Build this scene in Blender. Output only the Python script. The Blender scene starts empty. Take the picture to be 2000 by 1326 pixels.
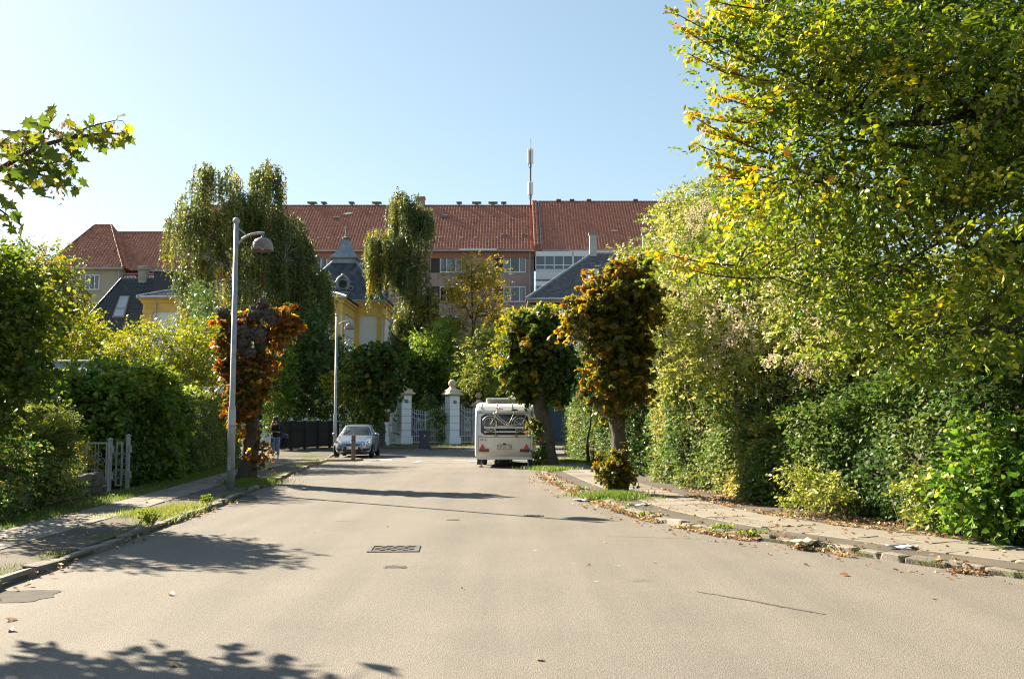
import bpy, bmesh, math, random
import numpy as np
from mathutils import Vector, Matrix, noise as mnoise

# ------------------------------------------------------------------ camera, sky, sun, exposure
SC = bpy.context.scene
COL = SC.collection
R = math.radians
F, HZ, CAMZ = 1950.0, 820.0, 1.68            # focal length and horizon in photo pixels, eye height in metres
TH = math.atan((HZ - 663.0) / F)
cam_data = bpy.data.cameras.new('camera')
cam_data.sensor_width = 36.0
cam_data.lens = 36.0 * F / 2000.0
cam_data.clip_end = 3000
cam = bpy.data.objects.new('camera', cam_data)
COL.objects.link(cam)
cam.location = (0, 0, CAMZ)
cam.rotation_euler = (R(90) + TH, 0, 0)
SC.camera = cam

SUN_AZ, SUN_EL = R(-50.0), R(31.6)           # azimuth measured from +Y towards +X
to_sun = Vector((math.sin(SUN_AZ) * math.cos(SUN_EL), math.cos(SUN_AZ) * math.cos(SUN_EL), math.sin(SUN_EL)))
world = bpy.data.worlds.new('World')
SC.world = world
world.use_nodes = True
wn = world.node_tree
wn.nodes.clear()
sky = wn.nodes.new('ShaderNodeTexSky')
sky.sky_type = 'NISHITA'
sky.sun_disc = False
sky.sun_elevation = SUN_EL
sky.sun_rotation = SUN_AZ
sky.air_density = 1.0
sky.dust_density = 0.6
sky.ozone_density = 2.0
bg = wn.nodes.new('ShaderNodeBackground')
bg.inputs['Strength'].default_value = 0.069
wo = wn.nodes.new('ShaderNodeOutputWorld')
tone = wn.nodes.new('ShaderNodeGamma')
tone.inputs['Gamma'].default_value = 0.7
pale = wn.nodes.new('ShaderNodeHueSaturation')
pale.inputs['Saturation'].default_value = 1.02
pale.inputs['Hue'].default_value = 0.486
wn.links.new(sky.outputs[0], tone.inputs[0])
wn.links.new(tone.outputs[0], pale.inputs['Color'])
wn.links.new(pale.outputs[0], bg.inputs[0])
wn.links.new(bg.outputs[0], wo.inputs[0])

sun_data = bpy.data.lights.new('sun', 'SUN')
sun_data.energy = 5.0
sun_data.angle = R(0.53)
sun_data.color = (1.0, 0.87, 0.67)
sun = bpy.data.objects.new('sun', sun_data)
COL.objects.link(sun)
sun.location = to_sun * 60
sun.rotation_euler = to_sun.to_track_quat('Z', 'Y').to_euler()

SC.view_settings.view_transform = 'Standard'
SC.view_settings.look = 'None'
SC.view_settings.gamma = 1
SC.view_settings.exposure = 2.05
SC.cycles.use_denoising = True
SC.cycles.filter_width = 1.1
SC.cycles.max_bounces = 8
SC.cycles.transparent_max_bounces = 8
SC.cycles.use_adaptive_sampling = True
SC.cycles.sample_clamp_indirect = 6

rng = np.random.default_rng(7)
random.seed(7)

# ------------------------------------------------------------------ pixels to places
def ray(px, py):
    u, v = (px - 1000.0) / F, (663.0 - py) / F
    return Vector((u, math.cos(TH) - v * math.sin(TH), math.sin(TH) + v * math.cos(TH)))

def at(px, py, Y):
    d = ray(px, py)
    k = Y / d.y
    return Vector((d.x * k, Y, CAMZ + d.z * k))

def gnd(px, py, z=0.0):
    d = ray(px, py)
    k = (z - CAMZ) / d.z
    return Vector((d.x * k, d.y * k, z))

# ------------------------------------------------------------------ materials
def _nt(name):
    m = bpy.data.materials.new(name)
    m.use_nodes = True
    nt = m.node_tree
    nt.nodes.clear()
    out = nt.nodes.new('ShaderNodeOutputMaterial')
    return m, nt, out

def N(nt, typ, **kw):
    n = nt.nodes.new(typ)
    for k, v in kw.items():
        if k in n.inputs:
            n.inputs[k].default_value = v
        else:
            setattr(n, k, v)
    return n

def c4(c):
    return (c[0], c[1], c[2], 1.0)

def mat(name, col, rough=0.7, metal=0.0, col2=None, scale=4.0, bump=0.0, bscale=40.0, spec=0.5, coat=0.0,
        stretch=None, rvar=0.0, col3=None, scale3=0.6):
    m, nt, out = _nt(name)
    b = N(nt, 'ShaderNodeBsdfPrincipled', Roughness=rough, Metallic=metal)
    b.inputs['Specular IOR Level'].default_value = spec
    b.inputs['Coat Weight'].default_value = coat
    b.inputs['Base Color'].default_value = c4(col)
    nt.links.new(b.outputs[0], out.inputs[0])
    tc = N(nt, 'ShaderNodeTexCoord')
    src = tc.outputs['Object']
    if stretch:
        mp = N(nt, 'ShaderNodeMapping')
        mp.inputs['Scale'].default_value = stretch
        nt.links.new(src, mp.inputs[0])
        src = mp.outputs[0]
    if col2 is not None:
        nz = N(nt, 'ShaderNodeTexNoise', Scale=scale, Detail=6.0, Roughness=0.62)
        nt.links.new(src, nz.inputs['Vector'])
        rp = N(nt, 'ShaderNodeValToRGB')
        rp.color_ramp.elements[0].position = 0.36
        rp.color_ramp.elements[1].position = 0.66
        rp.color_ramp.elements[0].color = c4(col)
        rp.color_ramp.elements[1].color = c4(col2)
        nt.links.new(nz.outputs[0], rp.inputs[0])
        last = rp.outputs[0]
        if col3 is not None:
            n3 = N(nt, 'ShaderNodeTexNoise', Scale=scale3, Detail=4.0)
            nt.links.new(src, n3.inputs['Vector'])
            r3 = N(nt, 'ShaderNodeValToRGB')
            r3.color_ramp.elements[0].position = 0.48
            r3.color_ramp.elements[1].position = 0.68
            nt.links.new(n3.outputs[0], r3.inputs[0])
            mx = N(nt, 'ShaderNodeMix', data_type='RGBA')
            nt.links.new(r3.outputs[0], mx.inputs[0])
            nt.links.new(last, mx.inputs[6])
            mx.inputs[7].default_value = c4(col3)
            last = mx.outputs[2]
        nt.links.new(last, b.inputs['Base Color'])
        if rvar:
            mr = N(nt, 'ShaderNodeMapRange')
            mr.inputs[3].default_value = max(0, rough - rvar)
            mr.inputs[4].default_value = min(1, rough + rvar)
            nt.links.new(nz.outputs[0], mr.inputs[0])
            nt.links.new(mr.outputs[0], b.inputs['Roughness'])
    if bump:
        bz = N(nt, 'ShaderNodeTexNoise', Scale=bscale, Detail=5.0)
        nt.links.new(src, bz.inputs['Vector'])
        bp = N(nt, 'ShaderNodeBump', Strength=1.0, Distance=bump)
        nt.links.new(bz.outputs[0], bp.inputs['Height'])
        nt.links.new(bp.outputs[0], b.inputs['Normal'])
    return m

def vmat(name, stops, rough=0.7, bump=0.0, bscale=30, spec=0.4, attr='var', noisy=0.0):
    """Colour from the per-piece 'var' attribute through a ramp."""
    m, nt, out = _nt(name)
    b = N(nt, 'ShaderNodeBsdfPrincipled', Roughness=rough)
    b.inputs['Specular IOR Level'].default_value = spec
    a = N(nt, 'ShaderNodeAttribute', attribute_name=attr)
    rp = ramp(nt, stops)
    src = a.outputs['Fac']
    if noisy:
        tc = N(nt, 'ShaderNodeTexCoord')
        nz = N(nt, 'ShaderNodeTexNoise', Scale=bscale * 0.4, Detail=4.0)
        nt.links.new(tc.outputs['Object'], nz.inputs['Vector'])
        ma = N(nt, 'ShaderNodeMath', operation='MULTIPLY_ADD')
        ma.inputs[1].default_value = noisy
        nt.links.new(nz.outputs[0], ma.inputs[0])
        nt.links.new(src, ma.inputs[2])
        mb = N(nt, 'ShaderNodeMath', operation='SUBTRACT')
        nt.links.new(ma.outputs[0], mb.inputs[0])
        mb.inputs[1].default_value = noisy * 0.5
        src = mb.outputs[0]
    nt.links.new(src, rp.inputs[0])
    nt.links.new(rp.outputs[0], b.inputs['Base Color'])
    nt.links.new(b.outputs[0], out.inputs[0])
    if bump:
        tc = N(nt, 'ShaderNodeTexCoord')
        bz = N(nt, 'ShaderNodeTexNoise', Scale=bscale, Detail=4.0)
        nt.links.new(tc.outputs['Object'], bz.inputs['Vector'])
        bp = N(nt, 'ShaderNodeBump', Strength=1.0, Distance=bump)
        nt.links.new(bz.outputs[0], bp.inputs['Height'])
        nt.links.new(bp.outputs[0], b.inputs['Normal'])
    return m

def ramp(nt, stops):
    rp = N(nt, 'ShaderNodeValToRGB')
    e = rp.color_ramp.elements
    while len(e) < len(stops):
        e.new(0.5)
    for i, (p, c) in enumerate(stops):
        e[i].position = p
        e[i].color = c4(c)
    return rp

LB = 1.5
def leafmat(name, stops, rough=0.46, trans=0.38, spec=0.38, tboost=1.5, tsat=1.08):
    stops = [(p, (min(.8, c[0] * LB), min(.8, c[1] * LB), min(.8, c[2] * LB))) for p, c in stops]
    m, nt, out = _nt(name)
    a = N(nt, 'ShaderNodeAttribute', attribute_name='var')
    rp = ramp(nt, stops)
    nt.links.new(a.outputs['Fac'], rp.inputs[0])
    b = N(nt, 'ShaderNodeBsdfPrincipled', Roughness=rough)
    b.inputs['Specular IOR Level'].default_value = spec
    nt.links.new(rp.outputs[0], b.inputs['Base Color'])
    hs = N(nt, 'ShaderNodeHueSaturation', Saturation=tsat, Value=tboost)
    nt.links.new(rp.outputs[0], hs.inputs['Color'])
    t = N(nt, 'ShaderNodeBsdfTranslucent')
    nt.links.new(hs.outputs[0], t.inputs[0])
    mx = N(nt, 'ShaderNodeMixShader')
    mx.inputs[0].default_value = trans
    nt.links.new(b.outputs[0], mx.inputs[1])
    nt.links.new(t.outputs[0], mx.inputs[2])
    nt.links.new(mx.outputs[0], out.inputs[0])
    return m

# ------------------------------------------------------------------ objects, things, parts
WORLDLY = set()

def tag(o, label=None, cat=None, group=None, kind=None):
    if label: o['label'] = label
    if cat: o['category'] = cat
    if group: o['group'] = group
    if kind: o['kind'] = kind
    return o

def thing(name, label, cat, loc=(0, 0, 0), rotz=0.0, group=None, worldly=True):
    """An Empty at the thing's base. worldly: its parts are given in world coordinates."""
    o = bpy.data.objects.new(name, None)
    COL.objects.link(o)
    o.location = loc
    o.rotation_euler = (0, 0, rotz)
    o.empty_display_size = 0.2
    if worldly:
        WORLDLY.add(o.name)
    return tag(o, label, cat, group)

def link(name, me, m, parent=None, loc=None):
    o = bpy.data.objects.new(name, me)
    COL.objects.link(o)
    if m is not None:
        for x in (m if isinstance(m, (list, tuple)) else [m]):
            if len(me.materials) < (len(m) if isinstance(m, (list, tuple)) else 1):
                me.materials.append(x)
    if parent is not None:
        o.parent = parent
        if parent.name in WORLDLY:
            o.location = -Vector(parent.location)
    if loc is not None:
        o.location = Vector(o.location) + Vector(loc)
    return o

def copy_tree(o, parent=None):
    c = o.copy()
    COL.objects.link(c)
    c.parent = parent
    for ch in o.children:
        copy_tree(ch, c)
    return c

class MB:
    """Collects shapes; build() links them as ONE mesh object."""
    def __init__(s):
        s.v, s.f, s.mi, s.M, s.cur = [], [], [], Matrix.Identity(4), 0
    def add(s, vs, fs):
        b = len(s.v)
        s.v += [tuple(s.M @ Vector(p)) for p in vs]
        s.f += [tuple(b + i for i in f) for f in fs]
        s.mi += [s.cur] * len(fs)
        return s
    def box(s, c, size, rz=0.0, rx=0.0, ry=0.0):
        hx, hy, hz = size[0] / 2, size[1] / 2, size[2] / 2
        T = Matrix.Translation(Vector(c)) @ Matrix.Rotation(rz, 4, 'Z') @ Matrix.Rotation(ry, 4, 'Y') @ Matrix.Rotation(rx, 4, 'X')
        vs = [T @ Vector((x * hx, y * hy, z * hz)) for z in (-1, 1) for y in (-1, 1) for x in (-1, 1)]
        return s.add(vs, [(0, 2, 3, 1), (4, 5, 7, 6), (0, 1, 5, 4), (2, 6, 7, 3), (0, 4, 6, 2), (1, 3, 7, 5)])
    def bb(s, x0, x1, y0, y1, z0, z1):
        return s.box(((x0 + x1) / 2, (y0 + y1) / 2, (z0 + z1) / 2), (x1 - x0, y1 - y0, z1 - z0))
    def prism(s, poly, z0, z1):
        n = len(poly)
        a = sum(poly[i][0] * poly[(i + 1) % n][1] - poly[(i + 1) % n][0] * poly[i][1] for i in range(n))
        if a < 0:
            poly = poly[::-1]
        vs = [(p[0], p[1], z0) for p in poly] + [(p[0], p[1], z1) for p in poly]
        fs = [tuple(range(n - 1, -1, -1)), tuple(range(n, 2 * n))]
        fs += [(i, (i + 1) % n, n + (i + 1) % n, n + i) for i in range(n)]
        return s.add(vs, fs)
    def tube(s, path, rad, n=8, cap=True, flat=1.0):
        path = [Vector(p) for p in path]
        if not isinstance(rad, (list, tuple)):
            rad = [rad] * len(path)
        vs, fs = [], []
        ref = None
        for i, p in enumerate(path):
            t = (path[min(i + 1, len(path) - 1)] - path[max(i - 1, 0)])
            t = t.normalized() if t.length > 1e-9 else Vector((0, 0, 1))
            if ref is None:
                ref = Vector((1, 0, 0)) if abs(t.x) < 0.9 else Vector((0, 1, 0))
            a = (ref - t * ref.dot(t)).normalized()
            ref = a
            b = t.cross(a)
            for k in range(n):
                w = 2 * math.pi * k / n
                vs.append(p + a * math.cos(w) * rad[i] + b * math.sin(w) * rad[i] * flat)
        for i in range(len(path) - 1):
            for k in range(n):
                k2 = (k + 1) % n
                fs.append((i * n + k, i * n + k2, (i + 1) * n + k2, (i + 1) * n + k))
        if cap:
            fs.append(tuple(range(n - 1, -1, -1)))
            fs.append(tuple((len(path) - 1) * n + k for k in range(n)))
        return s.add(vs, fs)
    def lathe(s, prof, c=(0, 0, 0), n=20, axis='Z', sq=False, rot=0.0):
        vs, fs = [], []
        for r, z in prof:
            for k in range(n):
                w = 2 * math.pi * k / n + rot
                p = (r * math.cos(w), r * math.sin(w), z)
                if axis == 'X': p = (p[2], p[0], p[1])
                if axis == 'Y': p = (p[0], p[2], p[1])
                vs.append((p[0] + c[0], p[1] + c[1], p[2] + c[2]))
        for i in range(len(prof) - 1):
            for k in range(n):
                k2 = (k + 1) % n
                q = (i * n + k, i * n + k2, (i + 1) * n + k2, (i + 1) * n + k)
                fs.append(q if axis != 'Y' else q[::-1])
        fs.append(tuple(range(n - 1, -1, -1)))
        fs.append(tuple((len(prof) - 1) * n + k for k in range(n)))
        return s.add(vs, fs)
    def ball(s, c, r, n=14, m=9, sc=(1, 1, 1), bumpy=0.0, seed=0.0):
        vs, fs = [], []
        for i in range(m + 1):
            a = math.pi * i / m
            for k in range(n):
                w = 2 * math.pi * k / n
                d = Vector((math.sin(a) * math.cos(w), math.sin(a) * math.sin(w), math.cos(a)))
                q = r * (1 + (bumpy * mnoise.noise(d * 2.6 + Vector((seed, seed * 1.7, 0))) if bumpy else 0))
                vs.append((c[0] + d.x * q * sc[0], c[1] + d.y * q * sc[1], c[2] + d.z * q * sc[2]))
        for i in range(m):
            for k in range(n):
                k2 = (k + 1) % n
                fs.append((i * n + k, (i + 1) * n + k, (i + 1) * n + k2, i * n + k2))
        return s.add(vs, fs)
    def poly(s, pts):
        return s.add(pts, [tuple(range(len(pts)))])
    def torus(s, c, Rr, r, n=28, m=8, axis='Y', arc=(0, 2 * math.pi)):
        pts = []
        full = abs(arc[1] - arc[0] - 2 * math.pi) < 1e-6
        for i in range(n + (0 if full else 1)):
            w = arc[0] + (arc[1] - arc[0]) * i / n
            q = {'Y': (Rr * math.cos(w), 0, Rr * math.sin(w)), 'X': (0, Rr * math.cos(w), Rr * math.sin(w)), 'Z': (Rr * math.cos(w), Rr * math.sin(w), 0)}[axis]
            pts.append(Vector(c) + Vector(q))
        vs, fs = [], []
        L = len(pts)
        ax = {'Y': Vector((0, 1, 0)), 'X': Vector((1, 0, 0)), 'Z': Vector((0, 0, 1))}[axis]
        for p in pts:
            o = (p - Vector(c)).normalized()
            for k in range(m):
                w = 2 * math.pi * k / m
                vs.append(p + o * r * math.cos(w) + ax * r * math.sin(w))
        for i in range(L if full else L - 1):
            for k in range(m):
                k2 = (k + 1) % m
                j = (i + 1) % L
                fs.append((i * m + k, i * m + k2, j * m + k2, j * m + k))
        return s.add(vs, fs)
    def mesh(s, name, smooth=False):
        me = bpy.data.meshes.new(name)
        me.from_pydata(s.v, [], s.f)
        if any(s.mi):
            me.polygons.foreach_set('material_index', s.mi)
        if smooth:
            me.polygons.foreach_set('use_smooth', [True] * len(s.f))
        me.update()
        return me
    def build(s, name, m, parent=None, smooth=False, bevel=0.0, segs=2, fixn=False, auto=None):
        me = s.mesh(name, smooth)
        if fixn:
            bm = bmesh.new(); bm.from_mesh(me)
            bmesh.ops.recalc_face_normals(bm, faces=bm.faces)
            bm.to_mesh(me); bm.free()
        o = link(name, me, m, parent)
        if bevel:
            bv = o.modifiers.new('bevel', 'BEVEL')
            bv.width = bevel; bv.segments = segs; bv.limit_method = 'ANGLE'; bv.angle_limit = R(30)
        return o

def text_part(s, size, M, m, parent, name='lettering', ext=0.002):
    cu = bpy.data.curves.new(name, 'FONT')
    cu.body = s; cu.size = size; cu.extrude = ext; cu.align_x = 'CENTER'; cu.align_y = 'CENTER'
    cu.resolution_u = 2
    tmp = bpy.data.objects.new('tmp', cu)
    COL.objects.link(tmp)
    me = bpy.data.meshes.new_from_object(tmp)
    bpy.data.objects.remove(tmp)
    me.transform(M)
    me.materials.clear()
    return link(name, me, m, parent)

# ------------------------------------------------------------------ arrays to meshes
def np_mesh(name, V, Fc, var=None, smooth=False):
    me = bpy.data.meshes.new(name)
    V = np.ascontiguousarray(V, dtype=np.float32)
    k = Fc.shape[1]
    me.vertices.add(len(V))
    me.vertices.foreach_set('co', V.ravel())
    me.loops.add(Fc.size)
    me.loops.foreach_set('vertex_index', np.ascontiguousarray(Fc, dtype=np.int32).ravel())
    me.polygons.add(len(Fc))
    me.polygons.foreach_set('loop_start', np.arange(0, Fc.size, k, dtype=np.int32))
    if smooth:
        me.polygons.foreach_set('use_smooth', np.ones(len(Fc), dtype=bool))
    if var is not None:
        a = me.attributes.new('var', 'FLOAT', 'POINT')
        a.data.foreach_set('value', np.ascontiguousarray(np.clip(var, 0, 1), dtype=np.float32))
    me.update(calc_edges=True)
    return me

def nrm(a):
    return a / np.maximum(np.linalg.norm(a, axis=-1, keepdims=True), 1e-9)

TEMPL = {
    'diamond': (np.array([(0, 0, 0), (.45, .30, .07), (1, 0, -.06), (.5, -.30, .07)]), np.array([(0, 1, 2, 3)])),
    'oval': (np.array([(0, 0, 0), (.28, .27, .08), (.68, .26, .05), (1, 0, -.10), (.68, -.26, .05), (.28, -.27, .08)]), np.array([(0, 1, 2, 3), (0, 3, 4, 5)])),
    'heart': (np.array([(0, 0, 0), (.12, .38, .06), (.55, .36, .04), (1, 0, -.14), (.55, -.36, .04), (.12, -.38, .06)]), np.array([(0, 1, 2, 3), (0, 3, 4, 5)])),
    'blade': (np.array([(0, .022, 0), (.5, .028, .02), (1, 0, -.10), (0, -.022, 0)]), np.array([(0, 1, 2, 3)])),
    'needle': (np.array([(0, 0, 0), (.4, .09, .02), (1, 0, -.02), (.4, -.09, .02)]), np.array([(0, 1, 2, 3)])),
}
_mp = [(0, 0), (.05, .10), (-.02, .30), (.18, .26), (.22, .52), (.38, .34), (.60, .46), (.62, .22), (1.0, 0.0)]
_mo = [(x, y, .06 * abs(y) - .10 * x * x) for x, y in _mp] + [(x, -y, .06 * abs(y) - .10 * x * x) for x, y in _mp[-2:0:-1]]
_mv = np.array([(.36, 0, .04)] + _mo)
TEMPL['maple'] = (_mv, np.array([(0, 1 + i, 1 + (i + 1) % len(_mo)) for i in range(len(_mo))]))

def leaves_mesh(name, C, D, Nn, S, var, shape='diamond', curl=1.0):
    T, Fc = TEMPL[shape]
    D = nrm(D)
    Nn = nrm(Nn - D * np.sum(Nn * D, axis=1, keepdims=True))
    B = np.cross(Nn, D)
    n = len(C)
    V = (C[:, None, :] + S[:, None, None] * (T[None, :, 0:1] * D[:, None, :] + T[None, :, 1:2] * B[:, None, :] + curl * T[None, :, 2:3] * Nn[:, None, :]))
    faces = (Fc[None] + (np.arange(n) * len(T))[:, None, None]).reshape(-1, Fc.shape[1])
    return np_mesh(name, V.reshape(-1, 3), faces, np.repeat(var, len(T)))

UP = np.array([0, 0, 1.0])

def sprays(P, D, L, m, leaf, droop=0.25, spread=0.8, flat=0.6, svar=None, lvar=0.18, twig=0.5, sizevar=0.3, face=None):
    """Leaves set along short twigs: n twigs of m leaves each."""
    n = len(P)
    D = nrm(D)
    up = nrm(UP + rng.normal(0, 0.35, (n, 3)))
    S = nrm(np.cross(D, up) + 1e-4)
    Lr = (L * rng.uniform(0.6, 1.3, n))[:, None, None]
    t = (np.arange(m)[None, :] + rng.uniform(0, 1, (n, m))) / m
    t3 = t[:, :, None]
    pos = P[:, None, :] + D[:, None, :] * Lr * t3 + np.array([0, 0, -1.0]) * (droop * Lr * t3 ** 2)
    sg = np.where(np.arange(m) % 2 == 0, 1.0, -1.0)[None, :, None]
    ld = nrm(D[:, None, :] * twig + S[:, None, :] * sg * spread + rng.normal(0, 0.35, (n, m, 3)) + np.array([0, 0, -droop * 0.7]))
    ln = nrm(up[:, None, :] * flat + rng.normal(0, 0.45, (n, m, 3)))
    if face is not None:
        ln = nrm(ln + face[:, None, :])
    sz = leaf * rng.uniform(1 - sizevar, 1 + sizevar, (n, m))
    if svar is None:
        svar = rng.uniform(0.25, 0.75, n)
    va = svar[:, None] + rng.normal(0, lvar, (n, m))
    return [pos.reshape(-1, 3), ld.reshape(-1, 3), ln.reshape(-1, 3), sz.reshape(-1), va.reshape(-1)]

def cat_l(lst):
    return [np.concatenate([x[i] for x in lst]) for i in range(5)]

def Bl(px, py, Y, rpx, rpy, rd):
    c = at(px, py, Y)
    return (c.x, c.y, c.z, rpx * Y / F, rd, rpy * Y / F)

def in_blobs(blobs, n, shell=0.35):
    b = np.array(blobs)
    w = (b[:, 3] * b[:, 4] * b[:, 5]) ** 0.66
    k = rng.choice(len(b), n, p=w / w.sum())
    d = nrm(rng.normal(0, 1, (n, 3)))
    r = (shell ** 3 + (1 - shell ** 3) * rng.uniform(0, 1, n)) ** (1 / 3)
    p = b[k, 0:3] + d * r[:, None] * b[k, 3:6]
    return p, nrm(d / b[k, 3:6]), k

def crown(blobs, ncl, spr, m, leaf, clr=0.35, L=0.45, droop=0.25, shell=0.45, up=0.25, flat=0.6, vary=0.22, lvar=0.14,
          varf=None, spread=0.8, zmin=0.25, out=0.0, aniso=(1, 1, .7)):
    """Clusters of leafy twigs through the volume of several ellipsoids; returns leaf arrays and cluster centres."""
    c, outv, k = in_blobs(blobs, ncl, shell)
    cv = 0.5 + rng.normal(0, vary, ncl)
    n = ncl * spr
    o = np.repeat(outv, spr, 0)
    sz = clr * rng.uniform(0.6, 1.4, ncl)
    P = np.repeat(c, spr, 0) + np.clip(rng.normal(0, 1, (n, 3)), -1.5, 1.5) * np.repeat(sz, spr)[:, None] * np.array(aniso)
    D = nrm(o * 0.8 + rng.normal(0, 0.6, (n, 3)) + UP * up)
    ok = P[:, 2] > zmin
    sv = np.repeat(cv, spr) + rng.normal(0, 0.08, n)
    if varf is not None:
        sv = sv + varf(P)
    a = sprays(P[ok], D[ok], L, m, leaf, droop=droop, flat=flat, svar=sv[ok], lvar=lvar, spread=spread, face=(o[ok] * out if out else None))
    return a, c

def wood(limbs, centres=None, twig_r=0.012, n=8, mb=None, maxd=9.0, frac=1.0):
    """Limbs [(path, r0, r1)] as tapered tubes and a thin branch from the nearest limb to each leaf cluster."""
    mb = mb or MB()
    pts = []
    for path, r0, r1 in limbs:
        path = smooth_path(path, 5)
        L = len(path)
        rad = [r0 + (r1 - r0) * (i / (L - 1)) ** 0.8 for i in range(L)]
        mb.tube(path, rad, n=n if r0 > 0.05 else 6)
        pts += [(p, r) for p, r in zip(path[1:], rad[1:])]
    if centres is not None and len(pts):
        A = np.array([p[0] for p in pts])
        for c in centres:
            if rng.uniform() > frac:
                continue
            j = int(np.argmin(np.linalg.norm(A - c, axis=1) + 0.6 * np.maximum(0, A[:, 2] - c[2])))
            a, b = Vector(A[j]), Vector(c)
            if (a - b).length > maxd or (a - b).length < 0.05:
                continue
            mid = (a + b) / 2 + Vector((random.uniform(-.1, .1), random.uniform(-.1, .1), 0.10)) * (a - b).length
            mb.tube([a, mid, b], [min(pts[j][1] * 0.6, twig_r * 2.2), twig_r * 1.3, twig_r * 0.5], n=4, cap=False)
    return mb

def smooth_path(pts, k=4):
    P = [Vector(p) for p in pts]
    if len(P) < 3:
        return [P[0].lerp(P[-1], i / k) for i in range(k + 1)]
    out = []
    for i in range(len(P) - 1):
        p0, p1, p2, p3 = P[max(i - 1, 0)], P[i], P[i + 1], P[min(i + 2, len(P) - 1)]
        for j in range(k):
            t = j / k
            out.append(0.5 * ((2 * p1) + (-p0 + p2) * t + (2 * p0 - 5 * p1 + 4 * p2 - p3) * t * t + (-p0 + 3 * p1 - 3 * p2 + p3) * t ** 3))
    out.append(P[-1])
    return out

def lay(path, step):
    """Points every `step` metres along a 2-D path with unit tangents."""
    P = [Vector((p[0], p[1], 0)) for p in path]
    out, acc = [], 0.0
    for a, b in zip(P[:-1], P[1:]):
        d = (b - a).length
        t = (b - a) / max(d, 1e-9)
        while acc <= d:
            out.append((a + t * acc, t))
            acc += step
        acc -= d
    return out
# ------------------------------------------------------------------ the setting: ground, road, pavements
def road_material():
    m, nt, out = _nt('worn_asphalt')
    tc = N(nt, 'ShaderNodeTexCoord')
    b = N(nt, 'ShaderNodeBsdfPrincipled', Roughness=0.82)
    b.inputs['Specular IOR Level'].default_value = 0.15
    grain = N(nt, 'ShaderNodeTexVoronoi', Scale=95.0)
    nt.links.new(tc.outputs['Object'], grain.inputs['Vector'])
    rg = ramp(nt, [(0.0, (.132, .120, .106)), (0.45, (.168, .154, .136)), (0.8, (.188, .172, .153)), (1.0, (.24, .222, .20))])
    nt.links.new(grain.outputs['Color'], rg.inputs[0])
    big = N(nt, 'ShaderNodeTexNoise', Scale=0.55, Detail=6.0, Roughness=0.6)
    nt.links.new(tc.outputs['Object'], big.inputs['Vector'])
    rb = ramp(nt, [(0.35, (.92, .92, .925)), (0.65, (1.05, 1.045, 1.03))])
    nt.links.new(big.outputs[0], rb.inputs[0])
    mx = N(nt, 'ShaderNodeMix', data_type='RGBA', blend_type='MULTIPLY')
    mx.inputs[0].default_value = 1.0
    nt.links.new(rg.outputs[0], mx.inputs[6]); nt.links.new(rb.outputs[0], mx.inputs[7])
    mp = N(nt, 'ShaderNodeMapping')
    mp.inputs['Scale'].default_value = (1.5, 0.09, 1)
    mp.inputs['Rotation'].default_value = (0, 0, R(-6))
    nt.links.new(tc.outputs['Object'], mp.inputs[0])
    st = N(nt, 'ShaderNodeTexNoise', Scale=1.0, Detail=5.0)
    nt.links.new(mp.outputs[0], st.inputs['Vector'])
    rs = ramp(nt, [(0.38, (.90, .90, .905)), (0.6, (1.04, 1.04, 1.04))])
    nt.links.new(st.outputs[0], rs.inputs[0])
    m2 = N(nt, 'ShaderNodeMix', data_type='RGBA', blend_type='MULTIPLY')
    m2.inputs[0].default_value = 1.0
    nt.links.new(mx.outputs[2], m2.inputs[6]); nt.links.new(rs.outputs[0], m2.inputs[7])
    # sparse oil spots
    sp = N(nt, 'ShaderNodeTexVoronoi', Scale=0.55)
    nt.links.new(tc.outputs['Object'], sp.inputs['Vector'])
    wob = N(nt, 'ShaderNodeTexNoise', Scale=9.0, Detail=3.0)
    nt.links.new(tc.outputs['Object'], wob.inputs['Vector'])
    ad = N(nt, 'ShaderNodeMath', operation='MULTIPLY_ADD')
    ad.inputs[1].default_value = 0.16
    nt.links.new(wob.outputs[0], ad.inputs[0]); nt.links.new(sp.outputs['Distance'], ad.inputs[2])
    ro = ramp(nt, [(0.115, (.72, .72, .74)), (0.17, (1, 1, 1))])
    nt.links.new(ad.outputs[0], ro.inputs[0])
    m3 = N(nt, 'ShaderNodeMix', data_type='RGBA', blend_type='MULTIPLY')
    m3.inputs[0].default_value = 1.0
    nt.links.new(m2.outputs[2], m3.inputs[6]); nt.links.new(ro.outputs[0], m3.inputs[7])
    nt.links.new(m3.outputs[2], b.inputs['Base Color'])
    bp = N(nt, 'ShaderNodeBump', Strength=0.9, Distance=0.004)
    nt.links.new(grain.outputs['Distance'], bp.inputs['Height'])
    nt.links.new(bp.outputs[0], b.inputs['Normal'])
    nt.links.new(b.outputs[0], out.inputs[0])
    return m

M = {}
M['road'] = road_material()
M['soil'] = mat('garden_soil', (.055, .045, .028), .95, col2=(.10, .085, .05), scale=2.0, bump=.02, bscale=14, col3=(.045, .06, .02))
M['footway'] = mat('footway_asphalt', (.092, .081, .069), .9, col2=(.130, .114, .095), scale=1.4, bump=.004, bscale=120, col3=(.078, .070, .060), scale3=.5, spec=.15)
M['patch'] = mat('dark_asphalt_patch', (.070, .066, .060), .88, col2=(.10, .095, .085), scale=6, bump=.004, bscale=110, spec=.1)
M['slab'] = vmat('concrete_slab', [(0, (.140, .124, .102)), (.5, (.185, .165, .137)), (1, (.225, .202, .168))], rough=.88, bump=.003, bscale=70, noisy=.9)
M['granite'] = vmat('granite_kerb', [(0, (.10, .09, .075)), (.5, (.21, .185, .155)), (1, (.36, .31, .26))], rough=.8, bump=.012, bscale=26, noisy=1.2)
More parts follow.
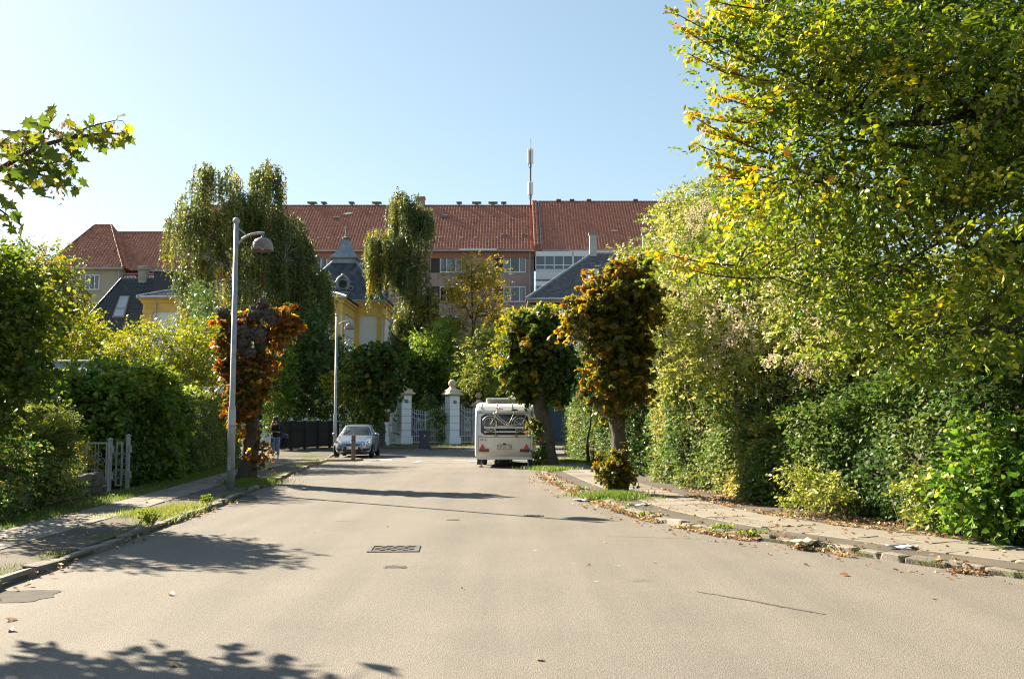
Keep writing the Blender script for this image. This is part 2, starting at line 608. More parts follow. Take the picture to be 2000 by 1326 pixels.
M['iron'] = mat('cast_iron', (.085, .08, .074), .6, .3, col2=(.16, .15, .14), scale=14, bump=.003, bscale=60)
M['paint'] = mat('worn_white_paint', (.55, .54, .50), .7, col2=(.75, .74, .70), scale=9)

MO = Matrix.Identity(4)
g = MB().poly([(-900, -300, -.06), (900, -300, -.06), (900, 1500, -.06), (-900, 1500, -.06)]).build('ground', M['soil'])
tag(g, 'flat garden soil and grassland stretching to the horizon', 'ground', kind='structure')
road = MB().poly([(-16, -8, 0), (45, -8, 0), (45, 60, 0), (-16, 60, 0)]).build('road', M['road'])
tag(road, 'pale worn asphalt street leading to the white gates', 'road', kind='structure')

def px_path(pts, k=5):
    return [Vector((p.x, p.y, 0)) for p in smooth_path([gnd(*p) for p in pts], k)]

def offs(path, d):
    out = []
    for i, p in enumerate(path):
        t = (path[min(i + 1, len(path) - 1)] - path[max(i - 1, 0)]).normalized()
        out.append(p + Vector((-t.y, t.x, 0)) * d)
    return out

LK = px_path([(-420, 1320), (-200, 1232), (0, 1152), (100, 1113), (200, 1076), (300, 1038), (400, 1000), (490, 963), (560, 932), (620, 907), (645, 899)])
LK += [Vector((-8.15, 45, 0)), Vector((-8.55, 49, 0)), Vector((-8.9, 57, 0))]
RK = px_path([(2600, 1225), (2280, 1168), (2000, 1131), (1860, 1113), (1700, 1090), (1560, 1067), (1400, 1043), (1260, 1012), (1200, 992), (1140, 968), (1090, 945), (1050, 922)])
RK += [Vector((.72, 36, 0)), Vector((.72, 41, 0)), Vector((1.0, 44, 0)), Vector((1.8, 46.2, 0)), Vector((3.4, 47.3, 0)), Vector((9, 47.8, 0)), Vector((32, 48.5, 0))]
KT = 0.07

lo = offs(LK, .19)
lob = offs(LK, .02)
gl = MB().prism([(p.x, p.y) for p in lob] + [(-8.9, 110), (-80, 110), (-80, 3)], -.05, .045).build('garden_ground', M['soil'])
tag(gl, 'dark garden soil behind the footway under hedge and shrubs', 'soil', kind='structure')
ro_ = offs(RK, -.02)
gr_ = MB().prism([(p.x, p.y) for p in ro_] + [(60, 48.4), (60, 3), (20, 3)], -.05, .045).build('garden_ground', M['soil'])
tag(gr_, 'garden soil under the overgrown thicket and ivy hedge', 'soil', kind='structure')

lpv = MB().prism([(p.x, p.y) for p in lo if p.y < 56.9] + [(p.x, p.y) for p in reversed(offs([q for q in LK if q.y < 56.9], 2.75))], .02, KT).build('left_pavement', M['footway'])
tag(lpv, 'grey footway with concrete slabs and a grassy edge beside the clipped hedge', 'pavement', kind='structure')
rr = [q for q in RK if q.y < 46]
rpv = MB().prism([(p.x, p.y) for p in offs(rr, -.19)] + [(p.x, p.y) for p in reversed(offs(rr, -3.1))], .02, KT).build('right_pavement', M['footway'])
tag(rpv, 'leaf strewn footway with a pale slab band beside the ivy hedge', 'pavement', kind='structure')
gpv = MB().prism([(-8.9, 57.15), (-6, 56.8), (0, 56.6), (10, 57), (40, 58), (40, 110), (-8.9, 110)], -.05, .10).build('far_pavement', M['soil'])
tag(gpv, 'shaded earth and grass strip in front of the white gate pillars', 'pavement', kind='structure')

def stone_variants(name, n, amp, m):
    out = []
    for k in range(n):
        bm = bmesh.new()
        bmesh.ops.create_cube(bm, size=1.0)
        bmesh.ops.bevel(bm, geom=list(bm.edges), offset=.09, segments=1, affect='EDGES')
        for v in bm.verts:
            q = mnoise.noise_vector(v.co * 1.7 + Vector((k * 7.3, 0, 0)))
            v.co += Vector(q) * amp
        me = bpy.data.meshes.new(name)
        bm.to_mesh(me); bm.free()
        a = me.attributes.new('var', 'FLOAT', 'POINT')
        a.data.foreach_set('value', [random.uniform(.15, .9)] * len(me.vertices))
        me.materials.append(m)
        out.append(me)
    return out

kerb_v = stone_variants('kerb_stone', 9, .15, M['granite'])

def kerbs(path, parent, side, y0, y1, lmin, lmax, w=.20):
    s = 0.0
    P = lay(path, .02)
    i = 0
    cnt = 0
    while i < len(P) - 40:
        L = random.uniform(lmin, lmax)
        p, t = P[min(i + int(L / .04), len(P) - 1)]
        i += int(L / .02)
        if not (y0 < p.y < y1):
            continue
        nv = Vector((-t.y, t.x, 0)) * side
        c = p + nv * (w / 2 + random.uniform(-.02, .02))
        o = bpy.data.objects.new('kerb_stone', random.choice(kerb_v))
        COL.objects.link(o)
        o.parent = parent
        o.location = (c.x, c.y, KT / 2 - .012 + random.uniform(-.014, .014))
        o.rotation_euler = (random.uniform(-.14, .14), random.uniform(-.05, .05), math.atan2(t.y, t.x) + random.uniform(-.09, .09))
        o.scale = ((L - .03), w * random.uniform(.62, 1.1), KT + .04)
        cnt += 1
    return cnt

nk = kerbs(LK, lpv, 1, 7.0, 57.0, .42, .9, .19)
nk2 = kerbs(RK, rpv, -1, 7.5, 46.5, .24, .62, .19)
fk = [Vector((-8.9, 57.15, 0)), Vector((-6, 56.8, 0)), Vector((0, 56.6, 0)), Vector((10, 57, 0)), Vector((24, 57.5, 0))]
kerbs([p + Vector((0, -.14, 0)) for p in fk], gpv, 1, 50, 60, .7, 1.0, .2)

def slab_mesh(w, l, k):
    bm = bmesh.new()
    bmesh.ops.create_cube(bm, size=1.0)
    bmesh.ops.scale(bm, vec=(w - .014, l - .014, .05), verts=bm.verts)
    bmesh.ops.bevel(bm, geom=list(bm.edges), offset=.008, segments=1, affect='EDGES')
    me = bpy.data.meshes.new('paving_slab')
    bm.to_mesh(me); bm.free()
    a = me.attributes.new('var', 'FLOAT', 'POINT')
    a.data.foreach_set('value', [random.uniform(.1, .9)] * len(me.vertices))
    me.materials.append(M['slab'])
    return me

def slabs(path, side, d0, ncol, w, l, y0, y1, parent):
    vs = [slab_mesh(w, l, k) for k in range(7)]
    for c in range(ncol):
        base = offs(path, side * (d0 + w * (c + .5)))
        for p, t in lay(base, l):
            if y0 < p.y < y1:
                o = bpy.data.objects.new('paving_slab', random.choice(vs))
                COL.objects.link(o)
                o.parent = parent
                o.location = (p.x, p.y, KT - .012 + random.uniform(-.004, .004))
                o.rotation_euler = (random.uniform(-.006, .006), random.uniform(-.006, .006), math.atan2(t.y, t.x) - R(90) + random.uniform(-.006, .006))

slabs(LK, 1, 1.10, 2, .47, .62, 7.0, 42, lpv)
slabs(RK, -1, .72, 2, .62, .80, 8.5, 45, rpv)

# asphalt repairs, hump, road furniture
def sheet(name, pts, z, m, label, cat='patch', kind='structure', parent=None):
    o = MB().poly([(p.x, p.y, z) for p in pts]).build(name, m, parent)
    if parent is None:
        tag(o, label, cat, kind=kind)
    return o

def wob_poly(c, rx, ry, n=22, rot=0, w=.12, seed=1):
    rnd = random.Random(seed)
    pts = []
    for i in range(n):
        a = 2 * math.pi * i / n
        k = 1 + rnd.uniform(-w, w)
        x, y = math.copysign(abs(math.cos(a)) ** .6, math.cos(a)) * rx * k, math.copysign(abs(math.sin(a)) ** .6, math.sin(a)) * ry * k
        pts.append(Vector((c[0] + x * math.cos(rot) - y * math.sin(rot), c[1] + x * math.sin(rot) + y * math.cos(rot), 0)))
    return pts

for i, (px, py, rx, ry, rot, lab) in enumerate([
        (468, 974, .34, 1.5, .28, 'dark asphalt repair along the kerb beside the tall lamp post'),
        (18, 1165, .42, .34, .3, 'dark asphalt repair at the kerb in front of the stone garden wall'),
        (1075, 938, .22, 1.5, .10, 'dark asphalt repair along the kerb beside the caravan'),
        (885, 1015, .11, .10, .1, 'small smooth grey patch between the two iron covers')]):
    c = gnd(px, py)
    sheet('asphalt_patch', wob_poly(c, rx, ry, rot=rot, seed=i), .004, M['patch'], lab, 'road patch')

sheet('asphalt_patch', wob_poly(gnd(772, 1107), .13, .10, seed=9, w=.35), .004, M['patch'], 'ragged smooth grey patch beside the studded manhole cover', 'road patch')
# thin dark streaks, hairline cracks and flecks of old paint belong to the road
def strip(name, pts, w, m, z=.0035):
    P = [gnd(*p) for p in pts]
    P = smooth_path(P, 6)
    vs, fs = [], []
    for i, p in enumerate(P):
        t = (P[min(i + 1, len(P) - 1)] - P[max(i - 1, 0)]).normalized()
        n = Vector((-t.y, t.x, 0))
        ww = w * (.35 + .65 * math.sin(math.pi * (i + .5) / len(P))) * random.uniform(.6, 1.2)
        j = n * random.uniform(-.5, .5) * w
        vs += [p + n * ww + j + Vector((0, 0, z)), p - n * ww + j + Vector((0, 0, z))]
    fs = [(2 * i, 2 * i + 1, 2 * i + 3, 2 * i + 2) for i in range(len(P) - 1)]
    return MB().add(vs, fs).build(name, m, road, fixn=True)
M['tar'] = mat('tar_seam', (.075, .068, .062), .8, col2=(.11, .10, .09), scale=8, spec=.15)
strip('tar_seam', [(1360, 1155), (1450, 1170), (1540, 1187), (1612, 1200)], .022, M['tar'])
strip('tar_seam', [(1180, 1047), (1260, 1049), (1370, 1053)], .008, M['tar'])
M['chalk'] = mat('pale_blue_chalk', (.30, .32, .35), .8)
for (px, py) in ((1100, 1062), (1120, 1100), (1165, 1135), (1208, 1105), (1045, 1075)):
    o = MB().poly([(p.x, p.y, .0035) for p in wob_poly(gnd(px, py), random.uniform(.02, .05), random.uniform(.015, .03), n=9, seed=px, w=.4)]).build('paint_fleck', M['chalk'], road)

hx0, hx1, hy0, hy1 = -6.1, .45, 38.8, 42.2
vs, fs = [], []
nx, ny = 24, 14
for j in range(ny + 1):
    for i in range(nx + 1):
        u, v = i / nx, j / ny
        e = min(1, min(u, 1 - u) * 7)
        vs.append((hx0 + (hx1 - hx0) * u, hy0 + (hy1 - hy0) * v + .25 * math.sin(u * 3), .004 + .075 * math.sin(math.pi * v) ** 1.3 * e))
fs = [(j * (nx + 1) + i, j * (nx + 1) + i + 1, (j + 1) * (nx + 1) + i + 1, (j + 1) * (nx + 1) + i) for j in range(ny) for i in range(nx)]
hump = MB().add(vs, fs).build('speed_hump', M['patch'], smooth=True)
hump.data.materials[0] = mat('hump_asphalt', (.11, .10, .088), .88, col2=(.17, .155, .13), scale=3, bump=.004, bscale=110)
tag(hump, 'low asphalt speed hump across the street with worn white marks', 'speed hump', kind='structure')
for (x, y, w, l, a) in [(-5.15, 40.4, .62, .30, .1), (-3.72, 39.55, .18, .75, -.15), (-2.06, 40.1, .36, .26, 0), (-1.45, 39.7, .55, .34, .05), (-5.7, 39.4, .35, .12, 0)]:
    v = (y - hy0 - .25 * math.sin((x - hx0) / (hx1 - hx0) * 3)) / (hy1 - hy0)
    z = .012 + .075 * math.sin(math.pi * min(max(v, 0), 1)) ** 1.3
    MB().box((x, y, z), (w, l, .008), rz=a, rx=.05).build('road_marking', M['paint'], hump)

tip = MB().prism([(-7.75, 41.0), (-7.1, 40.9), (-6.55, 41.2), (-6.2, 41.9), (-6.45, 42.7), (-7.1, 43.3), (-8.0, 43.5)], -.02, .07).build('kerb_build_out', M['footway'], bevel=.03)
tag(tip, 'low rounded kerb build out where the wooden bollard stands', 'kerb', kind='structure')

def manhole(px, py, w, l, label, rot=0.0):
    c = gnd(px, py)
    t = thing('manhole_cover', label, 'manhole cover', (c.x, c.y, 0.0), rot, worldly=False)
    fr = MB()
    for sx, sy, a, b in ((-1, 0, .05, l), (1, 0, .05, l), (0, -1, w - .1, .05), (0, 1, w - .1, .05)):
        fr.box((sx * (w / 2 - .025), sy * (l / 2 - .025), .003), (a, b, .018))
    fr.build('rim', M['iron'], t)
    MB().box((0, 0, -.001), (w - .11, l - .11, .006)).build('plate', M['iron'], t)
    nxx, nyy = max(3, int((w - .1) / .075)), max(3, int((l - .1) / .075))
    st = MB()
    for i in range(nxx):
        for j in range(nyy):
            if (i + j) % 2 == 0:
                st.box((-w / 2 + .07 + (w - .14) * (i + .5) / nxx, -l / 2 + .07 + (l - .14) * (j + .5) / nyy, .006), ((w - .14) / nxx * .8, (l - .14) / nyy * .8, .012))
    st.build('raised_studs', M['iron'], t)
    return t

manhole(770, 1072, .66, .62, 'square cast iron manhole cover with raised studs in the open street', .05)
manhole(1042, 1007, .34, .22, 'small dark iron access cover near the overgrown kerb', .0)

# ------------------------------------------------------------------ grass, weeds and leaf litter
M['grass'] = leafmat('grass_blades', [(0, (.040, .075, .012)), (.5, (.085, .135, .022)), (1, (.20, .20, .055))], rough=.5, trans=.4)
M['dryleaf'] = leafmat('fallen_leaf', [(0, (.10, .052, .030)), (.35, (.19, .11, .068)), (.65, (.26, .18, .115)), (.85, (.30, .23, .09)), (1, (.36, .30, .18))], rough=.6, trans=.25)

def grass(name, P, h, label, lean=.5, var0=.45, parent=None):
    n = len(P)
    D = nrm(np.column_stack([rng.normal(0, lean, n), rng.normal(0, lean, n), np.ones(n)]))
    S = h * rng.uniform(.5, 1.3, n)
    me = leaves_mesh(name, P, D, rng.normal(0, 1, (n, 3)), S, np.clip(var0 + rng.normal(0, .22, n), 0, 1), 'blade')
    o = link(name, me, M['grass'], parent)
    if parent is None:
        tag(o, label, 'grass', kind='stuff')
    return o

def band_pts(path, d0, d1, n, y0, y1, z, clump=0.0):
    L = lay(path, .05)
    L = [q for q in L if y0 < q[0].y < y1]
    k = rng.integers(0, len(L), n)
    p = np.array([L[i][0][:] for i in k])
    t = np.array([L[i][1][:] for i in k])
    nv = np.column_stack([-t[:, 1], t[:, 0], np.zeros(n)])
    d = rng.uniform(d0, d1, n)
    out = p + nv * d[:, None] + t * rng.uniform(-.03, .03, n)[:, None]
    out[:, 2] = z
    if clump:
        keep = np.array([mnoise.noise(Vector((q[0] * clump, q[1] * clump, 3.1))) for q in out]) > -.05
        out = out[keep]
    return out

def spot_pts(px, py, rx, ry, n, z=KT):
    c = gnd(px, py, z)
    a = rng.uniform(0, 2 * math.pi, n)
    r = np.abs(rng.normal(0, .55, n)) * (1 + .3 * np.sin(a * 3 + px) + .2 * np.sin(a * 7))
    return np.column_stack([c.x + r * np.cos(a) * rx, c.y + r * np.sin(a) * ry, np.full(n, z)])

grass('grass_verge', np.vstack([band_pts(LK, 2.05, 2.9, 26000, 10, 40, KT - .02)]), .085, 'shaded green grass strip between the slabs and the clipped hedge')
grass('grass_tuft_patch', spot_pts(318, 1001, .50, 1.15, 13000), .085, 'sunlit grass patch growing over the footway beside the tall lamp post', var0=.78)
grass('kerb_weeds', np.vstack([band_pts(LK, .14, .42, 7000, 9, 42, KT - .02, 1.5), band_pts(RK, -.30, .03, 12000, 9, 34, KT - .05, 1.3)]), .07, 'thin weeds sprouting along the kerb joints', var0=.5)
grass('tree_foot_grass', spot_pts(490, 945, .55, .9, 7000), .13, 'grass ring around the foot of the red leaved pollard tree', var0=.5)
grass('tree_foot_grass', spot_pts(1205, 972, .55, .55, 8000), .14, 'lush grass ring around the foot of the brown leaved chestnut', var0=.4)
grass('tree_foot_grass', spot_pts(1075, 918, .6, .8, 4500), .13, 'grass ring around the chestnut beside the caravan', var0=.45)
grass('far_verge_grass', np.vstack([band_pts(RK, -3.2, -2.0, 8000, 30, 43, KT - .02), spot_pts(1115, 902, .9, 2.2, 6000)]), .10, 'bright grass strip in front of the hedge beyond the mailbox', var0=.55)
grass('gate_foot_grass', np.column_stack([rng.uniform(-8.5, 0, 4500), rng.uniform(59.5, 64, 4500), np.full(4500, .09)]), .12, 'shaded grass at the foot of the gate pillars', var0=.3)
grass('paving_moss', np.vstack([spot_pts(600, 892, 1.6, 2.6, 2200), spot_pts(620, 902, .8, 1.0, 900)]), .05, 'low grass growing between stones near the dark fence', var0=.4)
WEEDS = [(293, 1030, .22, 'taller leafy weed at the kerb beside the sunlit grass patch'), (405, 985, .16, 'shorter leafy weed at the kerb close to the tall lamp post')]

def litter(name, P, size, label, lift=.012):
    n = len(P)
    a = rng.uniform(0, 2 * math.pi, n)
    D = np.column_stack([np.cos(a), np.sin(a), rng.normal(.1, .25, n)])
    Nn = np.column_stack([rng.normal(0, .45, n), rng.normal(0, .45, n), np.ones(n)])
    P = P + np.column_stack([np.zeros(n), np.zeros(n), lift + rng.uniform(0, .025, n)])
    me = leaves_mesh(name, P, D, Nn, size * rng.uniform(.6, 1.3, n), rng.uniform(0, 1, n), 'oval', curl=2.2)
    o = link(name, me, M['dryleaf'])
    return tag(o, label, 'leaf litter', kind='stuff')

litter('leaf_litter', np.vstack([band_pts(RK, -.04, .20, 5200, 9, 31, 0.0, 1.2), band_pts(RK, -.30, .02, 900, 9, 31, KT - .01, 1.6), band_pts(RK, .15, .7, 260, 9.5, 30, 0.0)]), .06, 'dry brown leaves heaped in the gutter along the stone kerb')
litter('leaf_litter', np.vstack([band_pts(RK, -2.2, -1.9, 1500, 9, 24, KT, .9), band_pts(RK, -3.3, -2.4, 3600, 9, 27, KT, .7), band_pts(RK, -2.4, -.3, 420, 9, 24, KT)]), .06, 'dry leaves scattered on the footway under the ivy hedge')
litter('leaf_litter', np.vstack([band_pts(LK, -.22, .0, 330, 9, 40, 0.0, .9), band_pts(LK, .3, 2.9, 160, 9, 40, KT + .01)]), .065, 'sparse dry leaves along the kerb by the iron garden gate')

for i, (px, py, s) in enumerate([(1045, 1289, .09), (1640, 1124, .13), (1570, 1104, .09), (1153, 1104, .08), (1500, 1083, .08), (1402, 1036, .09), (610, 1040, .07), (1275, 1098, .07), (340, 1163, .12), (335, 1297, .15), (240, 1103, .07), (525, 1010, .06), (1710, 1090, .08), (1335, 1030, .10), (1820, 1170, .07), (20, 1210, .16), (24, 1234, .14), (905, 1150, .05), (1180, 1060, .06), (760, 1030, .05)]):
    p = gnd(px, py)
    me = leaves_mesh('fallen_leaf', np.zeros((1, 3)), np.array([[1.0, 0, .12]]), np.array([[.15, .25, 1.0]]), np.array([s * .8]), np.array([random.uniform(.1, .75)]), 'oval' if i % 3 else 'maple', curl=2.5)
    o = link('fallen_leaf', me, M['dryleaf'])
    o.location = (p.x, p.y, .012)
    o.rotation_euler = (0, 0, random.uniform(0, 6.28))
    tag(o, 'single dry brown leaf lying out on the open street', 'leaf', 'single leaves lying on the street')

# scraps of litter
M['paper'] = mat('white_paper', (.75, .74, .72), .8, col2=(.62, .61, .6), scale=20)
M['pink'] = mat('pink_plastic', (.60, .06, .22), .35, col2=(.75, .25, .4), scale=15)
def scrap(name, px, py, z, w, l, rz, m, label, cat):
    p = gnd(px, py, z)
    vs = [( (i / 6 - .5) * w, (j / 3 - .5) * l, .015 + .02 * math.sin(i * 1.7 + j) + .012 * math.cos(j * 2.3 + i)) for j in range(4) for i in range(7)]
    fs = [(j * 7 + i, j * 7 + i + 1, (j + 1) * 7 + i + 1, (j + 1) * 7 + i) for j in range(3) for i in range(6)]
    o = MB().add(vs, fs).build(name, m, smooth=True)
    o.modifiers.new('thick', 'SOLIDIFY').thickness = .004
    o.location = (p.x, p.y, z)
    o.rotation_euler = (0, 0, rz)
    tag(o, label, cat)
scrap('plastic_bag', 1137, 977, .01, .30, .35, .3, M['paper'], 'crumpled white plastic bag lying against the kerb by the brown chestnut', 'litter')
scrap('paper_strip', 1248, 987, KT + .02, .42, .09, .1, M['paper'], 'flat white paper strip on the footway by the chestnut foot', 'litter')
scrap('paper_strip', 1762, 1069, KT + .02, .38, .10, -.3, M['paper'], 'long white paper strip on the leafy footway near the ivy hedge', 'litter')
scrap('cardboard_sheet', 1568, 1058, KT + .02, .45, .28, .5, mat('cardboard', (.52, .42, .27), .8, col2=(.6, .5, .35), scale=8), 'torn tan cardboard sheet lying beside the stone kerb', 'litter')
scrap('candy_wrapper', 1087, 916, KT + .03, .22, .14, .5, M['pink'], 'pink wrapper dropped at the foot of the caravan chestnut', 'litter')
# ------------------------------------------------------------------ roofs
def clip_in(poly, u, v):
    """Points (u, v) inside a convex or concave polygon."""
    inside = np.zeros(len(u), dtype=bool)
    n = len(poly)
    j = n - 1
    for i in range(n):
        xi, yi = poly[i]; xj, yj = poly[j]
        c = ((yi > v) != (yj > v)) & (u < (xj - xi) * (v - yi) / (yj - yi + 1e-12) + xi)
        inside ^= c
        j = i
    return inside

def frame(a, b, c):
    """Eave from a to b, c a point up the slope: returns origin, u, v, normal."""
    a, b, c = Vector(a), Vector(b), Vector(c)
    u = (b - a).normalized()
    v = (c - a) - u * (c - a).dot(u)
    v.normalize()
    n = u.cross(v)
    if n.z < 0: n = -n
    return a, u, v, n

def to_uv(fr, pts):
    a, u, v, n = fr
    return [((Vector(p) - a).dot(u), (Vector(p) - a).dot(v)) for p in pts]

def pantiles(name, pts, tw, tl, m, parent, amp=.085, seg=6, base=.02):
    """S-shaped tiles in courses over the roof face pts (first two points are the eave)."""
    fr = frame(pts[0], pts[1], pts[2])
    a, u, v, n = fr
    uv = to_uv(fr, pts)
    umin, umax = min(p[0] for p in uv), max(p[0] for p in uv)
    vmax = max(p[1] for p in uv)
    nc, nr = int((umax - umin) / tw) + 1, int(vmax / tl) + 1
    I, J = np.meshgrid(np.arange(nc), np.arange(nr))
    U0 = umin + I.ravel() * tw
    V0 = J.ravel() * tl
    ok = clip_in(uv, U0 + tw / 2, V0 + tl * .5)
    U0, V0 = U0[ok], V0[ok]
    k = len(U0)
    s = np.linspace(0, 1, seg)
    h = amp * np.where(s < .62, np.sin(s / .62 * math.pi), -.35 * np.sin((s - .62) / .38 * math.pi))
    jit = rng.normal(0, .004, k)
    av, uu, vv, nn = np.array(a), np.array(u), np.array(v), np.array(n)
    rows = []
    for vo, ho in ((-.03, base + .05), (tl, base), (-.03, base - .002)):
        hh = h if vo >= 0 or ho > base else h
        p = av + (U0[:, None, None] + s[None, :, None] * tw * 1.02) * uu + (V0[:, None, None] + vo) * vv + ((hh[None, :] + ho) + jit[:, None])[:, :, None] * nn
        rows.append(p)
    V = np.concatenate(rows, axis=1)                       # k, 3*seg, 3
    fs = []
    for i in range(seg - 1):
        fs.append((i, i + 1, seg + i + 1, seg + i))
        fs.append((2 * seg + i, 2 * seg + i + 1, i + 1, i))
    fs = np.array(fs)
    Fc = (fs[None] + (np.arange(k) * 3 * seg)[:, None, None]).reshape(-1, 4)
    var = np.clip(.5 + rng.normal(0, .12, k), 0, 1)
    me = np_mesh(name, V.reshape(-1, 3), Fc, np.repeat(var, 3 * seg))
    o = link(name, me, m, parent)
    o['kind'] = 'stuff'
    return o

def slates(name, pts, sw, sl, m, parent, thick=.012, lap=1.25):
    """Flat slates in half-bonded courses, one joined part."""
    fr = frame(pts[0], pts[1], pts[2])
    a, u, v, n = fr
    uv = to_uv(fr, pts)
    umin, umax = min(p[0] for p in uv), max(p[0] for p in uv)
    vmax = max(p[1] for p in uv)
    nc, nr = int((umax - umin) / sw) + 2, int(vmax / sl) + 1
    I, J = np.meshgrid(np.arange(nc), np.arange(nr))
    U0 = umin + (I.ravel() - .5 * (J.ravel() % 2)) * sw
    V0 = J.ravel() * sl
    ok = clip_in(uv, U0 + sw / 2, V0 + sl * .5)
    U0, V0 = U0[ok], V0[ok]
    k = len(U0)
    av, uu, vv, nn = np.array(a), np.array(u), np.array(v), np.array(n)
    jit = rng.normal(0, .004, k)
    corners = [(.01, 0, .02 + thick), (sw - .01, 0, .02 + thick), (sw - .01, sl * lap, .012), (.01, sl * lap, .012), (.01, 0, .014), (sw - .01, 0, .014)]
    V = np.stack([av + (U0[:, None] + cu) * uu + (V0[:, None] + cv + jit[:, None]) * vv + (ch + jit[:, None]) * nn for cu, cv, ch in corners], axis=1)
    fs = np.array([(0, 1, 2, 3), (4, 5, 1, 0)])
    Fc = (fs[None] + (np.arange(k) * 6)[:, None, None]).reshape(-1, 4)
    var = np.clip(.5 + rng.normal(0, .22, k), 0, 1)
    o = link(name, np_mesh(name, V.reshape(-1, 3), Fc, np.repeat(var, 6)), m, parent)
    o['kind'] = 'stuff'
    return o

def ridge_caps(p, q, r, m, parent, step=.4, name='ridge_tiles'):
    p, q = Vector(p), Vector(q)
    L = (q - p).length
    mb = MB()
    k = max(2, int(L / step))
    for i in range(k):
        a, b = p.lerp(q, i / k), p.lerp(q, (i + 1) / k + .01)
        mb.tube([a, b], [r * 1.12, r * .92], n=7)
    o = mb.build(name, m, parent, smooth=False)
    o['kind'] = 'stuff'
    return o

def brick_material(name, c1, c2, mortar, scale=1.0):
    m, nt, out = _nt(name)
    tc = N(nt, 'ShaderNodeTexCoord')
    mp = N(nt, 'ShaderNodeMapping')
    mp.inputs['Rotation'].default_value = (R(90), 0, 0)
    nt.links.new(tc.outputs['Object'], mp.inputs[0])
    bt = N(nt, 'ShaderNodeTexBrick', Scale=scale)
    bt.inputs['Color1'].default_value = c4(c1); bt.inputs['Color2'].default_value = c4(c2); bt.inputs['Mortar'].default_value = c4(mortar)
    bt.inputs['Mortar Size'].default_value = .016
    bt.inputs['Brick Width'].default_value = .24
    bt.inputs['Row Height'].default_value = .072
    nt.links.new(mp.outputs[0], bt.inputs['Vector'])
    nz = N(nt, 'ShaderNodeTexNoise', Scale=.6, Detail=5.0)
    nt.links.new(tc.outputs['Object'], nz.inputs['Vector'])
    rp = ramp(nt, [(.3, (.8, .8, .8)), (.7, (1.12, 1.1, 1.1))])
    nt.links.new(nz.outputs[0], rp.inputs[0])
    mx = N(nt, 'ShaderNodeMix', data_type='RGBA', blend_type='MULTIPLY')
    mx.inputs[0].default_value = 1
    nt.links.new(bt.outputs[0], mx.inputs[6]); nt.links.new(rp.outputs[0], mx.inputs[7])
    b = N(nt, 'ShaderNodeBsdfPrincipled', Roughness=.9)
    nt.links.new(mx.outputs[2], b.inputs['Base Color'])
    bp = N(nt, 'ShaderNodeBump', Strength=.6, Distance=.01)
    nt.links.new(bt.outputs['Fac'], bp.inputs['Height'])
    bp.invert = True
    nt.links.new(bp.outputs[0], b.inputs['Normal'])
    nt.links.new(b.outputs[0], out.inputs[0])
    return m

def glass_mat(name, tint=(.02, .025, .03), rough=.04):
    return mat(name, tint, rough, spec=1.0, col2=(tint[0] * 2.2, tint[1] * 2.2, tint[2] * 2.2), scale=.8)

M['redtile'] = vmat('red_clay_pantile', [(0, (.24, .085, .052)), (.3, (.40, .155, .098)), (.65, (.52, .225, .15)), (1, (.62, .33, .24))], rough=.75, bump=.004, bscale=25, noisy=.12)
M['blacktile'] = vmat('black_glazed_pantile', [(0, (.018, .020, .026)), (.6, (.030, .033, .042)), (1, (.045, .05, .06))], rough=.33, spec=.6)
M['slate'] = vmat('grey_slate', [(0, (.075, .075, .084)), (.5, (.125, .124, .134)), (1, (.20, .195, .20))], rough=.55, bump=.004, bscale=30, noisy=.4)
M['darkslate'] = vmat('blue_black_slate', [(0, (.035, .038, .048)), (.5, (.065, .070, .086)), (1, (.11, .115, .135))], rough=.5, bump=.004, bscale=30, noisy=.3)
M['lead'] = mat('lead_sheet', (.21, .23, .26), .5, .25, col2=(.33, .35, .38), scale=3, bump=.006, bscale=9, spec=.4)
M['zinc'] = mat('zinc_gutter', (.36, .38, .40), .5, .4, col2=(.46, .47, .48), scale=2)
M['brick'] = brick_material('red_brown_brick', (.37, .195, .155), (.29, .15, .12), (.44, .37, .33))
M['brick2'] = mat('orange_red_render', (.34, .075, .038), .8, col2=(.27, .06, .035), scale=3)
M['beige'] = mat('beige_render', (.36, .32, .24), .9, col2=(.42, .375, .29), scale=1.2, bump=.005, bscale=40, col3=(.33, .29, .22))
M['yellow'] = mat('ochre_render', (.78, .50, .13), .85, col2=(.84, .57, .18), scale=1.5, bump=.004, bscale=30, col3=(.72, .46, .13))
M['whitewall'] = mat('white_render', (.80, .80, .79), .85, col2=(.85, .85, .84), scale=1.0, bump=.004, bscale=30)
M['white'] = mat('white_painted_wood', (.76, .77, .77), .5, col2=(.70, .71, .71), scale=4)
M['panel'] = mat('pale_blue_grey_panel', (.50, .54, .58), .5, col2=(.56, .60, .63), scale=2)
M['glass'] = glass_mat('window_glass')
def clear_glass(name):
    m, nt, out = _nt(name)
    fr = N(nt, 'ShaderNodeFresnel', IOR=1.9)
    tr = N(nt, 'ShaderNodeBsdfTransparent'); tr.inputs[0].default_value = (.75, .8, .8, 1)
    gl = N(nt, 'ShaderNodeBsdfGlossy', Roughness=.02)
    mx = N(nt, 'ShaderNodeMixShader')
    nt.links.new(fr.outputs[0], mx.inputs[0]); nt.links.new(tr.outputs[0], mx.inputs[1]); nt.links.new(gl.outputs[0], mx.inputs[2])
    nt.links.new(mx.outputs[0], out.inputs[0])
    return m
M['clearglass'] = clear_glass('clear_window_glass')
M['room'] = mat('dim_room', (.06, .06, .06), .9, col2=(.11, .105, .10), scale=1.3)
M['curtain'] = mat('pale_curtain', (.42, .43, .44), .9, col2=(.55, .55, .55), scale=3, stretch=(8, 8, .3))
M['loggia'] = mat('dark_recess', (.05, .035, .03), .9, col2=(.07, .05, .045), scale=3)
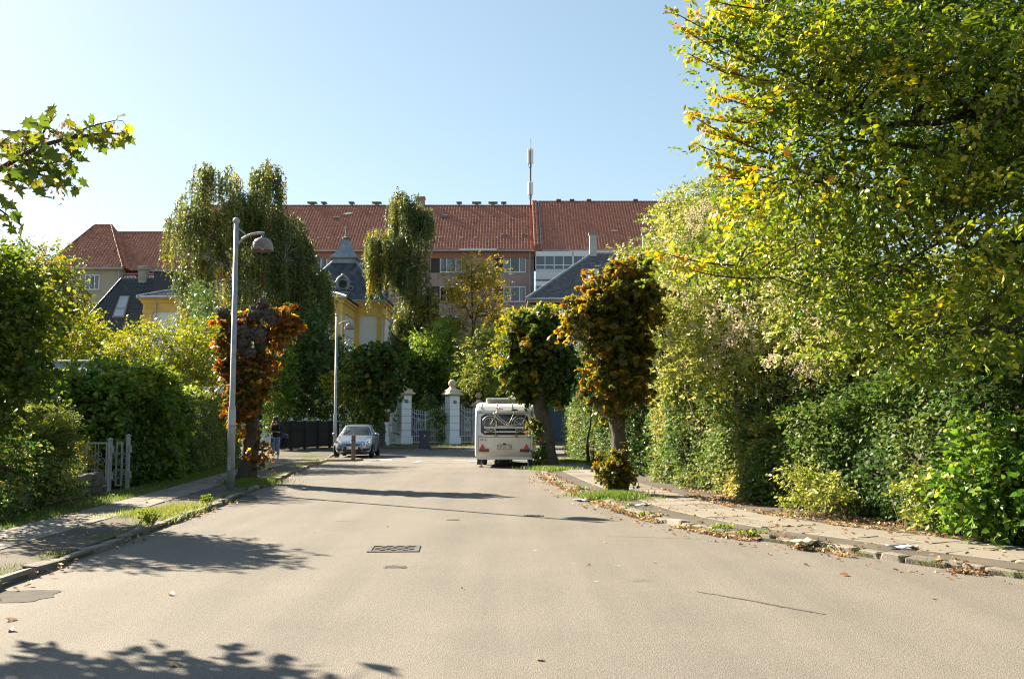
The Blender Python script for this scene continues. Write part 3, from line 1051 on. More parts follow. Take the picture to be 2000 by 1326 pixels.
M['oldconcrete'] = mat('mossy_concrete', (.22, .21, .17), .9, col2=(.36, .34, .29), scale=2.6, bump=.02, bscale=12, col3=(.15, .15, .10))
M['palebrick'] = mat('pale_painted_brick', (.42, .42, .41), .85, col2=(.52, .52, .50), scale=3, bump=.01, bscale=20)
M['bluewall'] = mat('dark_blue_cladding', (.045, .065, .105), .7, col2=(.06, .085, .13), scale=2)
M['stonetrim'] = mat('sandstone_trim', (.50, .41, .27), .8, col2=(.60, .51, .36), scale=3, bump=.006, bscale=20)

def window(parent, X, Y, Z, w, h, lights=3, m_frame=None, depth=.16, curtain=.3, sill=True, fr=.07, cols=None):
    """A framed window in a wall facing -Y whose face is at Y; X centre, Z bottom."""
    mf = m_frame or M['white']
    wi = MB()
    wi.bb(X - w / 2, X - w / 2 + fr, Y - .085, Y + .02, Z, Z + h)
    wi.bb(X + w / 2 - fr, X + w / 2, Y - .085, Y + .02, Z, Z + h)
    wi.bb(X - w / 2 + fr, X + w / 2 - fr, Y - .085, Y + .02, Z, Z + fr)
    wi.bb(X - w / 2 + fr, X + w / 2 - fr, Y - .085, Y + .02, Z + h - fr, Z + h)
    cols = cols or [i / lights for i in range(1, lights)]
    for c in cols:
        x = X - w / 2 + w * c
        wi.bb(x - fr * .55, x + fr * .55, Y - .075, Y + .02, Z + fr, Z + h - fr)
    o = wi.build('window', mf, parent)
    k = MB().bb(X - w / 2 + .02, X + w / 2 - .02, Y - .012, Y - .004, Z + .02, Z + h - .02).build('room_behind', M['room'], o)
    k.location = (0, 0, 0)
    k = MB().poly([(X - w / 2 + fr, Y - .05, Z + fr), (X + w / 2 - fr, Y - .05, Z + fr), (X + w / 2 - fr, Y - .05, Z + h - fr), (X - w / 2 + fr, Y - .05, Z + h - fr)]).build('pane', M['clearglass'], o)
    k.location = (0, 0, 0)
    if curtain:
        e = cols + [1.0]
        s0 = 0.0
        for c in e:
            if random.random() < curtain * 2:
                xa = X - w / 2 + w * s0 + .09
                xb = xa + (w * (c - s0) - .15) * random.uniform(.3, 1)
                k = MB().bb(xa, xb, Y - .026, Y - .02, Z + fr + .02, Z + h - fr - .02).build('curtain', M['curtain'], o)
                k.location = (0, 0, 0)
            s0 = c
    if sill:
        k = MB().bb(X - w / 2 - .06, X + w / 2 + .06, Y - .10, Y + .02, Z - .07, Z - .004).build('sill', M['zinc'], o)
        k.location = (0, 0, 0)
    return o

def roof_deck(faces, m, parent, name='roof', drop=.02):
    mb = MB()
    for f in faces:
        fr = frame(f[0], f[1], f[2])
        mb.poly([Vector(p) - fr[3] * drop for p in f])
    return mb.build(name, m, parent, fixn=True)

def gutter(p, q, parent, r=.09, name='gutter'):
    return MB().tube([p, q], r, n=8).build(name, M['zinc'], parent)

# ------------------------------------------------------------------ long brick apartment block
AY = 95.0
ez = at(1000, 490, AY).z
PITCH = R(36.5)
def ridge_for(py_ridge, Y, z):
    r = 4.0
    for _ in range(30):
        zr = at(1000, py_ridge, Y + r).z
        r = (zr - z) / math.tan(PITCH)
    return r, at(1000, py_ridge, Y + r).z
rr_, rz_ = ridge_for(403, AY, ez)
XL, XP, XR = at(340, 490, AY).x, at(1043, 490, AY).x, at(1430, 490, AY).x
apt = thing('apartment_block', 'long brown brick apartment block with a red clay tile roof and ridge vents', 'building', ((XL + XP) / 2, AY + 5, 0))
MB().bb(XL, XP, AY, AY + 2 * rr_, 0, ez - .05).build('wall', M['brick'], apt)
A0, A1, A2, A3 = (XL, AY - .35, ez), (XP, AY - .35, ez), (XP, AY + rr_, rz_ + .0), (XL, AY + rr_, rz_)
back = [(XP, AY + 2 * rr_ + .3, ez), (XL, AY + 2 * rr_ + .3, ez), (XL, AY + rr_, rz_), (XP, AY + rr_, rz_)]
rf = roof_deck([[A0, A1, A2, A3], back], M['redtile'], apt)
pt = pantiles('roof_tiles', [A0, A1, A2, A3], .29, .36, M['redtile'], apt)
ridge_caps(A3, A2, .14, M['redtile'], apt)
gutter((XL, AY - .42, ez - .06), (XP, AY - .42, ez - .06), apt)
MB().bb(XL, XP - .01, AY - .12, AY - .003, ez - .75, ez - .12).build('eaves_band', mat('eaves_band_brick', (.36, .15, .10), .9, col2=(.30, .12, .08), scale=5), apt)
sp = (AY / F) * 58.5
row0 = at(1000, 532, AY).z
for r in range(4):
    z = row0 - r * sp
    for px in (618, 712, 881, 1005):
        x = at(px, 500, AY).x
        window(apt, x, AY, z, 2.12, 1.46, cols=[.31, .72], curtain=.28)
        if px in (881, 1005):
            MB().bb(x - 1.92, x - 1.08, AY - .004, AY + .05, z - .05, z + 1.5).build('loggia_recess', M['loggia'], apt)
    x = at(940, 500, AY).x
    if r:
        window(apt, x, AY, z + .3, .9, 1.2, lights=2, curtain=.4)
# shallow projecting bay between the windows
bx0, bx1 = at(904, 500, AY).x, at(964, 500, AY).x
MB().bb(bx0, bx1, AY - .3, AY - .004, 0, ez - .75).build('projecting_bay', M['brick'], apt)
MB().bb(bx0 - .3, bx1 + .3, AY - .62, AY - .44, ez - .05, ez + .10).build('bay_gutter', M['white'], apt)
MB().tube([(at(1035, 500, AY).x, AY - .12, ez - .1), (at(1035, 500, AY).x, AY - .12, 4)], .06).build('downpipe', M['zinc'], apt)
# parapet gable between the sections
slope = Vector((0, rr_ + .35, rz_ - ez))
par = MB()
for i in range(2):
    pass
pw = .62
pv = [(XP, AY - .5, ez - .6), (XP, AY - .5, ez + .45), (XP, AY + rr_, rz_ + .55), (XP, AY + rr_ + .9, rz_ + .55), (XP, AY + rr_ + .9, ez - .6)]
par.add([(x + dx, y, z) for dx in (0, pw) for x, y, z in pv], [(0, 1, 2, 3, 4), (9, 8, 7, 6, 5)] + [(i, 5 + i, 5 + (i + 1) % 5, (i + 1) % 5) for i in range(5)])
po = par.build('parapet_gable', M['redtile'], apt, fixn=True)
pantiles('parapet_tiles', [(XP, AY - .5, ez + .46), (XP + pw - .1, AY - .5, ez + .46), (XP + pw - .1, AY + rr_, rz_ + .56), (XP, AY + rr_, rz_ + .56)], .26, .34, M['redtile'], apt)
MB().add([(XP + pw + dx, y, z) for dx in (.004, .09) for (y, z) in ((AY - .5, ez + .1), (AY - .5, ez + .55), (AY + rr_, rz_ + .62), (AY + rr_, rz_ + .2))],
         [(0, 1, 2, 3), (7, 6, 5, 4), (0, 4, 5, 1), (1, 5, 6, 2), (2, 6, 7, 3), (3, 7, 4, 0)]).build('lead_flashing', M['lead'], apt, fixn=True)
# ridge vents, skylights, chimney
def on_roof(px, py):
    d = ray(px, py)
    # intersect the front slope plane
    n = Vector((0, -math.sin(PITCH), math.cos(PITCH)))
    p0 = Vector((0, AY - .35, ez))
    o = Vector((0, 0, CAMZ))
    k = (p0 - o).dot(n) / d.dot(n)
    return o + d * k
for px in (610, 633, 687, 736, 897, 931, 963, 984):
    x = at(px, 400, AY + rr_).x
    big = px in (610, 736, 931, 963)
    w = .48 if big else .28
    v = MB()
    v.bb(x - w * .35, x + w * .35, AY + rr_ - .25, AY + rr_ + .25, rz_ - .1, rz_ + .30)
    v.bb(x - w, x + w, AY + rr_ - .42, AY + rr_ + .42, rz_ + .30, rz_ + .40)
    v.build('ridge_vent', mat('weathered_metal', (.20, .175, .15), .75) if px == 610 else bpy.data.materials['weathered_metal'], apt)
M['vent'] = bpy.data.materials['weathered_metal']
for px, py in ((657, 427), (869, 424), (986, 461), (1024, 461)):
    p = on_roof(px, py)
    o = MB().box((0, 0, .10), (.55, .42, .2)).build('roof_light', M['vent'], apt)
    o.location = Vector(o.location) + p
    o.rotation_euler = (PITCH * .6, 0, 0)
    k = MB().box((0, 0, .205), (.44, .32, .012)).build('pane', M['glass'], o)
for px, py in ((603, 466), (622, 466), (641, 466), (660, 466), (859, 464), (880, 465), (900, 465), (928, 465), (950, 465), (970, 465)):
    p = on_roof(px, py)
    o = MB().box((0, 0, .06), (.17, .26, .05)).build('vent_tile', M['lead'], apt)
    o.location = Vector(o.location) + p
    o.rotation_euler = (PITCH, 0, 0)
cx = at(821, 400, AY + rr_).x
ch = MB().bb(cx - .45, cx + .45, AY + rr_ - .4, AY + rr_ + .5, rz_ - .6, rz_ + .75).build('chimney', M['brick'], apt)
c2 = MB().bb(cx - .52, cx + .52, AY + rr_ - .47, AY + rr_ + .57, rz_ + .752, rz_ + .95).build('chimney_cap', M['brick'], ch)
c2.location = (0, 0, 0)
p = on_roof(680, 418)
o = MB().poly([(-.5, -.2, .07), (-.1, -.28, .07), (.35, -.1, .07), (.5, .15, .07), (.1, .25, .07), (-.3, .12, .07)]).build('verdigris_stain', mat('verdigris', (.22, .36, .28), .7), apt)
o.location = Vector(o.location) + p
o.rotation_euler = (PITCH, 0, 0)

# ------------------------------------------------------------------ neighbouring block to the right with balconies
X0 = XP + pw + .1
rz2 = at(1000, 397, AY + rr_).z + .1
apt2 = thing('apartment_block', 'apartment block with glazed white balconies under a red tile roof', 'building', ((X0 + XR) / 2, AY + 5, 0))
MB().bb(X0, XR, AY, AY + 2 * rr_, 0, ez - .05).build('wall', M['brick'], apt2)
f2 = [(X0, AY - .35, ez), (XR, AY - .35, ez), (XR, AY + rr_, rz2), (X0, AY + rr_, rz2)]
roof_deck([f2, [(XR, AY + 2 * rr_ + .3, ez), (X0, AY + 2 * rr_ + .3, ez), (X0, AY + rr_, rz2), (XR, AY + rr_, rz2)]], M['redtile'], apt2)
pantiles('roof_tiles', f2, .29, .36, M['redtile'], apt2)
ridge_caps(f2[3], f2[2], .14, M['redtile'], apt2)
gutter((X0, AY - .42, ez - .06), (XR, AY - .42, ez - .06), apt2)
for r in range(3):
    zt = at(1000, 493, AY).z - r * sp
    for k, (pa, pb) in enumerate(((1046, 1117), (1119, 1190), (1192, 1263))):
        xa, xb = at(pa, 500, AY).x, at(pb, 500, AY).x
        bal = MB()
        bal.bb(xa, xb, AY - .9, AY - .82, zt - 2.75, zt - 1.75)
        bal.bb(xa, xb, AY - .82, AY - .02, zt - 2.78, zt - 2.62)
        bo = bal.build('balcony', M['panel'], apt2)
        bo2 = MB()
        for i in range(7):
            bo2.bb(xa + .05, xb - .05, AY - .925, AY - .902, zt - 2.70 + i * .09, zt - 2.655 + i * .09)
        bo2.build('balcony_boards', M['white'], bo).location = (0, 0, 0)
        gz = MB()
        n = 4
        for i in range(n + 1):
            x = xa + (xb - xa) * i / n
            gz.bb(x - .035, x + .035, AY - .9, AY - .84, zt - 1.748, zt - .52)
        gz.bb(xa, xb, AY - .91, AY - .83, zt - .518, zt - .05)
        gz.bb(xa, xb, AY - .905, AY - .835, zt - 1.42, zt - 1.34)
        gz.build('balcony_glazing_frame', M['white'], bo).location = (0, 0, 0)
        MB().bb(xa + .04, xb - .04, AY - .875, AY - .86, zt - 1.746, zt - .52).build('pane', M['glass'], bo).location = (0, 0, 0)
for px, py in ((1200, 454),):
    p = on_roof(px, py)
    o = MB().box((0, 0, .10), (.55, .42, .2)).build('roof_light', M['vent'], apt2)
    o.location = Vector(o.location) + p
    o.rotation_euler = (PITCH * .6, 0, 0)
for px, py in ((1065, 452), (1103, 455), (1140, 451), (1235, 454), (1258, 454)):
    p = on_roof(px, py)
    o = MB().box((0, 0, .06), (.30, .24, .05)).build('vent_tile', M['lead'], apt2)
    o.location = Vector(o.location) + p
    o.rotation_euler = (PITCH, 0, 0)
for px in (1091, 1117, 1150, 1241):
    x = at(px, 395, AY + rr_).x
    MB().bb(x - .25, x + .25, AY + rr_ - .2, AY + rr_ + .2, rz2 + .1, rz2 + .3).build('ridge_vent', M['redtile'], apt2)

# ------------------------------------------------------------------ telephone mast on the roof
def mast():
    b = at(1036, 402, AY + rr_)
    S = (AY + rr_) / F
    t = thing('antenna_mast', 'slim phone mast with stacked white panel antennas rising from the red roof', 'antenna', (b.x, b.y, b.z - .4))
    x, y = b.x, b.y
    z = lambda py: at(1036, py, y).z
    MB().tube([(x, y, b.z - .5), (x, y, z(290))], .10, n=8).build('pole', M['vent'], t)
    MB().tube([(x + .05, y, z(290)), (x + .05, y, z(270))], .025, n=6).build('lightning_rod', M['vent'], t)
    for zt, zb, rr in ((292, 320, .22), (356, 381, .18)):
        for k in range(3):
            a = R(200 + 120 * k)
            px_, py_ = x + math.cos(a) * rr, y + math.sin(a) * rr
            p = MB().box((0, 0, 0), (.17, .28, z(zt) - z(zb)), rz=a).build('panel_antenna', M['whitewall'], t, bevel=.03)
            p.location = Vector(p.location) + Vector((px_, py_, (z(zt) + z(zb)) / 2))
            MB().tube([(px_, py_, z(zb) + .02), (x + (px_ - x) * .9, y + (py_ - y) * .9, z(zb) - .25), (x, y, z(zb) - .7)], .025, n=5).build('cable', M['vent'], t)
mast()

# ------------------------------------------------------------------ beige house with a hipped red roof, and its wing
BY = 90.0
bz = at(185, 524, BY).z
bxa, bxb = at(95, 524, BY).x, at(236, 524, BY).x
bd = 11.0
hb = thing('corner_house', 'beige rendered house with a hipped red tile roof and white casements', 'building', ((bxa + bxb) / 2, BY + 4, 0))
MB().bb(bxa, bxb, BY, BY + bd, 0, bz - .05).build('wall', M['beige'], hb)
ra, rb = at(186, 441, BY + bd / 2), at(218, 441, BY + bd / 2)
rzt = ra.z
e = .35
E = [(bxa - e, BY - e, bz), (bxb + e, BY - e, bz), (bxb + e, BY + bd + e, bz), (bxa - e, BY + bd + e, bz)]
RA, RB = (ra.x, BY + bd / 2, rzt), (rb.x, BY + bd / 2, rzt)
faces = [[E[0], E[1], RB, RA], [E[1], E[2], RB], [E[2], E[3], RA, RB], [E[3], E[0], RA]]
roof_deck(faces, M['redtile'], hb)
for f in (faces[0], faces[1]):
    pantiles('roof_tiles', f, .30, .38, M['redtile'], hb)
for a, b in ((RA, RB), (E[1], RB), (E[0], RA)):
    ridge_caps(a, b, .15, M['redtile'], hb)
gutter((bxa - e, BY - e - .08, bz - .06), (bxb + e, BY - e - .08, bz - .06), hb, .1)
MB().tube([(bxb - .12, BY - .12, bz - .1), (bxb - .12, BY - .12, 5)], .06).build('downpipe', M['zinc'], hb)
for py in (566, 620, 676):
    for px in (181, 128):
        window(hb, at(px, 540, BY).x, BY, at(181, py, BY).z, 1.30, 1.36, cols=[.33, .66], curtain=.45)
wy = BY + 1.3
wz = at(260, 530, wy).z
wxa, wxb = bxb - 1.5, at(420, 530, wy).x
wr, wrz = 5.2, at(300, 455, wy + 5.2).z
wing = thing('house_wing', 'red tiled wing with white dormer windows behind the black roof', 'building', ((wxa + wxb) / 2, wy + 4, 0))
MB().bb(bxb + .02, wxb, wy, wy + 10, 0, wz - .05).build('wall', M['brick2'], wing)
f3 = [(bxb - 1.2, wy - .3, wz), (wxb, wy - .3, wz), (wxb, wy + wr, wrz), (rb.x + .3, wy + wr, wrz)]
f3b = [(wxb, wy + 2 * wr, wz), (bxb - 1.2, wy + 2 * wr, wz), (rb.x + .3, wy + wr, wrz), (wxb, wy + wr, wrz)]
roof_deck([f3, f3b], M['redtile'], wing)
pantiles('roof_tiles', f3, .30, .38, M['redtile'], wing)
ridge_caps(f3[3], f3[2], .15, M['redtile'], wing)
for px in (254, 296):
    x = at(px, 545, wy - .6).x
    z0 = at(px, 552, wy - .6).z
    d = MB()
    d.bb(x - .62, x + .62, wy - .6, wy + .2, z0 - .5, z0 + .72)
    dm = d.build('dormer', M['brick2'], wing)
    MB().bb(x - .78, x + .78, wy - .82, wy + .3, z0 + .722, z0 + .82).build('dormer_roof', M['lead'], dm).location = (0, 0, 0)
    w_ = window(wing, x, wy - .62, z0 - .45, 1.05, 1.05, cols=[.33, .66], curtain=.5, sill=False)

# ------------------------------------------------------------------ house with black glazed tiles
KY = 77.0
kz0, kzr = at(240, 655, KY).z, at(270, 546, KY + 5.0).z
ka = thing('black_roof_house', 'house with a black glazed tile roof, roof window and mossy chimney', 'building', (at(240, 700, KY).x, KY + 4, 0))
kl, kr = at(140, 655, KY).x, -28.1
krl, krr = at(237, 546, KY + 5).x, -28.1
fk1 = [(kl, KY, kz0), (kr, KY, kz0), (krr, KY + 5, kzr), (krl, KY + 5, kzr)]
fk2 = [(kl, KY + 10, kz0), (kl, KY, kz0), (krl, KY + 5, kzr)]
fk3 = [(kr, KY + 10, kz0), (kl, KY + 10, kz0), (krl, KY + 5, kzr), (krr, KY + 5, kzr)]
fk4 = [(kr, KY, kz0), (kr, KY + 10, kz0), (krr, KY + 5, kzr)]
MB().bb(kl + .4, kr - .4, KY + .4, KY + 9.6, 0, kz0 - .02).build('wall', M['whitewall'], ka)
roof_deck([fk1, fk2, fk3, fk4], M['blacktile'], ka)
pantiles('roof_tiles', fk1, .29, .36, M['blacktile'], ka, amp=.05)
pantiles('roof_tiles', fk2, .29, .36, M['blacktile'], ka, amp=.05)
for a, b in ((fk1[3], fk1[2]), (fk1[0], fk1[3])):
    ridge_caps(a, b, .13, M['blacktile'], ka)
frk = frame(fk1[0], fk1[1], fk1[2])
def on_plane(px, py, fr):
    o, d = Vector((0, 0, CAMZ)), ray(px, py)
    return o + d * ((fr[0] - o).dot(fr[3]) / d.dot(fr[3]))
q = [on_plane(px, py, frk) + frk[3] * .16 for px, py in ((219.5, 622), (243, 622), (254.5, 580), (235, 580))]
q2 = [p - frk[3] * .2 for p in q]
sk = MB()
sk.add(q + q2, [(0, 4, 5, 1), (1, 5, 6, 2), (2, 6, 7, 3), (3, 7, 4, 0), (0, 1, 2, 3)])
so = sk.build('roof_window', M['vent'], ka, fixn=True)
def inset(q, k0, k1, e):
    a, b, c, d = q
    L = lambda s, t: a.lerp(b, s).lerp(d.lerp(c, s), t)
    return [L(e, k0), L(1 - e, k0), L(1 - e, k1), L(e, k1)]
for k0, k1 in ((.04, .36), (.41, .95)):
    MB().poly([p + frk[3] * .008 for p in inset(q, k0, k1, .10)]).build('pane', mat('bright_roof_glass', (.30, .34, .38), .08, spec=1.0, col2=(.38, .42, .46), scale=.6), so, fixn=True).location = (0, 0, 0)
c = at(281, 546, KY + 5)
chm = MB().bb(c.x - .34, c.x + .34, KY + 4.6, KY + 5.3, kzr - .5, kzr + .75).build('chimney', M['oldconcrete'], ka, bevel=.03)
MB().bb(c.x - .42, c.x + .42, KY + 4.5, KY + 5.4, kzr + .752, kzr + 1.05).build('chimney_cap', M['oldconcrete'], chm, bevel=.04).location = (0, 0, 0)

# ------------------------------------------------------------------ yellow villa with a slate tower roof
VY = 74.0
vz = at(285, 581, VY).z
vxa, vxb = at(281, 600, VY).x, at(668, 600, VY).x
vd = 10.0
villa = thing('yellow_villa', 'ochre yellow villa with white wall panels and slate tower roof with lead finial', 'building', ((vxa + vxb) / 2, VY + 4, 0))
MB().bb(vxa, vxb, VY, VY + vd, 0, vz - .05).build('wall', M['whitewall'], villa)
e = .42
zr = at(350, 546, VY + vd / 2).z
E = [(vxa - e, VY - e, vz), (vxb + e, VY - e, vz), (vxb + e, VY + vd + e, vz), (vxa - e, VY + vd + e, vz)]
RA, RB = (vxa + 5.2, VY + vd / 2, zr), (vxb - 5.2, VY + vd / 2, zr)
vf = [[E[0], E[1], RB, RA], [E[1], E[2], RB], [E[2], E[3], RA, RB], [E[3], E[0], RA]]
roof_deck(vf, M['slate'], villa)
for f in (vf[0], vf[1], vf[3]):
    slates('roof_slates', f, .36, .24, M['slate'], villa)
for a, b in ((E[0], RA), (E[1], RB), (RA, RB)):
    MB().tube([Vector(a) + Vector((0, 0, .03)), Vector(b) + Vector((0, 0, .03))], .11, n=7).build('hip_flashing', M['lead'], villa)
gutter((vxa - e, VY - e - .06, vz - .04), (vxb + e, VY - e - .06, vz - .04), villa, .08)

def cornice(parent, x0, x1, y0, y1, z):
    """Stepped cornice and frieze round a block, built as separate bands."""
    for k, (d, za, zb) in enumerate(((.30, -.22, -.06), (.16, -.42, -.222), (.05, -.95, -.422), (.09, -1.10, -.952))):
        MB().bb(x0 - d, x1 + d, y0 - d, y1 + d, z + za, z + zb).build('cornice_band', M['yellow'], parent)

def pilaster(parent, x, y, w, z0, z1, face='front'):
    p = MB()
    if face == 'front':
        p.bb(x - w / 2, x + w / 2, y - .07, y + .02, z0, z1 - .75)
        p.bb(x - w / 2 - .05, x + w / 2 + .05, y - .11, y + .02, z1 - .748, z1 - .60)
        p.bb(x - w / 2, x + w / 2, y - .085, y + .02, z1 - .598, z1 - .12)
        p.bb(x - w / 2 - .07, x + w / 2 + .07, y - .14, y + .02, z1 - .118, z1)
    else:
        p.bb(x - .02, x + .07, y - w / 2, y + w / 2, z0, z1 - .75)
        p.bb(x - .02, x + .11, y - w / 2 - .05, y + w / 2 + .05, z1 - .748, z1 - .60)
        p.bb(x - .02, x + .085, y - w / 2, y + w / 2, z1 - .598, z1 - .12)
        p.bb(x - .02, x + .14, y - w / 2 - .07, y + w / 2 + .07, z1 - .118, z1)
    o = p.build('pilaster', M['yellow'], parent)
    for i in range(3):
        u = (i - 1) * w * .27
        if face == 'front':
            MB().bb(x + u - .03, x + u + .03, y - .115, y - .086, z1 - .55, z1 - .2).build('capital_flute', M['yellow'], o).location = (0, 0, 0)
            MB().bb(x + u - .035, x + u + .035, y - .09, y - .052, z1 + .22, z1 + .60).build('triglyph_bar', M['yellow'], o).location = (0, 0, 0)
        else:
            MB().bb(x + .086, x + .115, y + u - .03, y + u + .03, z1 - .55, z1 - .2).build('capital_flute', M['yellow'], o).location = (0, 0, 0)
    return o

cornice(villa, vxa, vxb, VY, VY + vd, vz)
for x in (vxa + .35, vxa + 4.2, vxb - 4.2, vxb - .42):
    pilaster(villa, x, VY, .62, 3.0, vz - 1.10)
pilaster(villa, vxb, VY + .42, .62, 3.0, vz - 1.10, 'side')
MB().bb(vxa - .06, vxb + .06, VY - .10, VY - .002, vz - 5.4, vz - 4.9).build('string_course', M['yellow'], villa)
MB().tube([(vxa + .95, VY - .15, vz - .1), (vxa + .95, VY - .15, 4)], .055).build('downpipe', M['zinc'], villa)
for i, x in enumerate((vxa + 2.3, vxa + 6.5, (vxa + vxb) / 2 + 1.2, vxb - 2.4)):
    window(villa, x, VY, vz - 8.6, 1.1, 2.1, lights=2, curtain=.4)
# dark dormer box on the villa roof
dx0, dx1 = at(313, 550, VY + 4).x, at(372, 550, VY + 4).x
dm = MB().bb(dx0, dx1, VY + 2.6, VY + 6.2, zr - 1.2, at(340, 536, VY + 4).z).build('roof_dormer', M['darkslate'], villa)
MB().bb(dx0 - .2, dx1 + .2, VY + 2.4, VY + 6.4, at(340, 536, VY + 4).z + .003, at(340, 532.5, VY + 4).z).build('dormer_roof', M['lead'], dm).location = (0, 0, 0)

# tower pavilion
TY = 80.0
tz = at(700, 588, TY).z
tcx = at(671, 588, TY + 2).x
txb = at(748, 600, TY).x
hw = txb - tcx
td = 2 * hw * .82
MB().bb(tcx - hw, txb, TY, TY + td, 0, tz - .05).build('tower_wall', M['whitewall'], villa)
tower_c = (tcx, TY + td / 2)
for d, za, zb in ((.34, -.22, -.06), (.18, -.44, -.222), (.05, -1.05, -.442), (.10, -1.20, -1.052)):
    MB().bb(tcx - hw - d, txb + d, TY - d, TY + td + d, tz + za, tz + zb).build('cornice_band', M['yellow'], villa)
for x in (at(741, 640, TY).x, at(697, 640, TY).x):
    pilaster(villa, x, TY, .42, 3.0, tz - 1.20)
pilaster(villa, txb, TY + .42, .45, 3.0, tz - 1.20, 'side')
MB().bb(vxb + .02, txb + .06, TY - .10, TY - .002, 5.0, 5.5).build('string_course', M['yellow'], villa)
# mansard: steep slopes to a small deck
top_hw = hw * .27
mz = at(690, 512, TY + td * .36).z
e = .40
E = [(tcx - hw - e, TY - e, tz), (txb + e, TY - e, tz), (txb + e, TY + td + e, tz), (tcx - hw - e, TY + td + e, tz)]
ty0 = TY + td / 2 - top_hw * .82
Tp = [(tcx - top_hw, ty0, mz), (tcx + top_hw, ty0, mz), (tcx + top_hw, TY + td / 2 + top_hw * .82, mz), (tcx - top_hw, TY + td / 2 + top_hw * .82, mz)]
tf = [[E[i], E[(i + 1) % 4], Tp[(i + 1) % 4], Tp[i]] for i in range(4)]
roof_deck(tf, M['darkslate'], villa, name='tower_roof')
# fish-scale slates, each its own piece on the front slope
def scale_slate(w, l):
    pts = [(-w / 2, l), (w / 2, l), (w / 2, .16 * w)] + [(w / 2 * math.cos(a), .16 * w - w * .42 * math.sin(a)) for a in (R(30), R(60), R(90), R(120), R(150))] + [(-w / 2, .16 * w)]
    n = len(pts)
    vs = [(x, y, .018 + .016 * (1 - y / l)) for x, y in pts] + [(x, y, .002) for x, y in pts]
    fs = [tuple(range(n - 1, -1, -1))] + [(i, (i + 1) % n, n + (i + 1) % n, n + i) for i in range(n)]
    return vs, fs
sv = []
for k in range(6):
    me = MB().add(*scale_slate(.40, .62)).mesh('slate')
    bm = bmesh.new(); bm.from_mesh(me); bmesh.ops.recalc_face_normals(bm, faces=bm.faces); bm.to_mesh(me); bm.free()
    a = me.attributes.new('var', 'FLOAT', 'POINT')
    a.data.foreach_set('value', [.1 + .16 * k] * len(me.vertices))
    me.materials.append(M['darkslate'])
    sv.append(me)
def lay_scales(face, parent, limit, keep=lambda p: True):
    fr = frame(face[0], face[1], face[2])
    uv = to_uv(fr, face)
    umin, umax, vmax = min(p[0] for p in uv), max(p[0] for p in uv), max(p[1] for p in uv)
    mt = Matrix((fr[1], fr[2], fr[3])).transposed().to_4x4()
    n = 0
    for j in range(int(vmax / .36) + 1):
        for i in range(int((umax - umin) / .40) + 1):
            u, v = umin + (i + .5 * (j % 2)) * .40, .1 + j * .36
            if clip_in(uv, np.array([u]), np.array([v + .2]))[0]:
                p = fr[0] + fr[1] * u + fr[2] * v
                if not keep(p) or n >= limit:
                    continue
                o = bpy.data.objects.new('slate', random.choice(sv))
                COL.objects.link(o)
                o.parent = parent
                o.matrix_local = Matrix.Translation(p - Vector(parent.location) if parent.name in WORLDLY else p) @ mt @ Matrix.Rotation(random.uniform(-.02, .02), 4, 'Z')
                n += 1
    return n
n1 = lay_scales(tf[0], villa, 290, keep=lambda p: p.x > tcx - 1.6)
slates('roof_slates', tf[1], .36, .3, M['darkslate'], villa)
for a, b in ((E[1], Tp[1]), (E[0], Tp[0])):
    MB().tube([Vector(a) + Vector((0, 0, .05)), Vector(b) + Vector((0, 0, .05))], .10, n=7).build('hip_flashing', M['lead'], villa)
MB().bb(E[0][0], E[1][0], TY - e - .10, TY - e + .06, tz - .055, tz + .05).build('gutter', M['zinc'], villa)
# pagoda-shaped lead cap and finial
cap = MB()
prof = [(top_hw * 1.02, mz - .1), (top_hw * 1.02, mz + .25), (top_hw * 1.25, mz + .32), (top_hw * 1.25, mz + .45), (top_hw * .9, mz + .75), (top_hw * .6, mz + 1.15), (top_hw * .42, mz + 1.6), (top_hw * .30, mz + 1.95), (top_hw * .24, mz + 2.05)]
cap.lathe([(r * 1.36, z) for r, z in prof], c=(tcx, TY + td / 2, 0), n=4, rot=R(45))
cap.build('lead_cap', M['lead'], villa)
fin = MB()
fin.lathe([(.26, mz + 2.05), (.34, mz + 2.10), (.34, mz + 2.2), (.12, mz + 2.3), (.07, mz + 2.9), (.12, mz + 3.0), (.04, mz + 3.1), (.012, mz + 3.4)], c=(tcx, TY + td / 2, 0), n=8)
fin.build('finial', M['vent'], villa)
# oval dormer with a carved lead surround
frt = frame(tf[0][0], tf[0][1], tf[0][2])
dc = on_plane(671.5, 556, frt) + Vector((0, -.35, 0))
dz = dc.z
orn = MB()
orn.bb(dc.x - .62, dc.x + .62, dc.y - .25, dc.y + 1.6, dz - .86, dz - .62)
orn.tube([(dc.x + math.cos(a) * .47, dc.y - .1, dz + math.sin(a) * .62) for a in [R(-60 + 300 * i / 18) for i in range(19)]], [.10 + .04 * abs(math.sin(i * .9)) for i in range(19)], n=7)
for s in (-1, 1):
    orn.torus((dc.x + s * .66, dc.y - .1, dz - .35), .16, .07, n=14, m=6)
    orn.torus((dc.x + s * .50, dc.y - .1, dz + .12), .10, .06, n=12, m=6)
orn.ball((dc.x, dc.y - .12, dz + .68), .17, n=10, m=6)
oo = orn.build('dormer_surround', M['lead'], villa, smooth=True)
MB().lathe([(.44, 0), (.44, 1.4)], c=(0, 0, 0), n=16, axis='Y').build('dormer_body', M['lead'], villa).location = Vector((dc.x, dc.y, dz)) - Vector(villa.location)
MB().lathe([(.33, 0), (.33, .02)], n=16, axis='Y').build('dormer_pane', M['glass'], villa).location = Vector((dc.x, dc.y - .03, dz)) - Vector(villa.location)
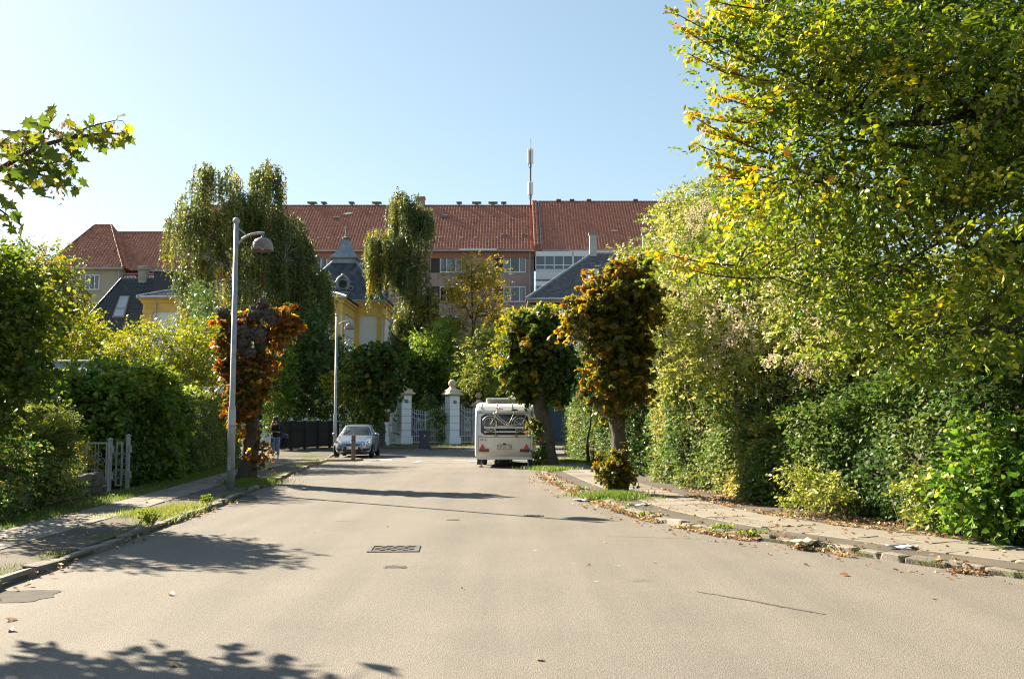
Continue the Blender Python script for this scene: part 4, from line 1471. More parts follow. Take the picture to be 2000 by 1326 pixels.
# pale chimney behind the tower
cp = at(733, 560, TY + 5)
MB().bb(cp.x - .45, cp.x + .45, TY + 5, TY + 6, cp.z - 4, at(733, 546, TY + 5).z).build('chimney', M['oldconcrete'], villa)

# ------------------------------------------------------------------ slate-roofed house on the right
SY = 75.0
sz = at(1040, 584, SY).z
sxa, sxb = at(1030, 584, SY).x, at(1330, 584, SY).x
sd = 10.0
szr = at(1200, 496, SY + 5).z
sh = thing('slate_roof_house', 'house with grey slate hipped roof, blue cladding and pale square chimneys', 'building', ((sxa + sxb) / 2, SY + 4, 0))
MB().bb(sxa + .3, sxb - .3, SY + .3, SY + sd - .3, 0, sz - .25).build('wall', M['bluewall'], sh)
E = [(sxa - .1, SY - .1, sz), (sxb, SY - .1, sz), (sxb, SY + sd, sz), (sxa - .1, SY + sd, sz)]
rla, rlb = at(1156, 496, SY + 5).x, at(1290, 496, SY + 5).x
RA, RB = (rla, SY + 5, szr), (rlb, SY + 5, szr)
sf = [[E[0], E[1], RB, RA], [E[1], E[2], RB], [E[2], E[3], RA, RB], [E[3], E[0], RA]]
roof_deck(sf, M['slate'], sh)
for f in (sf[0], sf[3]):
    slates('roof_slates', f, .26, .135, M['slate'], sh)
for a, b in ((E[0], RA), (RA, RB)):
    MB().tube([Vector(a) + Vector((0, 0, .03)), Vector(b) + Vector((0, 0, .03))], .10, n=7).build('ridge_flashing', M['lead'], sh)
MB().bb(sxa, sxb - .1, SY + .02, SY + sd - .1, sz - .248, sz - .05).build('eaves_soffit', M['stonetrim'], sh)
gutter((sxa - .1, SY - .16, sz - .03), (sxb, SY - .16, sz - .03), sh, .08)
MB().tube([(sxa + .75, SY + .16, sz - .25), (sxa + .75, SY + .16, 3)], .06).build('downpipe', M['zinc'], sh)
for px in (1158, 1262):
    c = at(px, 496, SY + 5)
    h = at(px, 460, SY + 5).z
    k = MB().bb(c.x - .28, c.x + .28, SY + 4.7, SY + 5.3, szr - .8, h).build('chimney', M['palebrick'], sh)
    MB().bb(c.x - .36, c.x + .36, SY + 4.62, SY + 5.38, h + .002, h + .16).build('chimney_cap', M['oldconcrete'], k).location = (0, 0, 0)
frs = frame(sf[0][0], sf[0][1], sf[0][2])
q = [on_plane(px, py, frs) + frs[3] * .12 for px, py in ((1142, 556), (1170, 556), (1170, 527), (1143, 527))]
q2 = [p - frs[3] * .16 for p in q]
so = MB().add(q + q2, [(0, 4, 5, 1), (1, 5, 6, 2), (2, 6, 7, 3), (3, 7, 4, 0), (0, 1, 2, 3)]).build('roof_window', M['vent'], sh, fixn=True)
MB().poly([p + frs[3] * .008 for p in inset(q, .06, .94, .08)]).build('pane', bpy.data.materials['bright_roof_glass'], so, fixn=True).location = (0, 0, 0)
bw = at(1105, 610, SY - .5)
bay = MB()
bay.bb(bw.x - .9, bw.x + 1.6, SY - .6, SY + .28, sz - 4.5, sz - .9)
bo = bay.build('bay', M['panel'], sh)
MB().bb(bw.x - 1.0, bw.x + 1.7, SY - .72, SY + .25, sz - .898, sz - .72).build('bay_roof', M['lead'], bo).location = (0, 0, 0)
ant = thing('television_aerial', 'thin rooftop television aerial with crossbars on the slate roof chimney', 'aerial', (at(1262, 460, SY + 5).x, SY + 5, at(1262, 460, SY + 5).z))
ab = ant.location
MB().tube([ab, ab + Vector((0, 0, .55))], .02, n=6).build('pole', M['zinc'], ant)
bm_ = MB().tube([ab + Vector((-.45, 0, .42)), ab + Vector((.55, 0, .52))], .015, n=5)
for i in range(7):
    c = ab + Vector((-.4 + i * .15, 0, .425 + i * .015))
    bm_.tube([c + Vector((0, -.2, -.08)), c + Vector((0, .2, .08))], .008, n=4)
bm_.build('crossbars', M['zinc'], ant)

# ------------------------------------------------------------------ low shed behind the left hedge
HY = 34.0
ha, hb_ = at(50, 708, HY + 1.6), at(228, 708, HY + 1.6)
shed = thing('garden_shed', 'low shed with grey diamond tiled roof behind the tall leafy hedge', 'shed', ((ha.x + hb_.x) / 2, HY + 1.6, 0))
hz_e = ha.z - 1.05
MB().bb(ha.x + .1, hb_.x - .1, HY + .15, HY + 3.1, 0, hz_e).build('wall', M['oldconcrete'], shed)
hf = [(ha.x, HY, hz_e), (hb_.x, HY, hz_e), (hb_.x, HY + 1.6, ha.z), (ha.x, HY + 1.6, ha.z)]
roof_deck([hf, [(hb_.x, HY + 3.25, hz_e), (ha.x, HY + 3.25, hz_e), (ha.x, HY + 1.6, ha.z), (hb_.x, HY + 1.6, ha.z)]], M['slate'], shed)
shm = vmat('eternit_shingle', [(0, (.20, .20, .22)), (1, (.30, .30, .32))], rough=.8, bump=.004, bscale=30, noisy=.4)
frh = frame(hf[0], hf[1], hf[2])
me_s = MB().add([(0, 0, .022), (.17, .17, .018), (0, .36, .008), (-.17, .17, .018), (0, 0, .004), (.17, .17, .002), (-.17, .17, .002)], [(0, 1, 2, 3), (4, 5, 1, 0), (0, 3, 6, 4)]).mesh('shingle')
a_ = me_s.attributes.new('var', 'FLOAT', 'POINT'); a_.data.foreach_set('value', [.5] * 7)
me_s.materials.append(shm)
mt = Matrix((frh[1], frh[2], frh[3])).transposed().to_4x4()
Lh, Vh = (Vector(hf[1]) - Vector(hf[0])).length, (Vector(hf[3]) - Vector(hf[0])).length
for j in range(int(Vh / .17)):
    for i in range(int(Lh / .34)):
        o = bpy.data.objects.new('shingle', me_s)
        COL.objects.link(o)
        o.parent = shed
        o.matrix_local = Matrix.Translation(frh[0] + frh[1] * ((i + .5 * (j % 2) + .3) * .34) + frh[2] * (j * .17) - Vector(shed.location)) @ mt
MB().tube([hf[3], hf[2]], .09, n=8).build('ridge_cap', M['lead'], shed)
# ------------------------------------------------------------------ vegetation
M['bark'] = mat('grey_brown_bark', (.050, .040, .032), .95, col2=(.125, .102, .080), scale=5, bump=.03, bscale=9, stretch=(6, 6, 1.2), col3=(.10, .095, .06), scale3=.8)
M['knobbark'] = mat('gnarled_burr', (.055, .040, .031), .95, col2=(.13, .10, .078), scale=9, bump=.05, bscale=16)
M['barkdark'] = mat('dark_bark', (.035, .028, .022), .92, col2=(.07, .058, .045), scale=5, bump=.02, bscale=12, stretch=(5, 5, 1))
M['birchbark'] = mat('birch_bark', (.10, .09, .08), .85, col2=(.42, .40, .37), scale=3, bump=.01, bscale=20)
M['stem'] = mat('pale_tan_stem', (.16, .115, .065), .85, col2=(.27, .20, .12), scale=6, bump=.01, bscale=20)
M['twigs'] = mat('inner_twigs', (.030, .026, .014), .95, col2=(.05, .042, .024), scale=6, bump=.05, bscale=9)

G = lambda a, b, c: [(0, a), (.5, b), (1, c)]
LM = {
    'beech': leafmat('beech_leaf', [(0, (.035, .070, .010)), (.40, (.090, .125, .014)), (.70, (.19, .20, .018)), (.93, (.33, .25, .022)), (1, (.40, .15, .02))], trans=.40, tboost=1.6),
    'clematis': leafmat('clematis_leaf', [(0, (.065, .10, .014)), (.5, (.17, .20, .036)), (1, (.33, .30, .09))], trans=.30),
    'ivy': leafmat('ivy_leaf', [(0, (.022, .050, .012)), (.45, (.060, .105, .022)), (.8, (.15, .16, .04)), (1, (.30, .24, .06))], trans=.34, rough=.55, spec=.25),
    'hazel': leafmat('hazel_leaf', [(0, (.035, .080, .012)), (.6, (.085, .145, .02)), (1, (.24, .24, .03))], trans=.45),
    'chestnut': leafmat('rusty_chestnut_leaf', [(0, (.035, .048, .010)), (.40, (.075, .080, .015)), (.65, (.135, .108, .016)), (.86, (.26, .175, .02)), (1, (.18, .08, .018))], trans=.5, tboost=1.9),
    'chestgreen': leafmat('green_chestnut_leaf', [(0, (.022, .045, .008)), (.55, (.055, .085, .012)), (.88, (.13, .125, .016)), (1, (.24, .16, .02))], trans=.42, tboost=1.6),
    'chestdark': leafmat('dark_chestnut_leaf', [(0, (.018, .045, .008)), (.6, (.042, .080, .012)), (1, (.13, .13, .02))], trans=.34),
    'red': leafmat('red_chestnut_leaf', [(0, (.035, .045, .010)), (.35, (.070, .062, .012)), (.55, (.13, .060, .015)), (.75, (.23, .070, .018)), (.9, (.26, .145, .018)), (1, (.30, .22, .025))], trans=.5, tboost=1.9),
    'birch': leafmat('birch_leaf', [(0, (.040, .062, .018)), (.5, (.085, .105, .028)), (.85, (.15, .15, .035)), (1, (.34, .24, .02))], trans=.38),
    'gold': leafmat('golden_leaf', [(0, (.08, .095, .016)), (.5, (.20, .165, .025)), (1, (.34, .22, .03))], trans=.42),
    'yellowgreen': leafmat('yellow_green_leaf', [(0, (.065, .09, .010)), (.5, (.135, .145, .012)), (1, (.25, .20, .018))], trans=.48, tboost=1.6),
    'lime': leafmat('bright_green_leaf', [(0, (.06, .12, .018)), (.5, (.13, .20, .03)), (1, (.24, .27, .05))], trans=.45),
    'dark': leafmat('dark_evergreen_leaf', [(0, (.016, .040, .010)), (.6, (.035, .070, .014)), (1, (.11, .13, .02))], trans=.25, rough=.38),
    'conifer': leafmat('conifer_spray', [(0, (.025, .055, .016)), (.6, (.060, .100, .026)), (1, (.13, .15, .03))], trans=.2, rough=.6),
    'juniper': leafmat('juniper_spray', [(0, (.025, .048, .010)), (.5, (.065, .090, .014)), (1, (.17, .175, .02))], trans=.3, rough=.6),
    'laurel': leafmat('glossy_leaf', [(0, (.030, .065, .014)), (.6, (.080, .125, .03)), (1, (.20, .23, .08))], trans=.25, rough=.22, spec=.7),
    'maple': leafmat('maple_leaf', [(0, (.028, .052, .008)), (.5, (.070, .098, .012)), (1, (.19, .175, .02))], trans=.5, tboost=1.6),
    'hedge': leafmat('hedge_leaf', [(0, (.025, .058, .010)), (.5, (.065, .115, .016)), (1, (.19, .21, .03))], trans=.40),
    'privet': leafmat('privet_leaf', [(0, (.035, .060, .012)), (.5, (.085, .115, .022)), (1, (.22, .21, .04))], trans=.36),
    'oldtree': leafmat('olive_leaf', [(0, (.045, .075, .016)), (.5, (.10, .120, .022)), (.85, (.20, .17, .03)), (1, (.38, .14, .02))], trans=.4),
    'fluff': leafmat('clematis_seed_fluff', [(0, (.40, .32, .22)), (1, (.56, .48, .35))], trans=.3, rough=.9, tboost=1.0),
}

def plant(name, label, cat, base, arrays, m, shape='diamond', limbs=None, centres=None, twig=.012, frac=.6, group=None, bark='bark', leafname='crown'):
    t = thing(name, label, cat, (base[0], base[1], base[2] if len(base) > 2 else 0.07), group=group)
    a = cat_l(arrays) if isinstance(arrays[0], list) else arrays
    o = link(leafname, leaves_mesh(leafname, *a, shape=shape), m, t)
    o['kind'] = 'stuff'
    if limbs:
        w = wood(limbs, centres, twig, frac=frac).build('trunk', M[bark], t, smooth=True)
    return t

def auto_limbs(base, centres, r0, n=7, h0=.35, lean=(0, 0)):
    """Trunk to the middle of the crown and n limbs towards spread-out clusters."""
    C = np.array(centres)
    top = C[np.argmax(C[:, 2])]
    b = Vector(base)
    mid = C.mean(0)
    hh = b.z + (top[2] - b.z) * h0
    fork = Vector((b.x * .6 + mid[0] * .4, b.y * .6 + mid[1] * .4, hh))
    tip = Vector((top[0] * .7 + mid[0] * .3, top[1] * .7 + mid[1] * .3, b.z + (top[2] - b.z) * .92))
    limbs = [([b, b.lerp(fork, .5) + Vector((random.uniform(-.1, .1), 0, 0)), fork, fork.lerp(tip, .55) + Vector((random.uniform(-.2, .2), random.uniform(-.2, .2), 0)), tip], r0, r0 * .12)]
    idx = [int(rng.integers(len(C)))]
    for _ in range(n - 1):
        d = np.min(np.linalg.norm(C[:, None, :] - C[idx][None], axis=2), axis=1)
        idx.append(int(np.argmax(d)))
    for i in idx:
        c = Vector(C[i])
        s = fork.lerp(tip, min(.9, max(0, (c.z - fork.z) / max(tip.z - fork.z, .1) * .6)))
        m = s.lerp(c, .5) + Vector((0, 0, .12 * (c - s).length))
        limbs.append(([s, m, s.lerp(c, .93)], r0 * .38, r0 * .06))
    return limbs

def gpos(px, Y):
    return (at(px, 900, Y).x, Y, 0.05)

def tree(name, label, basepx, Y, blobs, m, ncl, spr, mm, leaf, shape='diamond', cat='tree', r0=.14, nl=7, clr=.35, L=.45, droop=.25, shell=.45, up=.25, varf=None, vary=.2, group=None, bark='bark', frac=.5, flat=.6, h0=.35, spread=.8, lvar=.14):
    a, c = crown(blobs, ncl, spr, mm, leaf, clr=clr, L=L, droop=droop, shell=shell, up=up, varf=varf, vary=vary, flat=flat, spread=spread, lvar=lvar)
    b = gpos(basepx, Y)
    return plant(name, label, cat, b, a, m, shape, auto_limbs(b, c, r0, nl, h0), c, twig=max(.008, r0 * .07), frac=frac, group=group, bark=bark)

def palmate(arr, k=5):
    """Turns each leaf into k drooping leaflets fanned from one point."""
    C, D, Nn, S, V = arr
    n = len(C)
    D = nrm(D)
    Nn = nrm(Nn - D * np.sum(Nn * D, axis=1, keepdims=True))
    B = np.cross(Nn, D)
    out = []
    for i in range(k):
        a = (i - (k - 1) / 2) * (1.9 / (k - 1))
        d = D * math.cos(a) + B * math.sin(a) + np.array([0, 0, -.35]) + rng.normal(0, .10, (n, 3))
        out.append([C, d, Nn + rng.normal(0, .15, (n, 3)), S * (1 - .16 * abs(a)) * rng.uniform(.85, 1.1, n), V + rng.normal(0, .05, n)])
    return cat_l(out)

# ---- horse chestnuts along the kerbs -------------------------------------------------
def chestnut(name, label, basepx, basepy, blobs, shoots, m, leaf, ncl, spr, mm, trunk_h, r0, lean=0.0, varf=None, knobs=None, top=None, clr=.16, nshoot=64, keep=None):
    b = gnd(basepx, basepy, .06)
    t = thing(name, label, 'tree', b, group='pollarded street chestnuts')
    a, c = crown(blobs, ncl, spr, mm, leaf, clr=clr * .85, L=.27, droop=.5, shell=.35, up=.1, varf=varf, vary=.26, flat=.55)
    if keep is not None:
        kk = keep(a[0])
        a = [x[kk] for x in a]
    a = palmate(a)
    o = link('crown', leaves_mesh('crown', *a, shape='diamond'), m, t)
    o['kind'] = 'stuff'
    if shoots:
        a2, c2 = crown(shoots, nshoot, spr, mm, leaf * .7, clr=.12, L=.18, droop=.4, shell=.4, up=.2, varf=varf, vary=.22)
        a2 = palmate(a2)
        o2 = link('base_shoots', leaves_mesh('base_shoots', *a2, shape='diamond'), m, t)
        o2['kind'] = 'stuff'
    # gnarled trunk: a tube with swellings
    topz = b.z + trunk_h
    path = [Vector((b.x + lean * k + .05 * math.sin(k * 4), b.y, b.z - .08 + (trunk_h + .08) * k)) for k in [i / 11 for i in range(12)]]
    rad = [r0 * (1.28 if i == 0 else 1.1 if i == 1 else 1.0 - .022 * i + .07 * math.sin(i * 1.9)) for i in range(12)]
    mb = MB()
    pp = smooth_path(path, 3)
    rr2 = [rad[min(int(i / 3), 11)] * (1 + .03 * math.sin(i * 2.2)) for i in range(len(pp))]
    mb.tube(pp, rr2, n=16)
    for i, v in enumerate(mb.v):
        v = Vector(v)
        d = Vector((v.x - b.x, v.y - b.y, 0))
        q = mnoise.noise(v * 3.2) * .10 + mnoise.noise(Vector((v.x * 9, v.y * 9, v.z * 2))) * .05
        mb.v[i] = tuple(v + d * q)
    mb.build('trunk', M['bark'], t, smooth=True)
    tp = path[-1]
    limbs = []
    for e_ in (top or []):
        limbs.append(([tp - Vector((0, 0, .25)), tp.lerp(e_, .5) + Vector((0, 0, .06)), e_], r0 * .62, r0 * .34))
    w = wood(limbs, c, .010, frac=.8)
    w.build('branches', M['bark'], t, smooth=True)
    for i, (kx, ky, kY, kr) in enumerate(knobs or []):
        p = at(kx, ky, kY)
        kb = MB()
        rnd = random.Random(i)
        kr *= .78
        kb.ball((0, 0, 0), kr * .8, 14, 9, bumpy=.5, seed=i)
        for _ in range(46):
            d = Vector((rnd.gauss(0, 1), rnd.gauss(0, 1), rnd.gauss(0, 1))).normalized()
            kb.ball(d * kr * rnd.uniform(.75, .98), kr * rnd.uniform(.12, .27), 7, 5, bumpy=.5, seed=i + _)
        ko = kb.build('knob', M['knobbark'], t, smooth=True)
        ko.location = Vector(ko.location) + p
    return t

Yc = gnd(1205, 965, .06).y
chestnut('horse_chestnut', 'rusty brown horse chestnut with a leafy tuft at its foot beside the ivy hedge', 1208, 965,
         [Bl(1200, 560, Yc, 46, 36, .55), Bl(1245, 580, Yc, 36, 44, .5), Bl(1135, 620, Yc - .1, 26, 28, .35), Bl(1215, 630, Yc, 38, 44, .5), Bl(1165, 590, Yc, 34, 32, .4), Bl(1185, 670, Yc - .3, 22, 36, .3), Bl(1225, 690, Yc - .2, 26, 40, .35),
          Bl(1178, 745, Yc - .35, 22, 36, .25), Bl(1215, 745, Yc - .4, 24, 40, .25), Bl(1195, 780, Yc - .4, 22, 22, .2), Bl(1240, 740, Yc, 16, 40, .3), Bl(1235, 530, Yc, 26, 22, .35)],
         [Bl(1192, 912, Yc - .15, 18, 36, .2), Bl(1210, 928, Yc - .15, 16, 24, .2)], LM['chestnut'], .118, 430, 4, 5, 2.35, .195, lean=-.05,
         varf=lambda P: np.clip((2.4 - P[:, 0]) * .12 + (P[:, 2] - 3.6) * .05, -.2, .25), top=[at(1150, 620, Yc), at(1245, 600, Yc), at(1200, 540, Yc)])
Yd = gnd(1070, 912, .06).y
chestnut('horse_chestnut', 'green horse chestnut with leaning trunk beside the white caravan', 1072, 912,
         [Bl(1050, 680, Yd, 62, 60, 1.2), Bl(1075, 715, Yd, 42, 46, .9), Bl(1020, 650, Yd, 30, 36, .7), Bl(1010, 720, Yd, 28, 40, .7), Bl(1060, 635, Yd, 36, 28, .7), Bl(1030, 755, Yd, 30, 18, .6), Bl(1080, 765, Yd, 26, 16, .5)],
         [Bl(1058, 890, Yd - .35, 9, 16, .12), Bl(1048, 838, Yd - .3, 8, 14, .15)], LM['chestgreen'], .16, 440, 4, 5, 2.4, .30, lean=-.30, nshoot=22,
         varf=lambda P: np.clip((1.0 - P[:, 0]) * .10, -.22, .16), top=[at(1030, 690, Yd), at(1085, 690, Yd), at(1050, 650, Yd)])
Ye = gnd(482, 938, .06).y
chestnut('horse_chestnut', 'red leaved horse chestnut with knobbly pollard heads behind the tall lamp post', 480, 938,
         [Bl(450, 638, Ye, 20, 26, .3), Bl(446, 690, Ye, 16, 30, .3), Bl(556, 620, Ye, 26, 18, .35), Bl(545, 648, Ye, 24, 16, .3), Bl(472, 762, Ye - .35, 26, 34, .25), Bl(500, 770, Ye - .4, 20, 36, .25), Bl(464, 810, Ye - .3, 12, 28, .2), Bl(494, 836, Ye - .35, 10, 10, .15), Bl(486, 785, Ye - .4, 24, 26, .2), Bl(486, 745, Ye - .35, 26, 24, .2), Bl(523, 690, Ye, 10, 36, .2), Bl(485, 622, Ye + .1, 18, 18, .25), Bl(462, 715, Ye, 16, 20, .25), Bl(490, 735, Ye - .3, 24, 16, .2)],
         [Bl(506, 885, Ye - .2, 10, 28, .2)], LM['red'], .112, 270, 4, 5, 2.9, .235, lean=.18, clr=.10, nshoot=14, keep=lambda P: ~((P[:, 0] > -6.72) & (P[:, 2] < 2.25)),
         varf=lambda P: (P[:, 0] + 7.2) * .10 - .05, top=[at(448, 640, Ye), at(470, 660, Ye), at(512, 640, Ye), at(530, 632, Ye)],
         knobs=[(478, 650, Ye - .35, .30), (505, 655, Ye - .4, .30), (498, 612, Ye - .35, .27), (514, 594, Ye - .3, .20), (525, 615, Ye - .35, .24), (534, 625, Ye - .4, .22), (490, 690, Ye - .35, .22), (435, 612, Ye - .1, .22), (432, 675, Ye, .2), (478, 668, Ye - .35, .2)])
Yf = 54.0
chestnut('horse_chestnut', 'dark green horse chestnut standing behind the silver car', 742, 873.5,
         [Bl(738, 715, Yf, 52, 46, 1.7), Bl(703, 712, Yf, 30, 24, 1.2), Bl(760, 740, Yf, 32, 40, 1.2), Bl(735, 775, Yf, 24, 40, 1.0), Bl(700, 740, Yf, 30, 34, 1.2), Bl(745, 694, Yf, 38, 20, 1.2), Bl(742, 805, Yf, 14, 24, .6)],
         [], LM['chestdark'], .18, 380, 4, 5, 2.6, .30, lean=.0, varf=lambda P: np.clip((-7.3 - P[:, 0]) * .10, -.25, .3),
         top=[at(720, 720, Yf), at(758, 730, Yf), at(738, 690, Yf)])

# ---- large beech on the right ---------------------------------------------------------
def beech():
    blobs = [Bl(1600, 120, 13.6, 140, 95, 1.8), Bl(1470, 62, 13.4, 80, 34, 1.0), Bl(1780, 230, 14.0, 260, 200, 2.8), Bl(1530, 270, 13.6, 105, 66, 1.5), Bl(1950, 150, 14.5, 260, 230, 3.0),
             Bl(1650, 380, 13.6, 200, 70, 2.0), Bl(1930, 470, 12.8, 170, 110, 2.0), Bl(1860, 660, 12.8, 170, 62, 1.4), Bl(1800, -120, 15, 420, 160, 3.0), Bl(2150, 300, 13.5, 220, 330, 2.6), Bl(1540, -40, 14, 140, 70, 1.8),
             Bl(1690, 560, 14.0, 140, 46, 1.2), Bl(1460, 515, 15.0, 120, 22, .9), Bl(1560, 480, 14.2, 110, 36, 1.0)]
    def vf(P):
        # outer leaves towards the street have turned yellow first
        return np.clip((4.6 - P[:, 0]) * .06, -.16, .08) - .12 + np.clip((13.4 - P[:, 1]) * .05, -.1, .1)
    a, c = crown(blobs, 900, 13, 8, .084, clr=.33, L=.38, droop=.22, shell=.3, up=.10, flat=.8, vary=.17, varf=vf, lvar=.10, aniso=(1.2, 1.2, .34), out=.25)
    # long feathery shoots that stick out against the sky
    tips = [((1440, 95), (1300, 28)), ((1450, 130), (1315, 60)), ((1460, 170), (1322, 105)), ((1470, 300), (1338, 232)), ((1480, 330), (1345, 285)), ((1490, 350), (1362, 318)), ((1460, 240), (1330, 225)), ((1470, 20), (1330, -10)),
            ((1500, 215), (1385, 190)), ((1520, 60), (1380, 20)), ((1450, 280), (1350, 255)), ((1420, 520), (1262, 492)), ((1440, 545), (1300, 520)), ((1480, 160), (1372, 130)), ((1470, 345), (1380, 345))]
    extra, shoots = [], []
    for (p, q) in tips:
        Y = rng.uniform(13.0, 14.0)
        A_, B_ = at(p[0] + 30, p[1], Y + .3), at(q[0] + 22, q[1], Y)
        shoots.append(([A_, A_.lerp(B_, .5) + Vector((0, 0, -.04)), B_], .016, .006))
        n = 22
        tt = rng.uniform(0, 1, n)
        P = np.array([A_.lerp(B_, x)[:] for x in tt])
        d = np.array((B_ - A_).normalized())
        D = nrm(d[None] * 1.0 + rng.normal(0, .5, (n, 3)))
        extra.append(sprays(P, D, .20, 6, .08, droop=.12, flat=.8, svar=.62 + .22 * tt + rng.normal(0, .1, n), lvar=.12))
    a = cat_l([a] + extra)
    base = Vector((9.9, 17.2, .05))
    t = thing('beech_tree', 'big yellow green beech arching over the leaf strewn footway', 'tree', base)
    # the 300 leaves that show largest are pieces of their own
    C = a[0]
    d = np.linalg.norm(C - np.array([0, 0, CAMZ]), axis=1)
    px = C[:, 0] / np.maximum(C[:, 1], .1) * F + 1000
    infr = (px < 1995) & (px > 1280) & (C[:, 2] > 1.5) & (C[:, 2] < 1.68 + .41 * C[:, 1])
    order = np.argsort(np.where(infr, d / a[3], 1e9))[:280]
    mask = np.zeros(len(C), bool); mask[order] = True
    o = link('crown', leaves_mesh('crown', *[x[~mask] for x in a], shape='oval'), LM['beech'], t)
    o['kind'] = 'stuff'
    vs = []
    for v in (.3, .5, .65, .8, .95):
        me = leaves_mesh('leaf', np.zeros((1, 3)), np.array([[1.0, 0, 0]]), np.array([[0, 0, 1.0]]), np.array([1.0]), np.array([v]), 'oval')
        me.materials.append(LM['beech'])
        vs.append(me)
    for i in order:
        D = Vector(a[1][i]).normalized(); Nn = Vector(a[2][i]); Nn = (Nn - D * Nn.dot(D)).normalized(); B = Nn.cross(D)
        lf = bpy.data.objects.new('leaf', vs[int(np.clip(a[4][i], 0, .99) * 5)])
        COL.objects.link(lf)
        lf.parent = t
        s = float(a[3][i])
        lf.matrix_local = Matrix.Translation(Vector(C[i]) - base) @ Matrix((D, B, Nn)).transposed().to_4x4() @ Matrix.Scale(s, 4)
    J = lambda x, y, Y: at(x, y, Y)
    limbs = [([base, base + Vector((-.1, 0, 1.6)), base + Vector((-.2, -.2, 3.4)), base + Vector((-.15, -.4, 6.0)), base + Vector((.2, -.4, 9.5))], .34, .12)]
    f0 = base + Vector((-.2, -.2, 3.0)); f1 = base + Vector((-.15, -.3, 4.3)); f2 = base + Vector((-.12, -.4, 5.6))
    for s, pts, r in ((f1, [(2000, 290, 15), (1930, 240, 14.6), (1874, 205, 14.3), (1780, 127, 14), (1732, 83, 13.8), (1711, 35, 13.8)], .10),
                      (f0, [(2000, 335, 15), (1950, 306, 14.5), (1845, 300, 14), (1780, 286, 13.9), (1689, 277, 13.8), (1560, 262, 13.6)], .095),
                      (f0, [(2010, 400, 14.6), (1881, 393, 14), (1780, 389, 13.8), (1714, 380, 13.7), (1656, 362, 13.6), (1530, 350, 13.5)], .075),
                      (f2, [(2000, 60, 15), (1940, -20, 14.8)], .09), (f2, [(1930, 110, 14.6), (1850, 20, 14.2), (1760, -80, 14)], .08),
                      (f1, [(1940, 250, 14.2), (1830, 240, 13.9), (1707, 243, 13.8), (1649, 217, 13.6), (1555, 152, 13.5), (1512, 130, 13.5), (1436, 90, 13.4)], .07),
                      (f0, [(2020, 480, 13.8), (1930, 500, 13.2), (1850, 470, 13.0), (1760, 520, 13.2)], .06),
                      (f0, [(2040, 600, 13.6), (1960, 640, 13.0), (1860, 650, 12.8), (1760, 660, 12.8)], .05),
                      (f1, [(2060, 240, 14), (2150, 200, 13)], .07), (f0, [(1900, 450, 14.8), (1700, 520, 14.8), (1480, 525, 15)], .05)):
        limbs.append(([s] + [J(*q) for q in pts], r, .016))
    w = wood(limbs + shoots, c, .011, frac=.75, maxd=3.0)
    w.build('trunk', M['barkdark'], t, smooth=True)
beech()

